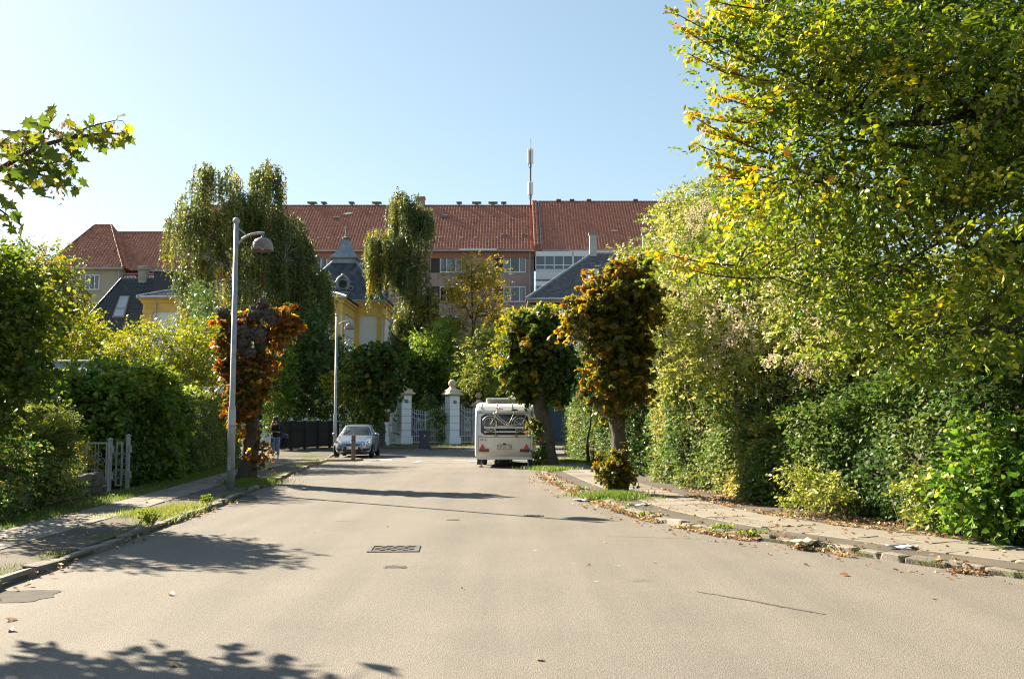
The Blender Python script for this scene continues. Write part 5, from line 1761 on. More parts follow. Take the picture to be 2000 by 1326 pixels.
# ---- clematis-covered thicket behind the right hedge -----------------------------------
def thicket():
    blobs = [Bl(1400, 470, 24.5, 95, 70, 1.6), Bl(1345, 415, 26, 45, 42, 1.0), Bl(1440, 400, 25, 70, 36, 1.2), Bl(1360, 580, 24, 90, 90, 1.6), Bl(1480, 600, 22, 120, 120, 1.8), Bl(1560, 500, 21.5, 130, 80, 2.0), Bl(1420, 710, 21.8, 100, 66, 1.2),
             Bl(1320, 690, 25, 55, 80, 1.2), Bl(1640, 600, 19.5, 120, 110, 1.7), Bl(1570, 690, 20.0, 100, 70, 1.2), Bl(1720, 690, 18.2, 130, 60, 1.2), Bl(1840, 620, 17.8, 140, 130, 1.6), Bl(1950, 640, 17.5, 120, 130, 1.4)]
    a, c = crown(blobs, 2000, 7, 8, .088, clr=.26, L=.30, droop=.3, shell=.74, up=.15, flat=.35, vary=.2, out=.75,
                 varf=lambda P: np.clip((5.0 - P[:, 0]) * .05, -.2, .15))
    base = gpos(1480, 23.0)
    t = thing('clematis_thicket', 'tall sunlit thicket draped in clematis with pale fluffy seed heads', 'shrub', base)
    o = link('crown', leaves_mesh('crown', *a, shape='diamond'), LM['clematis'], t)
    o['kind'] = 'stuff'
    # seed heads: little balls of fine pale hairs
    fb = [Bl(1400, 560, 22.6, 80, 60, .5), Bl(1480, 640, 20.6, 80, 70, .5), Bl(1390, 690, 21.8, 90, 60, .5), Bl(1440, 440, 23.6, 90, 60, .5), Bl(1600, 560, 19.4, 90, 50, .4), Bl(1360, 480, 24.2, 60, 60, .5), Bl(1560, 720, 19.0, 60, 30, .3), Bl(1620, 640, 18.2, 80, 40, .3)]
    P, _, _ = in_blobs(fb, 330, .3)
    P[:, 0] -= .35; P[:, 1] -= .45
    n = 30
    Q = np.repeat(P, n, 0) + rng.normal(0, .05, (len(P) * n, 3))
    D = nrm(rng.normal(0, 1, Q.shape))
    me = leaves_mesh('seed_heads', Q, D, rng.normal(0, 1, Q.shape), rng.uniform(.03, .06, len(Q)), rng.uniform(0, 1, len(Q)), 'diamond')
    o = link('seed_heads', me, LM['fluff'], t)
    o['kind'] = 'stuff'
    # bare stems that carry it
    J = at
    for pts, r in (([(1390, 870, 23.6), (1368, 825, 23.4), (1352, 790, 23.3), (1340, 745, 23.4), (1342, 660, 24.0)], .075),
                   ([(1492, 905, 20.6), (1482, 850, 20.5), (1460, 820, 20.6), (1440, 790, 20.8), (1434, 745, 21.2), (1440, 680, 21.8)], .06),
                   ([(1535, 850, 20.1), (1520, 800, 20.2), (1508, 750, 20.4), (1490, 690, 21)], .035),
                   ([(1785, 860, 16.5), (1778, 800, 16.4), (1760, 745, 16.4), (1745, 680, 16.8)], .035),
                   ([(1790, 850, 16.4), (1786, 790, 16.5), (1775, 720, 16.6), (1772, 680, 16.8)], .038),
                   ([(1995, 770, 14.4), (1985, 720, 14.4), (1966, 670, 14.4)], .024)):
        P = [J(*q) for q in pts]
        foot = Vector((P[0].x + .03, P[0].y + .05, .06))
        MB().tube(smooth_path([foot] + P, 4), [r * (1.1 - .5 * i / (4 * len(P))) for i in range(4 * len(P) + 1)], n=8).build('stem', M['stem' if r < .05 else 'bark'], t, smooth=True)
    lim = []
    mid = Vector((base[0], base[1], 3.0))
    for k in range(0, len(c), 26):
        e = Vector(c[k])
        s = Vector((e.x * .8 + base[0] * .2 + .4, e.y + .8, .1))
        lim.append(([s, s.lerp(e, .5) + Vector((.1, .2, .3)), e], .05, .012))
    wood(lim, c, .009, frac=.35, maxd=2.2).build('branches', M['barkdark'], t, smooth=True)
    # tangle of bare tan vines
    vb = MB()
    for _ in range(85):
        vx = rng.uniform(1480, 1720)
        p = at(vx, rng.uniform(735, 830), 20.9 - (vx - 1492) * .0158 + rng.uniform(0, .8))
        d = Vector((rng.normal(0, .5), rng.normal(0, .3), rng.normal(.1, .5)))
        pts = [p]
        for i in range(6):
            d = (d + Vector((rng.normal(0, .35), rng.normal(0, .2), rng.normal(-.05, .3)))).normalized()
            pts.append(pts[-1] + d * .22)
        vb.tube(smooth_path(pts, 2), rng.uniform(.004, .011), n=4, cap=False)
    o = vb.build('vine_tangle', M['stem'], t)
    o['kind'] = 'stuff'
thicket()

# ---- hedges ------------------------------------------------------------------------------
def hedge(name, label, path, hts, width, side, m, leaf, dens, shape='oval', cat='hedge', L=.22, mm=5, bulge=.22, core=True, up=.3, droop=.35, vary=.2, back=.35, varf=None, topd=1.3, lean=0.0, endcap=True, z0=.08, inset=0.0):
    """Leafy twigs over the front, top and back of a hedge that follows path (side: +1 front is left of travel, -1 right)."""
    P = lay(path, .05)
    n0 = len(P)
    hs = np.interp(np.linspace(0, 1, n0), np.linspace(0, 1, len(hts)), hts)
    base = np.array([p[0][:] for p in P]); tang = np.array([p[1][:] for p in P])
    nv = np.column_stack([-tang[:, 1], tang[:, 0], np.zeros(n0)]) * side
    length = n0 * .05
    area_f = length * hs.mean()
    outs = []
    ph = rng.uniform(0, 6, 6)
    def bul(s, z):
        return bulge * (np.sin(s * 1.1 + ph[0]) * .5 + np.sin(s * 2.7 + z * 2.1 + ph[1]) * .35 + np.sin(z * 3.3 - s * 1.9 + ph[2]) * .3 + np.sin(s * 6.1 + z * 5 + ph[3]) * .15)
    for face, k in (('front', 1.0), ('top', topd), ('back', back)):
        cnt = int(dens * (area_f if face != 'top' else length * width) * k)
        i = rng.integers(0, n0, cnt)
        s = i * .05
        if face == 'top':
            d = rng.uniform(-width, 0, cnt); z = hs[i]
            z = z + bul(s, d * 3) - .02 + np.abs(rng.normal(0, .07, cnt))
            D = UP[None] * .9 + rng.normal(0, .45, (cnt, 3))
        else:
            u = rng.uniform(0, 1, cnt) ** .9
            z = z0 + u * (hs[i] - z0)
            rnd_ = np.clip((z - hs[i] + .35) / .35, 0, 1) ** 2 * .25
            if face == 'front':
                d = bul(s, z) - rnd_ + lean * z
                D = nv[i] * .8 + UP[None] * up + rng.normal(0, .45, (cnt, 3))
            else:
                d = -width - bul(s, z) + rnd_
                D = -nv[i] * .8 + UP[None] * up + rng.normal(0, .45, (cnt, 3))
        d = d - np.abs(rng.normal(0, .10, cnt)) * (1 if face == 'front' else -1)
        p = base[i] + nv[i] * d[:, None] + tang[i] * rng.uniform(-.05, .05, cnt)[:, None]
        p[:, 2] = z
        sv = .45 + .5 * vary * (np.sin(s * 1.7 + z * 2 + ph[4]) + np.sin(s * .6 - z + ph[5])) + rng.normal(0, .08, cnt)
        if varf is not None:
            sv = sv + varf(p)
        outs.append(sprays(p, D, L, mm, leaf, droop=droop, svar=sv, lvar=.13, flat=.4, face=(nv[i] if face == 'front' else -nv[i] if face == 'back' else UP[None] * np.ones((cnt, 1))) * .55))
    if endcap:
        for e in (0, n0 - 1):
            cnt = int(dens * hs[e] * width * .8)
            d = rng.uniform(-width, 0, cnt); z = rng.uniform(z0, hs[e], cnt)
            sg = -1 if e == 0 else 1
            p = base[e] + nv[e] * d[:, None] + tang[e] * (sg * rng.normal(0, .08, cnt))[:, None]
            p[:, 2] = z
            D = tang[e] * sg * .8 + UP * up + rng.normal(0, .45, (cnt, 3))
            outs.append(sprays(p, D, L, mm, leaf, droop=droop, svar=np.full(cnt, .45) + rng.normal(0, .1, cnt), lvar=.13, flat=.5))
    mid = base[n0 // 2] - nv[n0 // 2] * width / 2
    t = thing(name, label, cat, (mid[0], mid[1], .08))
    a = cat_l(outs)
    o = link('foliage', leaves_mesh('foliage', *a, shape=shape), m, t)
    o['kind'] = 'stuff'
    if core:  # solid core added inside the leaves to block light
        mb = MB()
        st = max(1, int(.5 / .05))
        idx = list(range(0, n0, st)) + [n0 - 1]
        ring = []
        vs, fs = [], []
        for q in idx:
            h = hs[q]
            for (dd, zz) in ((-.20 - inset, .05), (-.24 - inset, h * .55), (-.34 - inset, h - .22 - inset * 1.6), (-width / 2, h - .16 - inset * 1.6), (-width + .3, h - .24 - inset * 1.6), (-width + .2, h * .55), (-width + .2, .05)):
                jit = .06 * mnoise.noise(Vector((q * .05, zz, dd)) * 2)
                v = base[q] + nv[q] * (dd + jit + (lean * zz if dd > -width / 2 else 0))
                vs.append((v[0], v[1], zz + jit))
        for r_ in range(len(idx) - 1):
            for c_ in range(6):
                fs.append((r_ * 7 + c_, r_ * 7 + c_ + 1, (r_ + 1) * 7 + c_ + 1, (r_ + 1) * 7 + c_))
        fs.append(tuple(range(7))); fs.append(tuple((len(idx) - 1) * 7 + k for k in range(7)))
        mb.add(vs, fs).build('inner_twigs', M['twigs'], t, fixn=True)
    return t

HP = [gnd(240, 958, .1), gnd(300, 940, .1), gnd(370, 922, .1), gnd(446, 904, .1)]
HP = [Vector((-9.25, 24.1, 0))] + [Vector((p.x, p.y, 0)) for p in HP[1:]] + [Vector((-11.9, 43.5, 0))]
HP2 = HP[2:]
HP = HP[:3]
hedge('clipped_hedge', 'tall leafy hedge behind the ornate iron garden gate', HP, [2.55, 2.7, 2.6, 2.45, 2.35], 1.5, -1, LM['hedge'], .115, 150, L=.30, mm=5, bulge=.30, shape='heart', topd=1.8, lean=-.12, back=.12, inset=.30, varf=lambda P: np.clip((P[:, 2] - 2.05) * .5, -.08, .4))  # sunlit top painted in: leaf colour turns paler with height
hedge('privet_hedge', 'finer leaved privet hedge continuing behind the tall lamp post', HP2, [2.3, 2.3, 2.3, 2.35], 1.3, -1, LM['privet'], .075, 150, L=.20, mm=6, bulge=.16, topd=1.6, inset=.2, shape='diamond', back=.1, varf=lambda P: np.clip((P[:, 2] - 1.85) * .4, -.05, .3))  # lit top painted into the leaf colour here as well
# taller straggling front end of that hedge
a, c = crown([Bl(190, 760, 25.3, 90, 38, .9), Bl(120, 785, 24.6, 60, 60, .8), Bl(270, 785, 26, 60, 30, .8), Bl(140, 850, 25.4, 45, 70, .6)], 190, 6, 6, .12, clr=.25, L=.3, shell=.5, up=.35)
plant('lime_shrub', 'broad leaved lime green shrub growing over the hedge by the shed', 'shrub', gpos(150, 25.4), a, LM['hedge'], 'heart', auto_limbs(gpos(150, 25.4), c, .07, 6), c, .01)

RH = [gnd(1262, 930, .1), gnd(1330, 948, .1), gnd(1400, 962, .1), gnd(1480, 978, .1), gnd(1600, 998, .1), gnd(1720, 1016, .1), gnd(1900, 1042, .1), gnd(2100, 1066, .1)]
RH = [Vector((p.x, p.y, 0)) for p in RH] + [Vector((9.6, 11.4, 0)), Vector((12.2, 9.6, 0))]
def ivy_var(P):
    s = P[:, 1]
    return np.where(s > 19.5, .15, -.10) + .10 * np.sin(P[:, 1] * 2.2) + .06 * np.sin(P[:, 2] * 5)  # sunlit far stretch and shaded near stretch put into the leaf colour
hedge('ivy_hedge', 'overgrown ivy hedge running along the leaf strewn footway', RH, [2.9, 2.9, 2.7, 2.5, 1.75, 1.4, 1.6, 2.1, 2.4, 2.4, 2.3, 2.3, 2.3, 2.3], 1.0, -1, LM['ivy'], .09, 185, L=.24, mm=5, bulge=.24, varf=ivy_var, lean=-.10, shape='diamond', back=.1)
# dense dark backing shrubs under the beech
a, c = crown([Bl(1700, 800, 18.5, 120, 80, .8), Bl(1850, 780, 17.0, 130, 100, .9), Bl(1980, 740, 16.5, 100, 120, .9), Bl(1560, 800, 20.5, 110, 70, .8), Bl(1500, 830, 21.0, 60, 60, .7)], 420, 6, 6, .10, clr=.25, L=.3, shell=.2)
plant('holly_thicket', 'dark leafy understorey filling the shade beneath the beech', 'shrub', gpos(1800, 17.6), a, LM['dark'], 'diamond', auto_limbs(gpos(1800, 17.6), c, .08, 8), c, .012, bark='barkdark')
a, c = crown([Bl(1950, 870, 13.6, 70, 70, .55), Bl(1920, 950, 13.4, 66, 66, .5), Bl(2010, 960, 13.0, 70, 80, .55), Bl(2040, 860, 13.4, 70, 80, .55)], 250, 6, 5, .088, clr=.16, L=.24, shell=.55, up=.1, droop=.5, varf=lambda P: -.15 + 0 * P[:, 0])
plant('hazel_bush', 'bright broad leaved bush hanging over the footway beside the ivy', 'shrub', gpos(1975, 13.7), a, LM['hazel'], 'heart', auto_limbs(gpos(1975, 13.7), c, .035, 7), c, .007, bark='stem')
a, c = crown([Bl(1785, 945, 14.9, 36, 30, .25), Bl(1815, 1005, 14.3, 30, 18, .25), Bl(1850, 1015, 14.1, 26, 14, .25), Bl(1570, 955, 17.0, 50, 45, .3), Bl(1640, 960, 16.2, 40, 30, .25)], 110, 5, 5, .07, clr=.10, L=.16, shell=.4)
plant('bramble', 'low pale bramble sprawling at the foot of the ivy hedge', 'shrub', gpos(1700, 15.9), a, LM['clematis'], 'oval', None, None)
# dry stalks at the hedge foot
db = MB()
for _ in range(150):
    px = rng.choice([rng.uniform(1560, 1660), rng.uniform(1760, 1880)])
    g0 = gnd(px, 1003 + (px - 1600) * .13 + rng.uniform(-6, 8), .08)
    db.tube([g0, g0 + Vector((rng.normal(0, .06), rng.normal(0, .06), .15)), g0 + Vector((rng.normal(0, .16), rng.normal(0, .12), rng.uniform(.2, .5)))], rng.uniform(.002, .005), n=3, cap=False)
tag(db.build('dry_stalks', M['stem']), 'dry tan stalks standing at the foot of the ivy hedge', 'weeds', kind='stuff')

a, c = crown([(14.5, 19, 3.2, 3.0, 2.2, 2.2), (18, 24, 4.5, 3.5, 3, 3.2), (12.5, 15.5, 2.4, 2.0, 1.5, 1.6), (24, 20, 4, 4, 3, 3)], 420, 5, 7, .16, clr=.5, L=.55, shell=.4)
plant('garden_tree', 'broad green garden tree standing behind the beech and ivy hedge', 'tree', (17, 21, .05), a, LM['hazel'], 'diamond', auto_limbs((17, 21, .05), c, .22, 10), c, .02)
# far right hedge and glossy shrub by the mailbox
FH = [gnd(1262, 925, .1), gnd(1180, 912, .1), gnd(1128, 903, .1), gnd(1100, 893, .1)]
FH = [Vector((3.9, 33.0, 0)), Vector((3.3, 36.5, 0)), Vector((2.6, 41, 0)), Vector((2.5, 45.5, 0))]
hedge('clipped_hedge', 'sunlit clipped hedge beyond the mailbox past the brown chestnut', FH, [2.5, 2.35, 2.2, 2.2], 1.3, 1, LM['ivy'], .09, 105, L=.22, mm=5, bulge=.14, shape='diamond', back=.2)
tree('glossy_shrub', 'tall glossy leaved shrub with pale glints between the brown and green chestnuts', 1150, 38, [Bl(1145, 700, 37, 40, 50, 1.0), Bl(1150, 760, 37, 42, 40, 1.0), Bl(1180, 720, 36.5, 40, 60, 1.0)], LM['laurel'], 190, 5, 6, .10, 'oval', cat='shrub', r0=.07, clr=.25, L=.3)
tree('laurel_bush', 'dark bush shading the mailbox beside the ivy hedge', 1250, 30.5, [Bl(1245, 800, 30.5, 36, 66, .7), Bl(1258, 860, 30, 26, 50, .6), Bl(1270, 720, 30, 40, 60, .9)], LM['dark'], 170, 5, 6, .10, 'oval', cat='shrub', r0=.07, clr=.22, L=.28)

# ---- weeping birches -----------------------------------------------------------------------
def weeping(name, label, basepx, Y, domes, n_str, Lr, leaf, m, r0, varf=None, dens=9.0, arch=.6, shellz=.2, group=None):
    """Hanging leafy strands from arched twigs over several domes (px, py, rx, ry, depth)."""
    outs, tops = [], []
    b = Vector(gpos(basepx, Y))
    tw = MB()
    for (px, py, rpx, rpy, rd, wgt) in domes:
        c = at(px, py, Y)
        rx, rz = rpx * Y / F, rpy * Y / F
        k6 = 7
        na = int(n_str * wgt / k6 * 1.25)
        n = na * k6
        a = rng.uniform(0, 2 * math.pi, na)
        u = rng.uniform(shellz, 1, na) ** .5
        q = np.sqrt(np.maximum(0, 1 - u ** 2)) * rng.uniform(.45, 1.08, na)
        S = np.column_stack([c.x + np.cos(a) * q * rx, c.y + np.sin(a) * q * rd, c.z + (u - .3) * rz * rng.uniform(.55, 1.15, na)])
        S = np.repeat(S, k6, 0) + rng.normal(0, .15, (n, 3)) * np.array([1.0, 1.0, 1.6])
        a, u = np.repeat(a, k6) + rng.normal(0, .25, n), np.repeat(u, k6)
        S[:, 2] += np.repeat(rng.normal(-.1, .28, na), k6)
        Lt = np.repeat(rng.uniform(.35, 1.35, na), k6)
        tops.append(S)
        L = Lr * Lt * rng.uniform(.7, 1.15, n) * (1.15 - .4 * u)
        o = np.column_stack([np.cos(a), np.sin(a), np.zeros(n)])
        sv = .44 + np.repeat(rng.normal(0, .22, na), k6) + rng.normal(0, .05, n)
        if varf is not None:
            sv = sv + varf(S)
        for i in range(n):
            k = int(L[i] * dens)
            t = (np.arange(k) + rng.uniform(0, 1, k)) / k
            ar = arch * (.4 + .6 * (1 - u[i])) * L[i] * .25
            sway = rng.normal(0, .05) * L[i]
            x = o[i][None] * (ar * (1 - np.exp(-t * 4)))[:, None]
            z = ar * .9 * np.sin(np.clip(t * 6, 0, math.pi)) - L[i] * np.clip(t - .05, 0, 1)
            P = S[i][None] + x + np.column_stack([sway * t ** 2, np.zeros(k), z]) + rng.normal(0, .045, (k, 3))
            D = np.column_stack([rng.normal(0, .55, k), rng.normal(0, .55, k), np.full(k, -.9)])
            outs.append([P, D, rng.normal(0, 1, (k, 3)), leaf * rng.uniform(.7, 1.3, k), np.clip(sv[i] + rng.normal(0, .12, k), 0, 1)])
            if i % 4 == 0:
                tt = np.linspace(0, 1, 6)
                xx = o[i][None] * (ar * (1 - np.exp(-tt * 4)))[:, None]
                zz = ar * .9 * np.sin(np.clip(tt * 6, 0, math.pi)) - L[i] * np.clip(tt - .05, 0, 1)
                tw.tube([tuple(v) for v in (S[i][None] + xx + np.column_stack([sway * tt ** 2, np.zeros(6), zz]))], [.014, .012, .010, .008, .006, .004], n=3, cap=False)
    t = thing(name, label, 'tree', b, group=group)
    ob = link('crown', leaves_mesh('crown', *cat_l(outs), shape='diamond'), m, t)
    ob['kind'] = 'stuff'
    ob = tw.build('hanging_twigs', M['barkdark'], t)
    ob['kind'] = 'stuff'
    C = np.concatenate(tops)
    wood(auto_limbs(b, C, r0, 14, .30), C[::9], .018, frac=.8, maxd=2.6).build('trunk', M['birchbark'], t, smooth=True)
    return t

weeping('weeping_birch', 'tall twin topped weeping birch hanging over the yellow villa', 470, 62,
        [(420, 360, 55, 52, 2.2, .8), (520, 365, 52, 60, 2.2, .9), (375, 425, 48, 48, 2.0, .7), (450, 440, 80, 60, 3.0, 1.0), (480, 415, 50, 50, 2.4, .7), (575, 490, 40, 60, 2.0, .8), (345, 440, 20, 40, 1.2, .3), (545, 450, 48, 60, 2.2, .8), (420, 520, 85, 60, 3.0, 1.0), (530, 540, 95, 70, 3.0, 1.1), (600, 560, 46, 50, 2.0, 1.3), (570, 520, 50, 50, 2.2, 1.0), (625, 560, 24, 36, 1.4, .5), (370, 560, 45, 60, 2.0, .5), (500, 620, 110, 50, 3.0, .9), (620, 590, 32, 40, 1.6, .5), (390, 620, 60, 40, 2.0, .5)],
        215, 3.3, .15, LM['birch'], .34, varf=lambda P: np.clip((-17 - P[:, 0]) * .035, -.10, .22), dens=13)
weeping('silver_birch', 'slender drooping birch rising between the villa and the brick block', 800, 76,
        [(790, 412, 40, 38, 1.8, .75), (822, 435, 30, 36, 1.5, .6), (778, 475, 54, 46, 2.2, .95), (736, 478, 26, 28, 1.3, .45), (800, 535, 52, 56, 2.3, 1.05), (732, 525, 18, 28, 1.2, .3), (765, 520, 36, 40, 1.8, .6), (815, 605, 38, 54, 2.1, .85), (843, 595, 14, 46, 1.3, .4), (800, 665, 36, 44, 1.8, .7), (788, 640, 26, 44, 1.5, .55), (830, 690, 36, 34, 1.6, .5), (860, 650, 28, 34, 1.6, .45), (785, 388, 16, 18, .8, .2)],
        285, 2.6, .165, LM['birch'], .26, varf=lambda P: np.clip((-8.6 - P[:, 0]) * .05, -.10, .14), dens=11, arch=.45)

# ---- other garden trees and shrubs ------------------------------------------------------------
tree('ash_tree', 'thin golden leaved tree in front of the brick apartment windows', 925, 73,
     [Bl(930, 530, 73, 42, 26, 1.8), Bl(905, 560, 73, 40, 30, 1.8), Bl(955, 575, 73, 32, 34, 1.6), Bl(890, 610, 73, 34, 36, 1.6), Bl(940, 640, 73, 42, 40, 2.0), Bl(965, 620, 73, 20, 30, 1.2), Bl(960, 540, 73, 18, 26, 1.0)],
     LM['gold'], 330, 4, 7, .17, r0=.16, clr=.4, L=.6, shell=.35, bark='barkdark', vary=.22)
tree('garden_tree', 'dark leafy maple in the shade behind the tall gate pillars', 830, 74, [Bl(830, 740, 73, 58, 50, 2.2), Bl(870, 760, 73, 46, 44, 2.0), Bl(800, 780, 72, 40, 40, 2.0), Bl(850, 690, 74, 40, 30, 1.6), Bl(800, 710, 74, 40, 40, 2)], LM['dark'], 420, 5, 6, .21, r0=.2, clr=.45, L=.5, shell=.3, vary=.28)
tree('false_acacia', 'pale green feathery tree reaching up behind the gate', 870, 72, [Bl(862, 655, 72, 18, 24, .9), Bl(884, 650, 72, 12, 26, .7), Bl(835, 680, 72, 36, 30, 1.3), Bl(880, 700, 72, 40, 34, 1.5), Bl(905, 730, 71, 30, 26, 1.4)], LM['lime'], 250, 5, 7, .16, r0=.12, clr=.35, L=.5, shell=.4)
tree('poplar_shrub', 'silvery green tall shrub standing above the caravan roof', 945, 69, [Bl(935, 690, 69, 36, 44, 1.6), Bl(955, 730, 68, 34, 40, 1.6), Bl(925, 745, 68, 30, 34, 1.5), Bl(960, 680, 69, 22, 36, 1.2)], LM['clematis'], 330, 5, 7, .15, r0=.12, clr=.35, L=.45, shell=.4, up=.5)
tree('mixed_shrub', 'leafy shrub peeping over the gate between the pillars and caravan', 925, 69.8, [Bl(915, 775, 69.8, 24, 26, .9), Bl(940, 762, 69.8, 22, 24, .9), Bl(965, 770, 69.5, 28, 34, 1.0), Bl(992, 780, 69, 28, 30, 1.0), Bl(900, 790, 69.8, 18, 24, .8)], LM['hazel'], 210, 5, 6, .15, r0=.07, cat='shrub', clr=.3, L=.4, shell=.4)
tree('round_bush', 'rounded yellow green bush seen through the double iron gate', 830, 70.5, [Bl(828, 812, 70.5, 34, 26, 1.2), Bl(838, 842, 70.5, 40, 24, 1.2)], LM['lime'], 150, 5, 6, .14, r0=.06, cat='shrub', clr=.3, L=.35, shell=.6)
tree('climbing_rose', 'pale leaved climber growing up the iron gate beside the wheelie bin', 853, 66.0, [Bl(852, 815, 66.0, 6, 26, .10), Bl(860, 850, 66.0, 12, 16, .12), Bl(846, 790, 66.0, 6, 10, .12), Bl(836, 782, 66.2, 8, 12, .12), Bl(863, 818, 66.0, 4, 14, .1)], LM['laurel'], 75, 5, 5, .13, r0=.02, cat='climber', clr=.12, L=.22, shell=.1)
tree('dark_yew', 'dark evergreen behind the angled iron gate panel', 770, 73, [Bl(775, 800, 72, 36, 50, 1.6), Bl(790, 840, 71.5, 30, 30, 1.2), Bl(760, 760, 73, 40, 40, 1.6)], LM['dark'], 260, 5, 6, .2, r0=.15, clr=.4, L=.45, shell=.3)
tree('orchard_tree', 'yellowing leafy tree between the caravan chestnut and slate house', 1015, 58, [Bl(1010, 640, 58, 30, 24, 1.4), Bl(1040, 630, 58, 36, 20, 1.4), Bl(1000, 690, 58, 30, 40, 1.4), Bl(1070, 625, 58, 30, 18, 1.2)], LM['yellowgreen'], 200, 5, 6, .17, r0=.12, clr=.35, L=.45)
tree('leafy_tree', 'green tree crown in front of the slate roof beyond the brown chestnut', 1240, 48, [Bl(1240, 510, 48, 40, 20, 1.2), Bl(1275, 520, 47, 46, 40, 1.3), Bl(1290, 460, 48, 26, 50, 1.0), Bl(1270, 580, 46, 46, 60, 1.3), Bl(1220, 560, 48, 40, 40, 1.3)], LM['clematis'], 330, 5, 6, .14, r0=.13, clr=.32, L=.42)

tree('cypress', 'feathery green cypress behind the red leaved pollard', 595, 60.5, [Bl(600, 660, 60, 26, 40, 1.0), Bl(585, 700, 60, 34, 36, 1.2), Bl(618, 710, 60, 26, 44, 1.0), Bl(608, 625, 60, 12, 22, .5), Bl(570, 740, 60, 30, 44, 1.2)], LM['conifer'], 460, 6, 8, .15, r0=.16, clr=.3, L=.5, up=.6, shell=.5, bark='barkdark')
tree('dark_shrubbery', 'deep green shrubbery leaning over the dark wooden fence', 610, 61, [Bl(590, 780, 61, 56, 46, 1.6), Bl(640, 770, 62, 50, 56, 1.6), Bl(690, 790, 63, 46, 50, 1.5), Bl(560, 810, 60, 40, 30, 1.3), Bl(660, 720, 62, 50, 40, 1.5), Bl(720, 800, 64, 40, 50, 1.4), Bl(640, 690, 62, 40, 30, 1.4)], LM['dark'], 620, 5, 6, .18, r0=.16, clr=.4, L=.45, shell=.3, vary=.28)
tree('light_shrub', 'sun flecked lighter shrub above the dark fence beside the walking person', 530, 58.5, [Bl(548, 720, 58, 26, 40, 1.1), Bl(540, 770, 58, 30, 36, 1.0), Bl(520, 815, 57.5, 16, 30, .8)], LM['hazel'], 230, 5, 6, .15, cat='shrub', r0=.08, clr=.3, L=.4)
tree('lime_sapling', 'yellow lit sapling leaves beside the lamp post by the silver car', 672, 56, [Bl(665, 745, 56, 22, 16, .6), Bl(690, 755, 56, 20, 24, .6), Bl(672, 775, 56, 12, 12, .5)], LM['yellowgreen'], 60, 5, 5, .16, r0=.04, clr=.25, L=.35)
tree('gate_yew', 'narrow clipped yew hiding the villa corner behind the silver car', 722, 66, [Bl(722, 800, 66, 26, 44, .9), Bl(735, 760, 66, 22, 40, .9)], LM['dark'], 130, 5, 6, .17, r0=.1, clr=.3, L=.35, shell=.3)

tree('yellow_bush', 'glowing yellow green bush behind the shed roof', 140, 40, [Bl(140, 655, 40, 62, 40, 1.7), Bl(90, 690, 40, 50, 44, 1.5), Bl(200, 690, 39, 50, 40, 1.4), Bl(155, 630, 40, 24, 18, .8)], LM['yellowgreen'], 330, 5, 6, .13, r0=.12, clr=.3, L=.38, shell=.55)
tree('golden_shrub', 'broad golden leaved shrub rising behind the clipped hedge', 310, 37, [Bl(310, 680, 37, 90, 52, 1.6), Bl(390, 700, 37, 60, 60, 1.5), Bl(240, 700, 37, 50, 40, 1.3), Bl(340, 740, 36, 90, 44, 1.3), Bl(430, 660, 38, 30, 40, 1.2)], LM['yellowgreen'], 560, 5, 7, .095, r0=.11, clr=.26, L=.32, shell=.5, vary=.16, varf=lambda P: -.1 + .0 * P[:, 0])
tree('silver_shrub', 'green shrub with pale glinting leaves behind the tall lamp post', 415, 42, [Bl(412, 655, 42, 36, 44, 1.2), Bl(425, 710, 41, 40, 46, 1.2), Bl(405, 600, 43, 26, 40, 1.0)], LM['laurel'], 280, 5, 6, .10, r0=.1, clr=.26, L=.32)
tree('ragged_tree', 'ragged olive tree with orange tinged tips in front of the beige house', 70, 27.5, [Bl(70, 545, 27.5, 60, 40, 1.2), Bl(115, 580, 27.5, 36, 50, 1.0), Bl(30, 570, 27.5, 50, 60, 1.2), Bl(95, 510, 27.5, 34, 18, .7), Bl(20, 510, 27.5, 40, 26, 1.0), Bl(140, 590, 27.5, 16, 26, .5), Bl(60, 640, 27, 60, 50, 1.1)], LM['oldtree'], 430, 4, 7, .085, 'oval', r0=.12, clr=.25, L=.36, shell=.3, up=.45)
tree('cherry_tree', 'shady broad leaved tree over the stone garden wall', -20, 16.9, [Bl(20, 620, 16.7, 60, 100, .9), Bl(-60, 640, 16.8, 110, 150, 1.3), Bl(45, 700, 16.5, 45, 80, .7), Bl(15, 780, 16.4, 60, 60, .7), Bl(10, 535, 16.7, 40, 40, .6)], LM['maple'], 380, 6, 6, .10, 'oval', r0=.13, clr=.22, L=.3, shell=.35, varf=lambda P: np.clip((P[:, 2] - 3.4) * .12, -.25, .15) - .12)

def juniper():
    b = gpos(85, 20.0)
    C, D, Nn, S, V = [], [], [], [], []
    a = []
    for (px, py, Y, rp, rq, rd, n) in ((55, 850, 19.6, 62, 30, .8, 420), (85, 828, 20.0, 42, 20, .7, 260), (40, 890, 19.4, 60, 34, .7, 300), (92, 880, 19.8, 30, 40, .6, 260)):
        p, o, _ = in_blobs([Bl(px, py, Y, rp, rq, rd)], n, .55)
        Dd = nrm(o * .7 + np.array([.55, -.2, .28]) + rng.normal(0, .3, (n, 3)))
        a.append(sprays(p, Dd, .34, 19, .10, droop=.15, spread=.7, flat=.4, svar=.40 + .35 * np.clip(o[:, 2], 0, 1) + rng.normal(0, .08, n), lvar=.1))
    A = cat_l(a)
    plant('juniper_bush', 'layered green juniper bush beside the ornate iron garden gate', 'shrub', b, A, LM['juniper'], 'needle', auto_limbs(b, A[0][::400], .06, 6), None)
juniper()
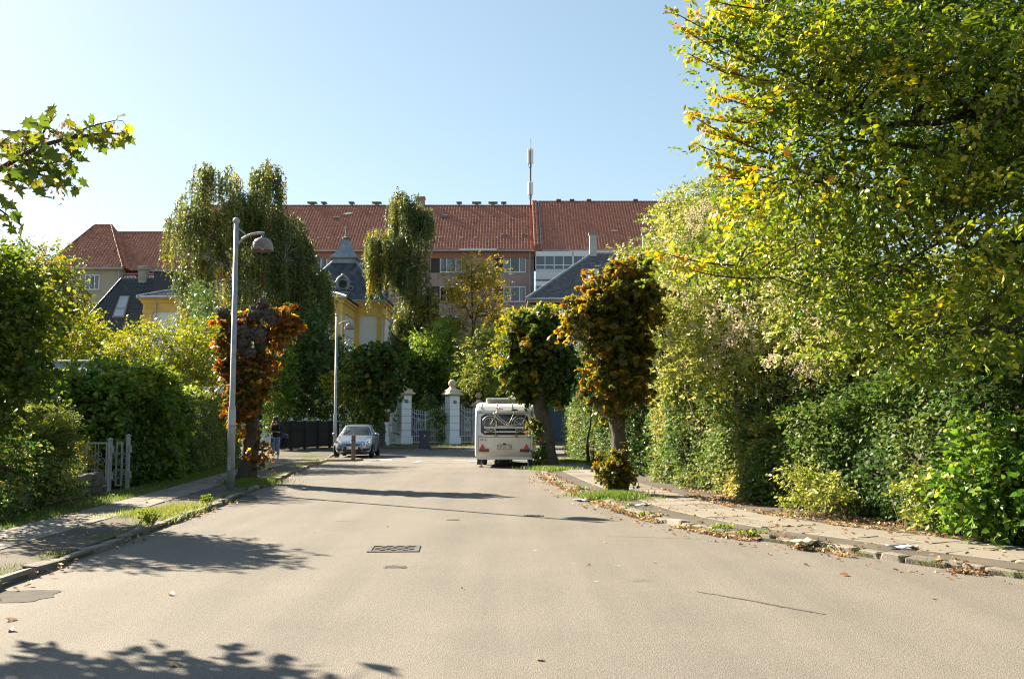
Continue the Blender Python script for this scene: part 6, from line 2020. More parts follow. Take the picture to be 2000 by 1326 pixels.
a, c = crown([Bl(40, 930, 18.4, 60, 46, .5), Bl(100, 925, 20.6, 36, 34, .35), Bl(128, 920, 21.4, 16, 28, .3), Bl(-20, 900, 17.4, 60, 70, .6), Bl(75, 955, 18.6, 60, 26, .3), Bl(20, 975, 17.0, 40, 26, .25), Bl(110, 945, 20.0, 36, 20, .25), Bl(-30, 985, 16.0, 50, 34, .3)], 430, 5, 6, .075, clr=.16, L=.22, shell=.4, droop=.6)
plant('ivy_mat', 'dark cotoneaster trailing over the low stone wall', 'shrub', gpos(60, 18.8), a, LM['ivy'], 'oval', auto_limbs(gpos(60, 18.8), c, .03, 6), c, .007)
a, c = crown([Bl(158, 880, 22.6, 12, 18, .2), Bl(160, 900, 22.6, 8, 12, .2)], 30, 5, 5, .05, clr=.08, L=.14)
plant('barberry', 'small russet barberry against the iron gate post', 'shrub', gpos(158, 22.6), a, LM['gold'], 'oval', auto_limbs(gpos(158, 22.6), c, .015, 4), c, .005)

# ---- maple whose branch reaches in over the street from the left ----------------------------
def maple():
    base = Vector((-9.6, 10.8, .1))
    t = thing('maple_tree', 'maple branch reaching over the street from a tree beside the footway', 'tree', base)
    blobs = [(-8.3, 9.9, 4.4, 1.9, 1.3, 1.0), (-7.0, 9.9, 3.9, 1.1, .7, .6), (-9.4, 10.2, 6.2, 2.0, 1.5, 1.2), (-7.6, 9.2, 5.4, 1.1, 1.0, .8), (-6.6, 10.4, 3.6, .6, .4, .3), (-6.35, 10.7, 4.0, .6, .5, .4)]
    a, c = crown(blobs, 360, 4, 5, .16, clr=.3, L=.35, shell=.3, droop=.3)
    fx = a[0][:, 0] / np.maximum(a[0][:, 1], .1) * F + 1000
    keep = (fx < -30)
    a = [x[keep] for x in a]
    o = link('crown', leaves_mesh('crown', *a, shape='heart'), LM['maple'], t)
    o['kind'] = 'stuff'
    # leaves of the branch in view: one piece each
    Y0 = 9.6
    spots = [(100, 215, .15), (85, 235, .16), (135, 240, .13), (150, 255, .14), (232, 228, .13), (195, 235, .12), (180, 232, .11), (250, 250, .11), (252, 272, .11), (235, 275, .12), (240, 262, .11), (222, 282, .11), (205, 262, .13), (188, 250, .13), (176, 262, .13), (160, 275, .14),
             (140, 285, .14), (118, 265, .14), (105, 258, .14), (92, 250, .15), (70, 245, .15), (55, 240, .16), (48, 258, .14), (30, 262, .14), (15, 258, .14), (8, 280, .15), (35, 285, .14), (62, 275, .13), (80, 290, .14), (98, 300, .14), (120, 305, .13), (146, 302, .13), (158, 312, .12), (150, 300, .12),
             (60, 318, .15), (72, 300, .13), (95, 328, .14), (110, 340, .13), (128, 335, .13), (140, 330, .14), (160, 355, .12), (130, 355, .12), (145, 375, .12), (118, 358, .13), (90, 350, .14), (88, 385, .13), (70, 360, .14), (55, 345, .15), (40, 330, .15), (25, 345, .16), (12, 330, .15), (5, 305, .16),
             (30, 310, .15), (10, 360, .17), (35, 370, .15), (2, 385, .16), (15, 400, .14), (60, 335, .13), (104, 322, .12), (76, 372, .12), (190, 275, .12), (212, 248, .11), (30, 420, .12), (42, 445, .13), (15, 435, .13), (5, 425, .13), (22, 448, .10), (48, 300, .13), (20, 290, .13), (128, 290, .12), (200, 288, .11), (170, 245, .12)]
    rq = random.Random(11)
    spots += [(rq.gauss(x, 12), rq.gauss(y, 11), rq.uniform(.11, .16)) for x, y in [(18, 275), (40, 300), (15, 325), (55, 330), (85, 300), (30, 350), (5, 355), (75, 265), (110, 285), (120, 320), (50, 268), (95, 345), (60, 300), (10, 295), (140, 270), (35, 325), (165, 262), (20, 372), (70, 315), (5, 330), (100, 270), (45, 352), (130, 345), (185, 270)] for _ in (0, 1)]
    vs = []
    for v in (.15, .35, .5, .65, .85):
        me = leaves_mesh('leaf', np.zeros((1, 3)), np.array([[1.0, 0, 0]]), np.array([[0, 0, 1.0]]), np.array([1.0]), np.array([v]), 'maple', curl=1.6)
        me.materials.append(LM['maple'])
        vs.append(me)
    main = [Vector((-8.6, 10.6, 3.9)), at(-120, 400, 10.0), at(0, 330, 9.7), at(70, 290, 9.6), at(140, 270, 9.6), at(200, 262, 9.5), at(238, 262, 9.5)]
    sub = [[at(20, 320, 9.7), at(70, 340, 9.6), at(120, 350, 9.6), at(150, 370, 9.6)], [at(70, 290, 9.6), at(90, 250, 9.6), at(110, 225, 9.6)], [at(-60, 370, 9.8), at(0, 410, 9.7), at(40, 440, 9.7)], [at(140, 270, 9.6), at(170, 250, 9.6), at(228, 235, 9.55)], [at(40, 310, 9.7), at(90, 320, 9.7), at(140, 310, 9.6)]]
    J = []
    for s in [main[1:]] + sub:
        J += smooth_path(s, 4)
    mb = MB()
    rnd = random.Random(3)
    for i, (px, py, s) in enumerate(spots):
        Y = Y0 + rnd.uniform(-.35, .35)
        p = at(px, py, Y)
        near = min(J, key=lambda q: (q - p).length)
        mb.tube([near, near.lerp(p, .5) + Vector((0, 0, .03)), p], .0035, n=4, cap=False)
        d = Vector((rnd.gauss(.55, .5), rnd.gauss(-.1, .4), rnd.gauss(-.45, .3))).normalized()
        Nn = Vector((rnd.gauss(-.1, .35), rnd.gauss(-.55, .35), rnd.gauss(.7, .25)))
        Nn = (Nn - d * Nn.dot(d)).normalized()
        B = Nn.cross(d)
        lf = bpy.data.objects.new('leaf', rnd.choice(vs))
        COL.objects.link(lf)
        lf.parent = t
        lf.matrix_local = Matrix.Translation(p - d * s * .35 - base) @ Matrix((d, B, Nn)).transposed().to_4x4() @ Matrix.Scale(s * 1.15, 4)
    # bunches of tan winged seeds
    n = 260
    ctr = np.array([at(x, y, 9.6)[:] for x, y in ((130, 250), (115, 270), (200, 275), (130, 318), (100, 355), (120, 372), (85, 262), (20, 290), (222, 262), (45, 320))])
    P = ctr[rng.integers(0, len(ctr), n)] + rng.normal(0, .06, (n, 3))
    sd = link('seed_bunches', leaves_mesh('seed_bunches', P, np.column_stack([rng.normal(0, .5, n), rng.normal(0, .5, n), -np.ones(n)]), rng.normal(0, 1, (n, 3)), np.full(n, .045), rng.uniform(.2, .7, n), 'diamond'), M['dryleaf'], t)
    sd['kind'] = 'stuff'
    wd = wood([(main, .045, .006)] + [(s, .016, .004) for s in sub] + [([base, base + Vector((.1, 0, 1.6)), base + Vector((.3, .1, 3.2)), base + Vector((.2, .2, 6.5))], .17, .05), ([base + Vector((.3, .1, 3.0)), Vector((-8.8, 10.7, 3.6)), Vector((-8.5, 10.6, 3.95))], .07, .045)], c, .01, frac=.5, mb=mb)
    wd.build('trunk', M['barkdark'], t, smooth=True)
maple()

# small flowering weeds in the left kerb joints
for (px, py, h, lab) in WEEDS:
    p = gnd(px, py, KT)
    n = 26
    P = np.tile(np.array(p[:]), (n, 1)) + rng.normal(0, .05, (n, 3)) * np.array([1, 1, 0])
    P[:, 2] += rng.uniform(0, h * .5, n)
    D = nrm(np.column_stack([rng.normal(0, .35, n), rng.normal(0, .35, n), np.ones(n)]))
    a = sprays(P, D, h * .8, 8, .045, droop=.2, svar=np.full(n, .7), lvar=.2)
    t = thing('flowering_weed', lab, 'weed', (p.x, p.y, KT - .01))
    o = link('leaves', leaves_mesh('leaves', *a, shape='oval'), LM['hazel'], t)
    o['kind'] = 'stuff'
    for k in range(7):
        b = Vector(p) + Vector((random.gauss(0, .03), random.gauss(0, .03), -.02))
        MB().tube([b, b + Vector((random.gauss(0, .04), random.gauss(0, .04), h * .6)), b + Vector((random.gauss(0, .09), random.gauss(0, .09), h * random.uniform(.9, 1.4)))], .004, n=4).build('stalk', M['stem'], t)

n = 55
P = band_pts(RK, -.26, .02, n, 11.5, 24, KT - .03)
cl = np.repeat(P, 7, 0) + rng.normal(0, .04, (len(P) * 7, 3)) * np.array([1, 1, .3])
keepm = np.repeat(np.array([mnoise.noise(Vector((q[1] * .9, 4.2, 0))) > .0 for q in P]), 7)
cl = cl[keepm]
D = nrm(np.column_stack([rng.normal(0, .6, len(cl)), rng.normal(0, .6, len(cl)), np.ones(len(cl))]))
a = sprays(cl, D, .11, 6, .05, droop=.3, svar=.55 + rng.normal(0, .15, len(cl)), lvar=.15)
o = link('leafy_weeds', leaves_mesh('leafy_weeds', *a, shape='oval'), LM['hazel'])
tag(o, 'leafy green weeds overgrowing the worn stone kerb', 'weeds', kind='stuff')
# ------------------------------------------------------------------ street furniture
M['galv'] = mat('galvanised_steel', (.27, .285, .30), .5, .25, col2=(.38, .395, .405), scale=9, bump=.002, bscale=30)
M['lampshade'] = mat('weathered_red_brown_shade', (.15, .105, .090), .6, col2=(.22, .165, .145), scale=4, bump=.003, bscale=20, col3=(.27, .235, .21), scale3=2)
M['lampinner'] = mat('pale_lamp_reflector', (.55, .53, .45), .4)
M['sticker'] = mat('paper_sticker', (.38, .39, .39), .7, col2=(.50, .51, .51), scale=30)
M['wood'] = mat('weathered_wood', (.10, .078, .052), .9, col2=(.19, .15, .105), scale=4, bump=.01, bscale=18, stretch=(9, 9, 1))
M['darkwood'] = mat('dark_stained_wood', (.018, .014, .011), .8, col2=(.034, .027, .021), scale=5, bump=.004, bscale=20, stretch=(6, 6, 1))
M['black'] = mat('black_plastic', (.018, .018, .02), .5, col2=(.03, .03, .033), scale=6)
M['rubber'] = mat('tyre_rubber', (.016, .016, .016), .85, col2=(.028, .027, .026), scale=20)

def street_lamp(x, y, top, label, sticker=False, yaw=0.0):
    t = thing('street_lamp', label, 'street lamp', (x, y, KT), yaw, group='bell lamps along the footway', worldly=False)
    h = top - KT
    MB().tube([(0, 0, -.1), (0, 0, 1.9), (0, 0, 1.95), (0, 0, h - .12)], [.088, .085, .066, .052], n=14).build('post', M['galv'], t, smooth=True)
    MB().ball((0, 0, h - .06), .085, 14, 9).build('ball_finial', M['galv'], t, smooth=True)
    arm = MB()
    pts = [(.04, 0, h - .62), (.16, 0, h - .50), (.34, 0, h - .41), (.54, 0, h - .375), (.72, 0, h - .37)]
    arm.tube(smooth_path(pts, 4), .032, n=8, flat=.8)
    arm.build('curved_arm', M['galv'], t, smooth=True)
    MB().tube([(.03, 0, h - .22), (.30, 0, h - .43)], .014, n=6).build('strut', M['galv'], t)
    cx, cz = .68, h - .40
    MB().lathe([(.035, cz + .02), (.035, cz - .07), (.06, cz - .08), (.06, cz - .12)], c=(cx, 0, 0), n=12).build('lamp_neck', M['lampshade'], t, smooth=True)
    prof = [(.05, cz - .10), (.12, cz - .112), (.18, cz - .15), (.22, cz - .21), (.24, cz - .29), (.248, cz - .37), (.255, cz - .395)]
    sh = MB().lathe([(r, z) for r, z in prof], c=(cx, 0, 0), n=24)
    sh.f = sh.f[:-1]; sh.mi = sh.mi[:-1]
    so = sh.build('lamp_shade', M['lampshade'], t, smooth=True)
    so.modifiers.new('thick', 'SOLIDIFY').thickness = .008
    MB().ball((cx, 0, cz - .28), .075, 12, 8, sc=(1, 1, 1.3)).build('bulb', M['lampinner'], t, smooth=True)
    if sticker:
        st = MB()
        st.tube([(0, 0, 1.50), (0, 0, 1.86)], .0885, n=20, cap=False)
        st.build('sticker', M['sticker'], t, smooth=True)
        MB().bb(-.035, .035, -.098, -.075, .45, .75).build('service_hatch', M['galv'], t)
    return t

lb = gnd(450, 956, KT)
street_lamp(lb.x, lb.y, at(458, 427, lb.y).z, 'tall galvanised street lamp with bell shade beside the red leaved pollard', True, R(-12))
l2y = 50.0
street_lamp(at(654, 880, l2y).x, l2y, at(652, 613, l2y).z, 'bell shaded street lamp standing beside the silver car', False, R(-10))

# wooden bollard
b = gnd(690, 897, .07)
bo = MB()
bo.add(*(lambda w, h: ([(-w, -w, 0), (w, -w, 0), (w, w, 0), (-w, w, 0), (-w, -w, h), (w, -w, h), (w, w, h), (-w, w, h), (0, 0, h + .06)], [(0, 3, 2, 1), (0, 1, 5, 4), (1, 2, 6, 5), (2, 3, 7, 6), (3, 0, 4, 7), (4, 5, 8), (5, 6, 8), (6, 7, 8), (7, 4, 8)]))(.085, 1.0))
bt = thing('wooden_bollard', 'square weathered wooden bollard in front of the silver car', 'bollard', (b.x, b.y, .05), R(8), worldly=False)
bo.build('post', M['wood'], bt, bevel=.012)
MB().bb(-.09, .09, -.09, .09, .80, .83).build('groove_band', M['darkwood'], bt)

# ------------------------------------------------------------------ garden gate with scrolls, low stone wall
M['gateiron'] = mat('dull_grey_iron', (.22, .235, .255), .55, .2, col2=(.30, .315, .33), scale=12)
gy = gnd(225, 955, .1).y
gx = [at(px, 950, gy).x for px in (161, 213, 237)]
GH = 1.13
def gate_post(x, y, h, label):
    t = thing('gate_post', label, 'post', (x, y, .08), R(-20), worldly=False)
    MB().bb(-.036, .036, -.036, .036, -.1, h).build('shaft', M['gateiron'], t, bevel=.006)
    MB().add([(-.06, -.06, h), (.06, -.06, h), (.06, .06, h), (-.06, .06, h), (0, 0, h + .05)], [(0, 3, 2, 1), (0, 1, 4), (1, 2, 4), (2, 3, 4), (3, 0, 4)]).build('pyramid_cap', M['gateiron'], t)
    for z in (.25, .85):
        MB().bb(.046, .085, -.03, .03, z, z + .16).build('hinge', M['gateiron'], t)
    return t
gate_post(gx[1], gy, GH + .02, 'grey steel post carrying the ornate garden gate')
gate_post(gx[2], gy + .35, GH + .10, 'grey steel post against the hedge beside the ornate gate')
gate_post(gx[0], gy - .1, .75, 'short grey steel post half hidden by the juniper')
def scroll(mb, cx, cz, r, turns, sx=1, sz=1, y=0.0, th=.009):
    pts = []
    for i in range(26):
        a = turns * 2 * math.pi * i / 25
        rr = r * (1 - .8 * i / 25)
        pts.append((cx + sx * (r - rr * math.cos(a)) , y, cz + sz * rr * math.sin(a)))
    mb.tube(pts, th, n=5)
def iron_leaf(x0, x1, y, name, label):
    t = thing(name, label, 'gate', ((x0 + x1) / 2, y, .12))
    fr = MB()
    fr.bb(x0, x1, y - .018, y + .018, GH + .0, GH + .04)
    fr.bb(x0, x1, y - .018, y + .018, .16, .20)
    fr.bb(x0, x0 + .035, y - .016, y + .016, .20, GH)
    fr.bb(x1 - .035, x1, y - .016, y + .016, .20, GH)
    fr.build('frame', M['gateiron'], t)
    w = x1 - x0
    n = max(1, round(w / .33))
    for i in range(n):
        c = x0 + w * (i + .5) / n
        if w > .3:
            for d in (-.035, .035):
                MB().tube([(c + d, y, .2), (c + d, y, GH)], .009, n=6).build('bar', M['gateiron'], t)
        for zc, sg in ((.76, 1), (.38, 1)):
            for s in (-1, 1):
                m_ = MB()
                scroll(m_, c, zc, .11, 1.15, sx=s, sz=-1, y=y)
                m_.build('scroll', M['gateiron'], t)
                m_ = MB()
                scroll(m_, c, zc + .12, .07, 1.1, sx=s, sz=1, y=y)
                m_.build('scroll', M['gateiron'], t)
    return t
iron_leaf(gx[0] + .06, gx[1] - .06, gy, 'garden_gate', 'ornate grey iron garden gate with curled scrolls between shrubs')
iron_leaf(gx[1] + .06, gx[2] - .06, gy + .18, 'gate_side_panel', 'narrow scrolled iron panel between the two gate posts')

wall_t = thing('garden_wall', 'low mossy stone wall under the trailing cotoneaster', 'wall', (-8.9, 19.5, .08))
wp = [Vector((-7.9, 13.2, 0)), Vector((-8.55, 16.5, 0)), Vector((-8.95, 19.5, 0)), Vector((-9.25, 22.4, 0))]
wp = smooth_path(wp, 6)
M['wallstone'] = vmat('mossy_fieldstone', [(0, (.07, .075, .05)), (.5, (.14, .13, .10)), (1, (.22, .20, .16))], rough=.9, bump=.02, bscale=12, noisy=1.0)
wall_v = stone_variants('wall_stone', 7, .14, M['wallstone'])
for course in range(3):
    for p, tt in lay(wp, .42):
        o = bpy.data.objects.new('wall_stone', random.choice(wall_v))
        COL.objects.link(o)
        o.parent = wall_t
        q = p + tt * (.21 * (course % 2) + random.uniform(-.03, .03))
        o.location = Vector((q.x, q.y, .09 + .07 + course * .145)) - Vector(wall_t.location)
        o.rotation_euler = (0, 0, math.atan2(tt.y, tt.x) + random.uniform(-.06, .06))
        o.scale = (random.uniform(.36, .42), .26, .145)
M['soil2'] = M['soil']

# ------------------------------------------------------------------ dark wooden fence
fa, fb_ = gnd(540, 879, .1), gnd(662, 871, .1)
fence = thing('board_fence', 'dark stained board fence with pyramid post caps beside the footway', 'fence', ((fa.x + fb_.x) / 2, (fa.y + fb_.y) / 2, .08))
fd = Vector((fb_.x - fa.x, fb_.y - fa.y, 0))
fl = fd.length
fd.normalize()
fang = math.atan2(fd.y, fd.x)
bme = MB().box((0, 0, .78), (.118, .022, 1.44)).mesh('board')
bme.materials.append(M['darkwood'])
nb = int(fl / .128)
for i in range(nb):
    p = fa + fd * (i + .5) * .128
    o = bpy.data.objects.new('board', bme)
    COL.objects.link(o)
    o.parent = fence
    o.location = Vector((p.x, p.y - .0, .09 + random.uniform(-.012, .012))) - Vector(fence.location)
    o.rotation_euler = (0, 0, fang + random.uniform(-.02, .02))
for z in (.35, 1.25):
    o = MB().box((0, 0, 0), (fl, .04, .09)).build('rail', M['darkwood'], fence)
    o.location = Vector(((fa.x + fb_.x) / 2 + .05, (fa.y + fb_.y) / 2 + .05, z)) - Vector(fence.location)
    o.rotation_euler = (0, 0, fang)
k = 0
while k * 1.75 < fl:
    p = fa + fd * k * 1.75
    po = MB().bb(-.07, .07, -.07, .07, -.08, 1.55).build('post', M['darkwood'], fence)
    po.location = Vector((p.x + .03, p.y - .10, .09)) - Vector(fence.location)
    MB().add([(-.12, -.12, 1.552), (.12, -.12, 1.552), (.12, .12, 1.552), (-.12, .12, 1.552), (0, 0, 1.73)], [(0, 3, 2, 1), (0, 1, 4), (1, 2, 4), (2, 3, 4), (3, 0, 4)]).build('post_cap', M['zinc'], po)
    k += 1

# ------------------------------------------------------------------ white gate pillars and wrought iron gates
M['pillar'] = mat('pale_painted_ashlar', (.74, .76, .79), .85, col2=(.80, .82, .84), scale=1.6, bump=.006, bscale=30, col3=(.68, .69, .70))
M['joint'] = mat('mortar_shadow_joint', (.26, .27, .29), .9)  # dark mortar between the stone courses
M['ironpaint'] = mat('grey_painted_iron', (.45, .47, .50), .5, col2=(.54, .56, .58), scale=8)
M['plaque'] = mat('blue_enamel', (.03, .05, .13), .3)

def pillar(px, Y, a, htop, hball, label, rot, number=None, courses=6):
    x = at(px, 860, Y).x
    t = thing('gate_pillar', label, 'gate pillar', (x, Y, .08), rot, worldly=False, group='ball topped gate pillars')
    zc = htop                                        # underside of the cap
    MB().bb(-a / 2 - .07, a / 2 + .07, -a / 2 - .07, a / 2 + .07, -.05, .48).build('plinth', M['pillar'], t, bevel=.03)
    MB().bb(-a / 2 + .02, a / 2 - .02, -a / 2 + .02, a / 2 - .02, .3, zc).build('mortar_core', M['joint'], t)
    ch = (zc - .482) / courses
    for i in range(courses):
        MB().bb(-a / 2, a / 2, -a / 2, a / 2, .49 + i * ch, .49 + (i + 1) * ch - .022).build('stone_course', M['pillar'], t, bevel=.012)
    s = a / .7
    prof = [(.40, 0), (.50, .03), (.56, .09), (.56, .14), (.44, .19), (.42, .22), (.40, .36), (.27, .42), (.17, .51), (.14, .60)]
    MB().lathe([(r * 1.38 * s, zc + z * s) for r, z in prof], n=4, rot=R(45)).build('cap', M['stonetrim'], t, bevel=.012)
    MB().lathe([(.15 * s, zc + .58 * s), (.17 * s, zc + .62 * s), (.12 * s, zc + .66 * s)], n=14).build('ball_neck', M['stonetrim'], t, smooth=True)
    MB().ball((0, 0, hball), .26 * s, 18, 12).build('ball', M['stonetrim'], t, smooth=True)
    if number:
        MB().bb(-.11, .11, -a / 2 - .03, -a / 2 - .004, zc - .52, zc - .30).build('number_plaque', M['plaque'], t)
        text_part(number, .17, Matrix.Translation((0, -a / 2 - .034, zc - .41)) @ Matrix.Rotation(R(90), 4, 'X'), M['whitewall'], t, 'plaque_numeral')
    return t
PY = 66.0
zt = lambda py, Y=PY: at(880, py, Y).z - .08
pillar(789, PY, .72, zt(771.5), zt(748), 'tall white gate pillar with numbered plaque beside the silver car tree', R(32), '3')
pillar(883, PY, .72, zt(773), zt(749), 'tall white gate pillar with numbered plaque behind the wheelie bin', R(32), '5')
pillar(750, 61.5, .50, zt(805, 61.5), zt(788, 61.5), 'short white gate pillar half hidden by the dark chestnut', R(8), None, 4)
pillar(934.5, 67.5, .56, zt(795, 67.5), zt(772, 67.5), 'shorter ball topped gate pillar half hidden behind the caravan', R(32), None, 5)

bar_me = MB().tube([(0, 0, 0), (0, 0, 1)], .017, n=6).mesh('bar')
bar_me.materials.append(M['ironpaint'])
tip_me = MB().lathe([(.012, 0), (.035, .03), (.026, .07), (.004, .17)], n=8).mesh('spear_tip')
tip_me.materials.append(M['ironpaint'])
def iron_gate(p, q, hl, hm, hr, label, n, name='wrought_iron_gate'):
    """Barred gate from p to q; top curve height at left, middle, right; second rail below."""
    p, q = Vector((p[0], p[1], 0)), Vector((q[0], q[1], 0))
    t = thing(name, label, 'gate', (p + q) / 2 + Vector((0, 0, .1)))
    o0 = Vector(t.location)
    def top(u):
        a = 2 * u - 1
        return hm + (hr - hm) * a * a if a > 0 else hm + (hl - hm) * a * a
    for i in range(n):
        u = (i + .5) / n
        c = p.lerp(q, u)
        h = top(u) + .12
        o = bpy.data.objects.new('bar', bar_me)
        COL.objects.link(o); o.parent = t
        o.location = Vector((c.x, c.y, .16)) - o0
        o.scale = (1, 1, h - .16)
        s = bpy.data.objects.new('spear_tip', tip_me)
        COL.objects.link(s); s.parent = t
        s.location = Vector((c.x, c.y, h)) - o0
        s.scale = (1, 1, 1)
    for d in (0, .34):
        MB().tube([(p.lerp(q, u).x, p.lerp(q, u).y, top(u) - d) for u in [i / 16 for i in range(17)]], .026, n=6).build('top_rail', M['ironpaint'], t)
    for z in (.22, .62):
        MB().tube([(p.x, p.y, z), (q.x, q.y, z)], .026, n=6).build('rail', M['ironpaint'], t)
    dirv = (q - p).normalized()
    c = p.lerp(q, .3 if n > 10 else .5)
    for s in (-1, 1):
        m_ = MB()
        for k, (zc, r, sz) in enumerate(((1.5, .16, 1), (1.15, .20, -1), (1.0, .13, 1))):
            pts = []
            for i in range(22):
                a = 2.3 * math.pi * i / 21
                rr = r * (1 - .75 * i / 21)
                dx = s * (r - rr * math.cos(a))
                pts.append((c.x + dirv.x * dx, c.y + dirv.y * dx - .03, zc + sz * rr * math.sin(a)))
            m_.tube(pts, .02, n=5)
        m_.build('scroll_ornament', M['ironpaint'], t)
    m_ = MB()
    m_.ball((c.x, c.y - .03, 1.7), .07, 8, 6, sc=(1, .5, 2))
    m_.build('leaf_ornament', M['ironpaint'], t, smooth=True)
    return t
xa, xm, xb = at(804, 860, PY).x, at(831, 860, PY).x, at(868, 860, PY).x
iron_gate((xa, PY), (xm - .03, PY - .05), zt(800), zt(806), zt(808.5), 'bare iron gate leaf hung on the pillar beside the silver car tree', 7)
iron_gate((xm + .03, PY - .05), (xb, PY), zt(808.5), zt(803), zt(791), 'iron gate leaf overgrown by the pale climber beside the wheelie bin', 9)
MB_post = MB().tube([(xm, PY - .05, .1), (xm, PY - .05, zt(800))], .035, n=8)
tag(MB_post.build('gate_meeting_post', M['ironpaint']), 'slim iron meeting post between the two gate leaves', 'post')
iron_gate((at(757.5, 860, 61.8).x, 61.8), (at(775, 860, PY - .4).x, PY - .4), zt(815), zt(812), zt(795), 'angled iron gate panel beside the short white pillar', 11, 'iron_railing')
iron_gate((at(899, 860, PY + .1).x, PY + .1), (at(927, 860, 67.4).x, 67.4), zt(793), zt(802), zt(806), 'iron gate panel running behind the caravan', 9, 'iron_railing')

# ------------------------------------------------------------------ wheelie bin
wb = gnd(832, 877, 0.0)
M['binplastic'] = mat('dark_blue_grey_plastic', (.045, .05, .065), .5, col2=(.06, .066, .08), scale=5)
wt = thing('wheelie_bin', 'dark grey wheelie bin standing in front of the white gate', 'bin', (wb.x, 57.0, .0), R(6), worldly=False)
bx = MB()
bx.add([(-.24, -.27, .08), (.24, -.27, .08), (.24, .25, .08), (-.24, .25, .08), (-.29, -.34, .98), (.29, -.34, .98), (.29, .34, .98), (-.29, .34, .98)], [(0, 3, 2, 1), (4, 5, 6, 7), (0, 1, 5, 4), (1, 2, 6, 5), (2, 3, 7, 6), (3, 0, 4, 7)])
bx.build('body', M['binplastic'], wt, bevel=.03)
MB().bb(-.305, .305, -.36, .36, .95, 1.0).build('rim', M['binplastic'], wt, bevel=.012)
ld = MB()
ld.add([(-.31, -.38, 1.003), (.31, -.38, 1.003), (.31, .36, 1.003), (-.31, .36, 1.003), (-.27, -.33, 1.06), (.27, -.33, 1.06), (.28, .36, 1.10), (-.28, .36, 1.10)], [(0, 3, 2, 1), (4, 5, 6, 7), (0, 1, 5, 4), (1, 2, 6, 5), (2, 3, 7, 6), (3, 0, 4, 7)])
ld.build('lid', M['black'], wt, bevel=.015)
MB().tube([(-.25, .42, 1.02), (.25, .42, 1.02)], .018, n=8).build('handle', M['black'], wt)
for s in (-1, 1):
    MB().lathe([(.10, -.03), (.10, .03)], c=(s * .29, .22, .10), n=16, axis='X').build('wheel', M['rubber'], wt)
sy = MB()
sy.tube([(-.03, -.335, .80), (.0, -.335, .84), (.02, -.335, .80)], .008, n=4)
sy.bb(-.035, .0, -.34, -.33, .76, .79)
sy.bb(.01, .045, -.34, -.33, .755, .785)
sy.build('printed_emblem', M['whitewall'], wt)

# ------------------------------------------------------------------ mailbox
mbx = at(1234, 860, 31.5)
mt_ = thing('mailbox', 'dark mailbox with a small red label in the gap of the hedges', 'mailbox', (mbx.x, 31.5, .08), R(-5), worldly=False)
z0 = at(1234, 876, 31.5).z
MB().bb(-.035, .035, -.03, .03, 0, z0).build('post', M['black'], mt_)
MB().bb(-.17, .17, -.15, .15, z0 + .001, z0 + .52).build('box', mat('dark_grey_steel', (.03, .03, .034), .4, .3), mt_, bevel=.02)
MB().bb(-.185, .185, -.165, .165, z0 + .522, z0 + .56).build('lid', M['galv'], mt_, bevel=.01)
MB().bb(-.05, .03, -.156, -.151, z0 + .22, z0 + .30).build('label', mat('red_label', (.5, .05, .04), .5), mt_)
MB().bb(-.13, .13, -.157, -.151, z0 + .42, z0 + .45).build('slot', M['black'], mt_)

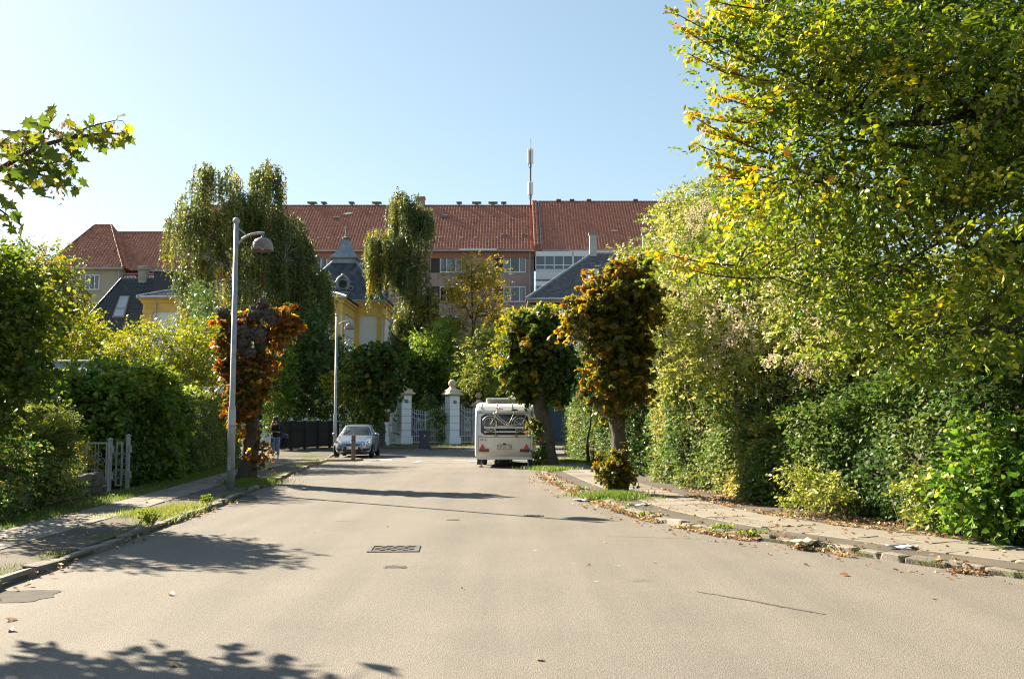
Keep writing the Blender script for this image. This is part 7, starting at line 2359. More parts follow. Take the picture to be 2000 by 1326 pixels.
# ------------------------------------------------------------------ silver car
def car():
    f0 = gnd(690, 893)
    t = thing('parked_car', 'silver blue hatchback parked nose on behind the wooden bollard', 'car', (-7.08, 44.4, 0), R(1.5), worldly=False)
    paint = mat('silver_blue_metallic', (.22, .26, .33), .30, .6, col2=(.25, .29, .36), scale=3, coat=.6)
    glass = mat('tinted_car_glass', (.02, .026, .03), .06, spec=.3, col2=(.07, .085, .09), scale=1.2)
    chrome = mat('chrome', (.75, .76, .78), .12, 1.0)
    lens = mat('headlight_lens', (.55, .56, .57), .1, .5, col2=(.75, .75, .74), scale=14, coat=1.0)
    Zs = [.17, .24, .34, .48, .60, .68, .735, .79, .85, .91, .96, 1.00, 1.08, 1.20, 1.32, 1.41, 1.455, 1.475]
    Y0 = [.14, .06, .02, .00, .015, .06, .16, .34, .58, .84, 1.05, 1.16, 1.29, 1.49, 1.70, 1.89, 2.10, 2.35]
    Y1 = [3.80, 3.90, 3.95, 3.98, 3.98, 3.97, 3.96, 3.95, 3.93, 3.92, 3.90, 3.88, 3.84, 3.76, 3.66, 3.52, 3.30, 3.05]
    Wd = [.74, .80, .83, .852, .860, .862, .862, .860, .857, .852, .840, .815, .775, .715, .655, .600, .52, .38]
    P = 5.0
    def surf(z, a):
        y0, y1, w = np.interp(z, Zs, Y0), np.interp(z, Zs, Y1), np.interp(z, Zs, Wd)
        c, s = math.cos(a), math.sin(a)
        d = (abs(c) ** P + abs(s) ** P) ** (-1 / P)
        return Vector((w * c * d, (y0 + y1) / 2 + (y1 - y0) / 2 * s * d, z))
    def front(x, z, off=0.0):
        y0, y1, w = np.interp(z, Zs, Y0), np.interp(z, Zs, Y1), np.interp(z, Zs, Wd)
        k = max(0.0, 1 - (min(abs(x), w * .995) / w) ** P) ** (1 / P)
        return Vector((x, (y0 + y1) / 2 - (y1 - y0) / 2 * k - off, z))
    n = 64
    vs = [surf(z, 2 * math.pi * k / n) for z in Zs for k in range(n)]
    fs = [(i * n + k, i * n + (k + 1) % n, (i + 1) * n + (k + 1) % n, (i + 1) * n + k) for i in range(len(Zs) - 1) for k in range(n)]
    fs += [tuple(range(n - 1, -1, -1)), tuple((len(Zs) - 1) * n + k for k in range(n))]
    MB().add(vs, fs).build('body', paint, t, smooth=True)
    def fpanel(name, m, outline, off, parent=t, fx=None):
        """A panel lying on the nose, given as rows of (z, x0, x1)."""
        nx = 10
        vs, fs = [], []
        for (z, x0, x1) in outline:
            for i in range(nx + 1):
                vs.append(front(x0 + (x1 - x0) * i / nx, z, off))
        for r_ in range(len(outline) - 1):
            for i in range(nx):
                fs.append((r_ * (nx + 1) + i, r_ * (nx + 1) + i + 1, (r_ + 1) * (nx + 1) + i + 1, (r_ + 1) * (nx + 1) + i))
        return MB().add(vs, fs).build(name, m, parent, smooth=True)
    wr = [(1.015, -.70, .70), (1.08, -.675, .675), (1.20, -.615, .615), (1.32, -.545, .545), (1.395, -.49, .49)]
    fpanel('windscreen', glass, wr, .012)
    fpanel('cowl', M['black'], [(.985, -.72, .72), (1.012, -.71, .71)], .015)
    # side windows
    for s in (0, 1):
        for (ya, yb) in ((1.62, 2.42), (2.48, 3.25)):
            vs = []
            zz = [1.02, 1.12, 1.24, 1.37]
            for z in zz:
                w = np.interp(z, Zs, Wd)
                for y in (max(ya, np.interp(z, Zs, Y0) + .22), yb - (z - 1.0) * (.25 if yb > 3 else 0)):
                    yc, h = (np.interp(z, Zs, Y0) + np.interp(z, Zs, Y1)) / 2, (np.interp(z, Zs, Y1) - np.interp(z, Zs, Y0)) / 2
                    x = w * max(0, 1 - abs((y - yc) / h) ** P) ** (1 / P) + .008
                    vs.append((x * (1 if s else -1), y, z))
            fs = [(2 * i, 2 * i + 1, 2 * i + 3, 2 * i + 2) for i in range(3)]
            MB().add(vs, fs).build('side_window', glass, t)
    # lamps: swept-back triangles
    for s in (-1, 1):
        o_ = [(.575, s * .44, s * .56), (.62, s * .43, s * .72), (.68, s * .47, s * .79), (.74, s * .55, s * .80), (.80, s * .64, s * .80), (.845, s * .70, s * .78)]
        hl = fpanel('headlight', lens, o_, .012)
        for (x, z, r) in ((.55, .635, .06), (.68, .69, .075)):
            p = front(s * x, z, .02)
            MB().lathe([(r, 0), (r * .8, -.012), (r * .3, -.018)], n=14, axis='Y').build('lamp_bowl', chrome, hl, smooth=True).location = p
        MB().torus((0, 0, 0), .0, .0, 3, 3) if False else None
        # mirrors
        m_ = MB().ball((s * .96, 1.30, 1.03), .10, 12, 8, sc=(1.1, .7, .8))
        m_.build('door_mirror', paint, t, smooth=True)
        MB().tube([(s * .80, 1.32, .99), (s * .92, 1.30, 1.01)], .025, n=6).build('mirror_stalk', M['black'], t)
        fpanel('fog_intake', M['black'], [(.30, s * .46, s * .66), (.36, s * .45, s * .74), (.43, s * .50, s * .78)], .010)
        st = MB().tube([front(s * .40, .44, .016), front(s * .46, .30, .016), front(s * .70, .29, .016), front(s * .78, .40, .016)], .011, n=5)
        st.build('bumper_trim', chrome, t)
    fpanel('upper_grille', M['black'], [(.555, -.28, .28), (.60, -.36, .36), (.665, -.42, .42)], .010)
    fpanel('grille_bar', chrome, [(.625, -.40, .40), (.665, -.43, .43), (.685, -.44, .44)], .022)
    p = front(0, .645, .034)
    MB().torus((0, 0, 0), .055, .009, n=18, m=6).build('nose_badge', chrome, t, smooth=True).location = p
    MB().tube([(-.05, p.y - .002, .648), (.05, p.y - .002, .642)], .006, n=5).build('badge_bar', chrome, t)
    fpanel('lower_grille', M['black'], [(.25, -.38, .38), (.32, -.42, .42), (.44, -.37, .37), (.50, -.32, .32)], .010)
    fpanel('chin_spoiler', M['black'], [(.16, -.74, .74), (.20, -.78, .78), (.235, -.79, .79)], .012)
    py_ = front(0, .45, .03).y
    plate = MB().bb(-.26, .26, py_ - .012, py_, .395, .505).build('number_plate', mat('white_plate', (.72, .72, .70), .5), t)
    MB().bb(-.26, -.225, py_ - .015, py_ - .0125, .396, .504).build('blue_plate_band', mat('plate_blue', (.03, .06, .35), .5), plate)
    tm = lambda x: Matrix.Translation((x, py_ - .014, .45)) @ Matrix.Rotation(R(90), 4, 'X')
    text_part('A', .105, tm(-.175), M['black'], plate, 'plate_letter')
    text_part('412', .105, tm(.15), M['black'], plate, 'plate_digits')
    for s in (-1, 1):
        for y in (.80, 3.30):
            w = thing('wheel', None, None)
            w.parent = t
            w.location = (s * .775, y, .30)
            WORLDLY.discard(w.name)
            MB().lathe([(.20, -.09), (.27, -.095), (.30, -.06), (.30, .06), (.27, .095), (.20, .09)], n=28, axis='X').build('tyre', M['rubber'], w, smooth=True)
            rim = MB().lathe([(.20, .088), (.19, .06), (.05, .075), (.03, .095)] if s > 0 else [(.20, -.088), (.19, -.06), (.05, -.075), (.03, -.095)], n=20, axis='X')
            rim.build('rim', chrome, w, smooth=True)
            ar = MB().torus((s * .862, y, .30), .335, .022, n=22, m=6, axis='X', arc=(R(-5), R(185)))
            ar.build('wheel_arch', M['black'], t, smooth=True)
            MB().lathe([(.325, -.01), (.325, .01)], c=(s * .853, y, .30), n=24, axis='X').build('wheel_well', M['black'], t)
    MB().tube([(0, 3.1, 1.47), (.02, 3.25, 1.74)], .006, n=5).build('aerial', M['black'], t)
    MB().tube([front(-.55, 1.02, .03), front(-.30, 1.20, .03), front(-.45, 1.30, .03)], .008, n=4).build('wiper', M['black'], t)
    MB().ball((.02, 1.42, 1.055), .10, 10, 6, sc=(1.2, .5, .3)).build('dashboard_disc', M['black'], t, smooth=True)
    return t
car()

# ------------------------------------------------------------------ caravan with a bicycle on its rack
CVX, CVY = -.27, 35.6
CVR = R(-2.2)
def caravan():
    t = thing('caravan', 'white caravan with rear bicycle rack parked beside the green chestnut', 'caravan', (CVX, CVY, 0), CVR, worldly=False)
    shell = mat('off_white_caravan_paint', (.78, .755, .69), .45, col2=(.83, .81, .76), scale=1.6, bump=.002, bscale=14, coat=.15, col3=(.72, .68, .60), scale3=1.2)
    seam = mat('grey_seam', (.28, .26, .23), .7)
    glass = mat('smoked_acrylic', (.028, .022, .022), .12, spec=.8, col2=(.045, .034, .032), scale=2)
    alu = mat('aluminium_rail', (.55, .56, .56), .35, .8)
    prof = [(.10, .40), (.04, .52), (.0, .72), (.0, 1.14), (.05, 1.5), (.14, 1.95), (.24, 2.18), (.40, 2.32), (.75, 2.44), (1.6, 2.50), (3.6, 2.50), (4.5, 2.36), (4.9, 2.0), (5.05, 1.2), (4.95, .6), (4.8, .40)]
    Wh = 1.055
    nsx = [(-Wh, .10), (-Wh + .03, .03), (-Wh + .10, 0), (Wh - .10, 0), (Wh - .03, .03), (Wh, .10)]
    cy, cz = 2.5, 1.4
    vs, fs = [], []
    n = len(prof)
    for x, ins in nsx:
        for (y, z) in prof:
            d = Vector((cy - y, cz - z)); L = d.length
            k = ins / L
            vs.append((x, y + d.x * k, z + d.y * k))
    for i in range(len(nsx) - 1):
        for k in range(n):
            k2 = (k + 1) % n
            fs.append((i * n + k, i * n + k2, (i + 1) * n + k2, (i + 1) * n + k))
    fs += [tuple(range(n)), tuple(5 * n + k for k in range(n - 1, -1, -1))]
    MB().add(vs, fs).build('body', shell, t, fixn=True, bevel=.02)
    def ry(z):
        return float(np.interp(z, [p[1] for p in prof[:9]], [p[0] for p in prof[:9]]))
    def patch(name, m, x0, x1, z0, z1, off=.006, parent=t, r=0.0, th=.0):
        zz = np.linspace(z0, z1, 9)
        vs, fs = [], []
        for z in zz:
            e = 0
            if r:
                dz = min(z - z0, z1 - z)
                e = r - math.sqrt(max(0, r * r - max(0, r - dz) ** 2)) if dz < r else 0
            vs += [(x0 + e, ry(z) - off, z), (x1 - e, ry(z) - off, z)]
        fs = [(2 * i, 2 * i + 1, 2 * i + 3, 2 * i + 2) for i in range(8)]
        o = MB().add(vs, fs).build(name, m, parent)
        if th:
            o.modifiers.new('thick', 'SOLIDIFY').thickness = th
        return o
    win = patch('rear_window', glass, -.80, .80, 1.27, 2.0, .012, r=.12, th=.01)
    patch('window_seal', M['black'], -.84, .84, 1.235, 2.035, .006, r=.14)
    # lower panel outlined by seams, strap plates, skirting
    for (x0, x1, z0, z1) in ((-.93, .93, 1.145, 1.165), (-.93, -.915, .60, 1.14), (.915, .93, .60, 1.14), (-.97, .97, .56, .575), (-.95, .95, 2.06, 2.085)):
        patch('panel_seam', seam, x0, x1, z0, z1, .004)
    for s in (-1, 1):
        patch('corner_trim', alu, s * Wh - .035 if s > 0 else -Wh, s * Wh if s > 0 else -Wh + .035, .45, 2.25, .012) if False else None
        xx = [ -1.0 * s, -.93 * s]
        patch('corner_strip', alu, min(xx), max(xx), .46, 2.15, .010)
        patch('grab_plate', M['galv'], -s * .88 - .08, -s * .88 + .09, 1.18, 1.20, .010)
        # lights and triangles
        lt = patch('rear_light', mat('dark_red_lens', (.16, .012, .010), .25, coat=.6) if s < 0 else bpy.data.materials['dark_red_lens'], s * .72 - .17, s * .72 + .17, .60, .70, .05, th=.05)
        tri = s * .78
        y = ry(.82) - .014
        MB().add([(tri - .10, y, .725), (tri + .10, y, .725), (tri, y, .90), (tri - .10, y + .008, .725), (tri + .10, y + .008, .725), (tri, y + .008, .90)], [(0, 1, 2), (0, 3, 4, 1), (1, 4, 5, 2), (2, 5, 3, 0)]).build('red_triangle', mat('red_reflector', (.62, .015, .012), .3, coat=.5) if s < 0 else bpy.data.materials['red_reflector'], t)
    pl = MB().bb(-.23, .23, -.035, -.012, .70, .85).build('number_plate', bpy.data.materials['white_plate'], t)
    for (x0, x1, z0, z1) in ((-.245, .245, .852, .866), (-.245, .245, .684, .698), (-.246, -.232, .684, .866), (.232, .246, .684, .866)):
        MB().bb(x0, x1, -.04, -.012, z0, z1).build('plate_border', mat('plate_red', (.45, .05, .04), .5) if 'plate_red' not in bpy.data.materials else bpy.data.materials['plate_red'], pl)
    text_part('UE 24 10', .125, Matrix.Translation((0, -.037, .775)) @ Matrix.Rotation(R(90), 4, 'X') @ Matrix.Scale(.95, 4, (1, 0, 0)), M['black'], pl, 'plate_characters')
    MB().bb(-.05, .05, -.06, -.01, .868, .92).build('plate_lamp', M['black'], t, bevel=.01)
    yk = ry(1.05) - .008
    text_part('DK', .085, Matrix.Translation((-.80, yk, 1.055)) @ Matrix.Rotation(R(90), 4, 'X'), mat('blue_print', (.08, .09, .16), .5), t, 'country_letters')
    MB().add([(-.70, yk, 1.02), (-.64, yk, 1.02), (-.67, yk, 1.075)], [(0, 1, 2)]).build('print_mark', bpy.data.materials['blue_print'], t)
    yk = ry(2.12) - .006
    em = MB()
    for k in range(3):
        em.add([(-.92 + k * .05, yk, 2.105 + .01 * k), (-.84 + k * .05, yk, 2.112), (-.88 + k * .04, yk, 2.145 - .008 * k)], [(0, 1, 2)])
    em.build('winged_emblem', bpy.data.materials['blue_print'], t)
    # roof hatch and ribs
    MB().bb(-.72, .75, .95, 2.0, 2.47, 2.66).build('roof_hatch', shell, t, bevel=.04)
    MB().bb(-.66, .70, .935, .949, 2.50, 2.60).build('hatch_slot', seam, t)
    for x in (-.85, -.30, .25, .80):
        MB().tube([(x, .30, 2.255), (x, .55, 2.385), (x, .95, 2.475)], .022, n=6).build('roof_rib', shell, t, smooth=True)
    for x in (-.35, .1, .55):
        MB().tube([(x, .98, 2.66), (x, 1.9, 2.67)], .02, n=6).build('hatch_rib', shell, t)
    # side windows, door strip
    for s in (-1, 1):
        for (y0, y1) in ((.7, 1.8), (2.6, 3.8)):
            MB().bb(s * 1.056 - .008, s * 1.056 + .012, y0, y1, 1.25, 1.9).build('side_window', glass, t, bevel=.005)
        MB().bb(s * 1.056 - .005, s * 1.056 + .015, .5, 4.6, 1.12, 1.15).build('side_trim', seam, t)
        MB().bb(s * 1.056 - .005, s * 1.056 + .02, .35, .42, .85, 1.0).build('side_marker', mat('amber_lens', (.5, .2, .02), .3) if 'amber_lens' not in bpy.data.materials else bpy.data.materials['amber_lens'], t)
        w = bpy.data.objects.new('wheel', None)
        COL.objects.link(w); w.parent = t
        w.location = (s * .86, 2.35, .31)
        MB().lathe([(.18, -.09), (.28, -.09), (.31, -.06), (.31, .06), (.28, .09), (.18, .09)], n=24, axis='X').build('tyre', M['rubber'], w, smooth=True)
        MB().lathe([(.18, .07 * s), (.05, .09 * s)], n=18, axis='X').build('rim', alu, w, smooth=True)
        # corner steadies
        cs = MB()
        cs.tube([(s * .82, .35, .40), (s * .84, .25, .12), (s * .84, .24, .05)], .025, n=6)
        cs.bb(s * .84 - .07, s * .84 + .07, .18, .32, .01, .05)
        cs.build('corner_steady', M['galv'], t)
        MB().bb(s * .90 - .09, s * .90 + .09, .30, .42, .10, .36).build('mud_flap', M['black'], t)
    MB().bb(-1.0, 1.0, .16, .30, .30, .402).build('rear_skirt', alu, t)
    MB().bb(-.85, .85, .4, 4.6, .28, .398).build('chassis', M['black'], t)
    MB().lathe([(.30, -.06), (.32, 0), (.30, .06)], c=(-.05, .60, .27), n=20, axis='Z').build('spare_wheel', M['rubber'], t, smooth=True)
    MB().tube([(-.22, .12, .20), (-.20, .10, .30), (.20, .10, .30), (.22, .12, .20)], .015, n=6).build('spare_wheel_carrier', alu, t)
    # drawbar and jockey wheel at the far end
    for s in (-1, 1):
        MB().tube([(s * .5, 4.7, .42), (0, 6.1, .45)], .04, n=6).build('drawbar', M['galv'], t)
    jk = MB().tube([(0, 5.8, .10), (0, 5.8, .7)], .03, n=8)
    jk.lathe([(.10, -.03), (.10, .03)], c=(0, 5.8, .10), n=16, axis='X')
    jk.build('jockey_wheel', M['rubber'], t)
    # bicycle rack: two channels on uprights
    for z, y in ((1.52, -.34), (1.36, -.22)):
        MB().bb(-.70, .72, y - .035, y + .035, z - .03, z + .03).build('rack_channel', alu, t, bevel=.008)
    for x in (-.30, .42):
        MB().tube([(x, ry(1.20) - .01, 1.20), (x, -.16, 1.24), (x, -.24, 1.34), (x, -.36, 1.48), (x + (.08 if x < 0 else -.08), -.37, 1.57)], .018, n=8).build('rack_upright', alu, t, smooth=True)
        MB().bb(x - .05, x + .05, ry(1.2) - .03, ry(1.2) + .0, 1.17, 1.23).build('rack_foot', M['galv'], t)
    MB().tube([(-.22, -.37, 1.57), (.34, -.37, 1.57)], .018, n=8).build('rack_hoop', alu, t)
    MB().tube([(-.3, -.36, 1.48), (-.3, .1, 1.95)], .012, n=6).build('rack_stay', alu, t)
    return t
CV = caravan()
CV.scale = (1, 1, .93)

def bicycle():
    # hung on the rack: local x across the caravan, y towards the camera is negative
    rot = Matrix.Rotation(CVR, 4, 'Z')
    p = rot @ Vector((.05, -.30, 1.53)) + Vector((CVX, CVY, 0))
    t = thing('bicycle', 'silver step through bicycle strapped on the caravan rack', 'bicycle', p, CVR, worldly=False)
    frame_m = mat('silver_bike_paint', (.52, .47, .36), .35, .5, col2=(.6, .56, .46), scale=8)
    alu = bpy.data.materials['aluminium_rail']
    pink = M['pink']
    r = .262
    A, B = Vector((-.53, 0, 0)), Vector((.53, 0, 0))            # front and rear hub
    for c in (A, B):
        w = bpy.data.objects.new('wheel', None)
        COL.objects.link(w); w.parent = t; w.location = c
        MB().torus((0, 0, 0), r, .021, n=40, m=8).build('tyre', M['rubber'], w, smooth=True)
        MB().torus((0, 0, 0), r - .028, .012, n=36, m=6).build('rim', mat('white_rim', (.62, .62, .60), .4, .3) if 'white_rim' not in bpy.data.materials else bpy.data.materials['white_rim'], w, smooth=True)
        MB().lathe([(.022, -.05), (.022, .05)], n=10, axis='Y').build('hub', alu, w)
        for k in range(18):
            a = 2 * math.pi * k / 18
            MB().tube([(.02 * math.cos(a + .5), 0, .02 * math.sin(a + .5)), ((r - .03) * math.cos(a), 0, (r - .03) * math.sin(a))], .0022, n=3, cap=False).build('spoke', alu, w)
        MB().box((-.06 if c.x < 0 else .05, -.03, -.16), (.13, .015, .035), ry=.45).build('reflector', bpy.data.materials['amber_lens'], w)
    bbk = Vector((.10, 0, -.04)); st = Vector((.28, 0, .33)); hd = Vector((-.36, 0, .28)); hd2 = Vector((-.33, 0, .38))
    fr = MB()
    fr.tube(smooth_path([hd, Vector((-.15, 0, .10)), Vector((.0, 0, -.01)), bbk], 4), .02, n=8)
    fr.tube(smooth_path([hd2, Vector((-.14, 0, .18)), Vector((.06, 0, .05)), Vector((.16, 0, .06))], 4), .016, n=8)
    fr.tube([bbk, st], .017, n=8)
    for s in (-.04, .04):
        fr.tube([bbk, B + Vector((0, s, 0))], .010, n=6)
        fr.tube([Vector((.22, 0, .20)), B + Vector((0, s, 0))], .009, n=6)
    fr.build('frame', frame_m, t, smooth=True)
    fk = MB()
    fk.tube([Vector((-.30, 0, .46)), hd2, hd], .018, n=8)
    for s in (-.045, .045):
        fk.tube(smooth_path([hd, Vector((-.42, s, .18)), A + Vector((0, s, 0))], 4), .012, n=6)
    fk.build('fork', frame_m, t, smooth=True)
    hb = MB()
    hb.tube(smooth_path([Vector((-.30, 0, .46)), Vector((-.29, 0, .56)), Vector((-.28, -.12, .60)), Vector((-.20, -.24, .56))], 3), .012, n=6)
    hb.tube(smooth_path([Vector((-.29, 0, .56)), Vector((-.28, .12, .60)), Vector((-.20, .24, .56))], 3), .012, n=6)
    hb.build('handlebar', alu, t, smooth=True)
    for s in (-1, 1):
        MB().tube([(-.20, s * .24, .56), (-.10, s * .27, .52)], .017, n=8).build('grip', pink, t)
    MB().tube([st, st + Vector((.03, 0, .14))], .013, n=8).build('seat_post', alu, t)
    MB().ball((.31, 0, .50), .12, 14, 8, sc=(1.15, .75, .30)).build('saddle', M['black'], t, smooth=True)
    MB().torus((0, 0, 0), r + .035, .014, n=20, m=6, arc=(R(15), R(150))).build('front_mudguard', alu, t, smooth=True).location = A
    MB().torus((0, 0, 0), r + .035, .014, n=20, m=6, arc=(R(20), R(175))).build('rear_mudguard', M['black'], t, smooth=True).location = B
    cr = MB().torus(bbk, .075, .008, n=18, m=5)
    cr.tube([bbk + Vector((0, -.06, 0)), bbk + Vector((.05, -.07, -.15))], .010, n=6)
    cr.tube([bbk + Vector((0, .06, 0)), bbk + Vector((-.05, .07, .15))], .010, n=6)
    cr.build('crankset', M['black'], t)
    for q in ((.05, -.12, -.15), (-.05, .12, .15)):
        MB().box(bbk + Vector(q), (.09, .08, .02)).build('pedal', M['black'], t)
    rk = MB()
    for s in (-.05, .05):
        rk.tube([(.36, s, .34), (.74, s, .34), (.60, s, .02)], .006, n=5)
    rk.build('luggage_rack', alu, t)
    MB().ball((-.40, 0, .36), .045, 10, 7).build('headlamp', alu, t, smooth=True)
bicycle()

# ------------------------------------------------------------------ woman walking with a phone and a bag
def person():
    g = gnd(538, 896, KT)
    t = thing('person', 'person in black top and blue jeans walking past the dark fence with raised hand', 'person', (g.x, g.y, KT), R(4), worldly=False)
    skin = mat('skin', (.36, .19, .125), .55, col2=(.40, .22, .15), scale=8)
    denim = mat('blue_denim', (.08, .13, .27), .85, col2=(.26, .34, .50), scale=5, stretch=(3, 3, 1.2))
    blackc = mat('black_cloth', (.009, .009, .010), .9, col2=(.017, .017, .019), scale=6, bump=.01, bscale=12)
    hairm = mat('dark_brown_hair', (.014, .010, .008), .6, col2=(.03, .02, .015), scale=16, bump=.02, bscale=22)
    shoe = mat('white_trainers', (.62, .60, .62), .6, col2=(.7, .68, .68), scale=10)
    def skinned(name, verts, edges, m, root=0, sub=2, parent=t):
        me = bpy.data.meshes.new(name)
        me.from_pydata([v[:3] for v in verts], edges, [])
        o = link(name, me, m, parent)
        sk = o.modifiers.new('skin', 'SKIN')
        sk.use_smooth_shade = True
        for i, v in enumerate(verts):
            r = v[3] if isinstance(v[3], tuple) else (v[3], v[3])
            me.skin_vertices[0].data[i].radius = r
        me.skin_vertices[0].data[root].use_root = True
        ss = o.modifiers.new('sub', 'SUBSURF')
        ss.levels = ss.render_levels = sub
        return o
    # x: picture right, y: away; she walks towards the camera (-y). Her right arm (picture left) holds the phone.
    V = [(0, .0, .93, (.145, .105)), (0, -.01, 1.06, (.125, .09)), (0, -.01, 1.20, (.135, .095)), (0, 0, 1.34, (.13, .085)), (0, .0, 1.42, (.06, .06)), (-.01, -.015, 1.475, (.05, .05)),
         (-.015, -.03, 1.56, (.078, .09)), (-.015, -.035, 1.63, (.07, .082)),
         (-.17, .0, 1.365, .055), (-.225, -.03, 1.20, .045), (-.235, -.07, 1.10, .042), (-.19, -.17, 1.28, .036), (-.15, -.155, 1.41, .028),
         (.17, .0, 1.365, .055), (.235, .0, 1.22, .045), (.255, -.03, 1.11, .042), (.16, -.17, 1.10, .036), (.07, -.20, 1.12, .028),
         (-.085, -.01, .87, .088), (-.085, -.06, .52, .060), (-.075, -.02, .28, .052), (-.075, .0, .09, .040),
         (.085, .0, .87, .088), (.085, .0, .52, .060), (.085, .10, .29, .052), (.08, .17, .11, .040)]
    E = [(0, 1), (1, 2), (2, 3), (3, 4), (4, 5), (5, 6), (6, 7), (3, 8), (8, 9), (9, 10), (10, 11), (11, 12), (3, 13), (13, 14), (14, 15), (15, 16), (16, 17), (0, 18), (18, 19), (19, 20), (20, 21), (0, 22), (22, 23), (23, 24), (24, 25)]
    # hands: palm and five fingers, curled
    def hand(root, w, d, up, side):
        base = len(V)
        V.append((w.x, w.y, w.z, (.026, .016))); E.append((root, base))
        p2 = w + d * .05
        V.append((p2.x, p2.y, p2.z, (.034, .015))); E.append((base, base + 1))
        for i in range(4):
            f0 = p2 + side * (i - 1.5) * .019 + d * .02
            L = (.065, .075, .070, .055)[i]
            f1 = f0 + d * L * .6 + up * .008
            f2 = f1 + d * L * .35 + up * .028
            k = len(V)
            V.extend([(f0.x, f0.y, f0.z, .0095), (f1.x, f1.y, f1.z, .0088), (f2.x, f2.y, f2.z, .0078)])
            E.extend([(base + 1, k), (k, k + 1), (k + 1, k + 2)])
        t0 = w + d * .015 + side * -.032
        t1 = t0 + d * .035 + side * -.014 + up * .02
        k = len(V)
        V.extend([(t0.x, t0.y, t0.z, .011), (t1.x, t1.y, t1.z, .009)])
        E.extend([(base, k), (k, k + 1)])
    hand(12, Vector((-.135, -.15, 1.455)), Vector((.12, .12, .985)).normalized(), Vector((.7, .6, .0)).normalized(), Vector((.5, -.85, 0)).normalized())
    hand(17, Vector((.03, -.21, 1.125)), Vector((-.95, -.1, .2)).normalized(), Vector((0, .6, -.7)).normalized(), Vector((0, -.5, .85)).normalized())
    skinned('body', V, E, skin, 0, 1)
    # face
    hx, hy, hz = -.015, -.035, 1.585
    for s in (-1, 1):
        MB().ball((hx + s * .030, hy - .080, hz + .008), .011, 8, 6, sc=(1.2, .6, .8)).build('eye', M['black'], t, smooth=True)
        MB().ball((hx + s * .076, hy + .01, hz), .022, 8, 6, sc=(.4, .7, 1.2)).build('ear', skin, t, smooth=True)
        MB().tube([(hx + s * .045, hy - .083, hz + .030), (hx + s * .018, hy - .090, hz + .030)], .005, n=5).build('eyebrow', hairm, t)
    MB().ball((hx, hy - .098, hz - .022), .014, 8, 6, sc=(.8, 1, 1.3)).build('nose', skin, t, smooth=True)
    MB().tube([(hx - .022, hy - .088, hz - .058), (hx, hy - .094, hz - .060), (hx + .022, hy - .088, hz - .058)], .006, n=6).build('mouth', mat('lips', (.28, .08, .07), .5), t)
    # hair: full curly dark hair behind and above the face
    hb = MB()
    rnd = random.Random(5)
    hb.ball((hx, hy + .04, hz + .035), .115, 16, 10, sc=(1.0, .95, 1.0), bumpy=.12)
    for _ in range(70):
        a, e = rnd.uniform(0, 2 * math.pi), rnd.uniform(-.9, 1.35)
        d = Vector((math.cos(a) * math.cos(e), math.sin(a) * math.cos(e), math.sin(e)))
        if d.y < -.35 and d.z < .62:
            continue
        q = Vector((hx, hy + .045, hz + .03)) + Vector((d.x * .118, d.y * .115, d.z * .115))
        hb.ball(q, rnd.uniform(.024, .042), 7, 5, bumpy=.3, seed=_)
    hb.build('hair', hairm, t, smooth=True)
    # top: loose black tunic
    tv = [(0, .0, .80, (.20, .15)), (0, -.01, .95, (.185, .135)), (0, -.01, 1.10, (.165, .12)), (0, -.01, 1.24, (.165, .118)), (0, .01, 1.35, (.15, .10)), (-.18, .0, 1.37, .072), (-.235, -.03, 1.22, .068), (.18, .0, 1.37, .072), (.245, .0, 1.22, .062), (.262, -.03, 1.11, .058), (.17, -.165, 1.10, .050)]
    skinned('top', tv, [(0, 1), (1, 2), (2, 3), (3, 4), (4, 5), (5, 6), (4, 7), (7, 8), (8, 9), (9, 10)], blackc, 2, 2)
    jv = [(0, 0, .92, (.16, .12)), (-.09, -.01, .84, .098), (-.087, -.06, .52, .075), (-.077, -.02, .28, .064), (-.076, .0, .11, .058), (.09, .0, .84, .098), (.087, .0, .52, .075), (.087, .10, .29, .064), (.081, .16, .14, .058)]
    skinned('jeans', jv, [(0, 1), (1, 2), (2, 3), (3, 4), (0, 5), (5, 6), (6, 7), (7, 8)], denim, 0, 2)
    sv_ = [(-.076, .03, .06, (.042, .05)), (-.078, -.07, .045, (.046, .036)), (-.08, -.16, .035, (.042, .026))]
    skinned('shoe', sv_, [(0, 1), (1, 2)], shoe, 0, 2)
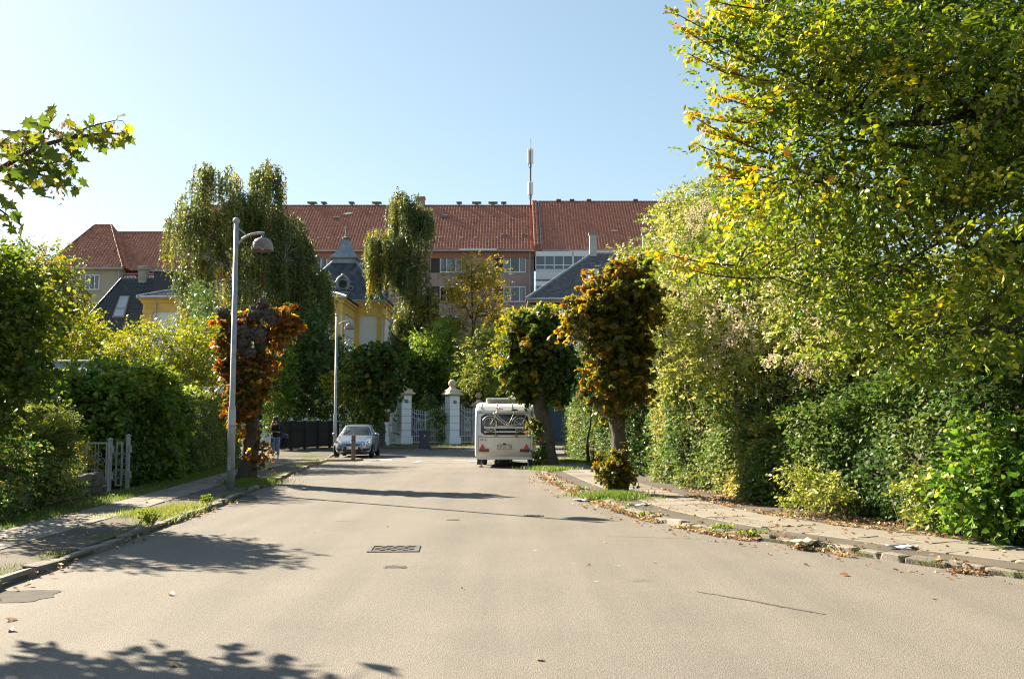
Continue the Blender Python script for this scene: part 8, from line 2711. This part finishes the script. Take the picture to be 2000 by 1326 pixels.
    sv_ = [(.08, .19, .11, (.042, .05)), (.08, .10, .055, (.046, .038)), (.08, .02, .035, (.042, .026))]
    skinned('shoe', sv_, [(0, 1), (1, 2)], shoe, 0, 2)
    ph = thing('mobile_phone', 'dark phone held at the ear by the walking person', 'phone', (g.x - .13, g.y - .13, KT + 1.56), R(4), worldly=False)
    MB().box((.02, .03, 0), (.012, .062, .13), rz=.5).build('case', M['black'], ph, bevel=.004)
    MB().box((.028, .034, 0), (.002, .054, .115), rz=.5).build('screen', M['glass'], ph)
    bag = thing('shoulder_bag', 'dark blue bag and jacket hanging from the shoulder of the walking person', 'bag', (g.x + .33, g.y - .02, KT + .98), R(4), worldly=False)
    navy = mat('navy_leather', (.018, .026, .055), .45, col2=(.03, .04, .08), scale=8)
    bb_ = MB().add([(-.14, -.07, -.10), (.16, -.07, -.16), (.16, .07, -.16), (-.14, .07, -.10), (-.12, -.05, .12), (.19, -.05, .02), (.19, .05, .02), (-.12, .05, .12)], [(0, 3, 2, 1), (4, 5, 6, 7), (0, 1, 5, 4), (1, 2, 6, 5), (2, 3, 7, 6), (3, 0, 4, 7)])
    bb_.build('pouch', navy, bag, bevel=.03)
    MB().tube(smooth_path([(-.10, -.06, .12), (-.16, -.10, .30), (-.17, -.07, .43), (-.16, .05, .45), (-.12, .09, .30), (-.08, .06, .12)], 4), .011, n=6).build('strap', navy, bag)
    for z in (.10, .30):
        MB().ball((-.155, -.115, z), .012, 6, 5).build('buckle', bpy.data.materials['chrome'], bag)
    vs, fs = [], []
    for j in range(9):
        for i in range(7):
            u, v = i / 6, j / 8
            vs.append((-.08 + .24 * u + .03 * math.sin(v * 5), .02 + .04 * math.sin(u * 9 + v * 2), -.05 - .48 * v * (1 - .25 * abs(u - .45))))
    fs = [(j * 7 + i, j * 7 + i + 1, (j + 1) * 7 + i + 1, (j + 1) * 7 + i) for j in range(8) for i in range(6)]
    jo = MB().add(vs, fs).build('draped_jacket', blackc, bag, smooth=True)
    jo.modifiers.new('thick', 'SOLIDIFY').thickness = .03
person()
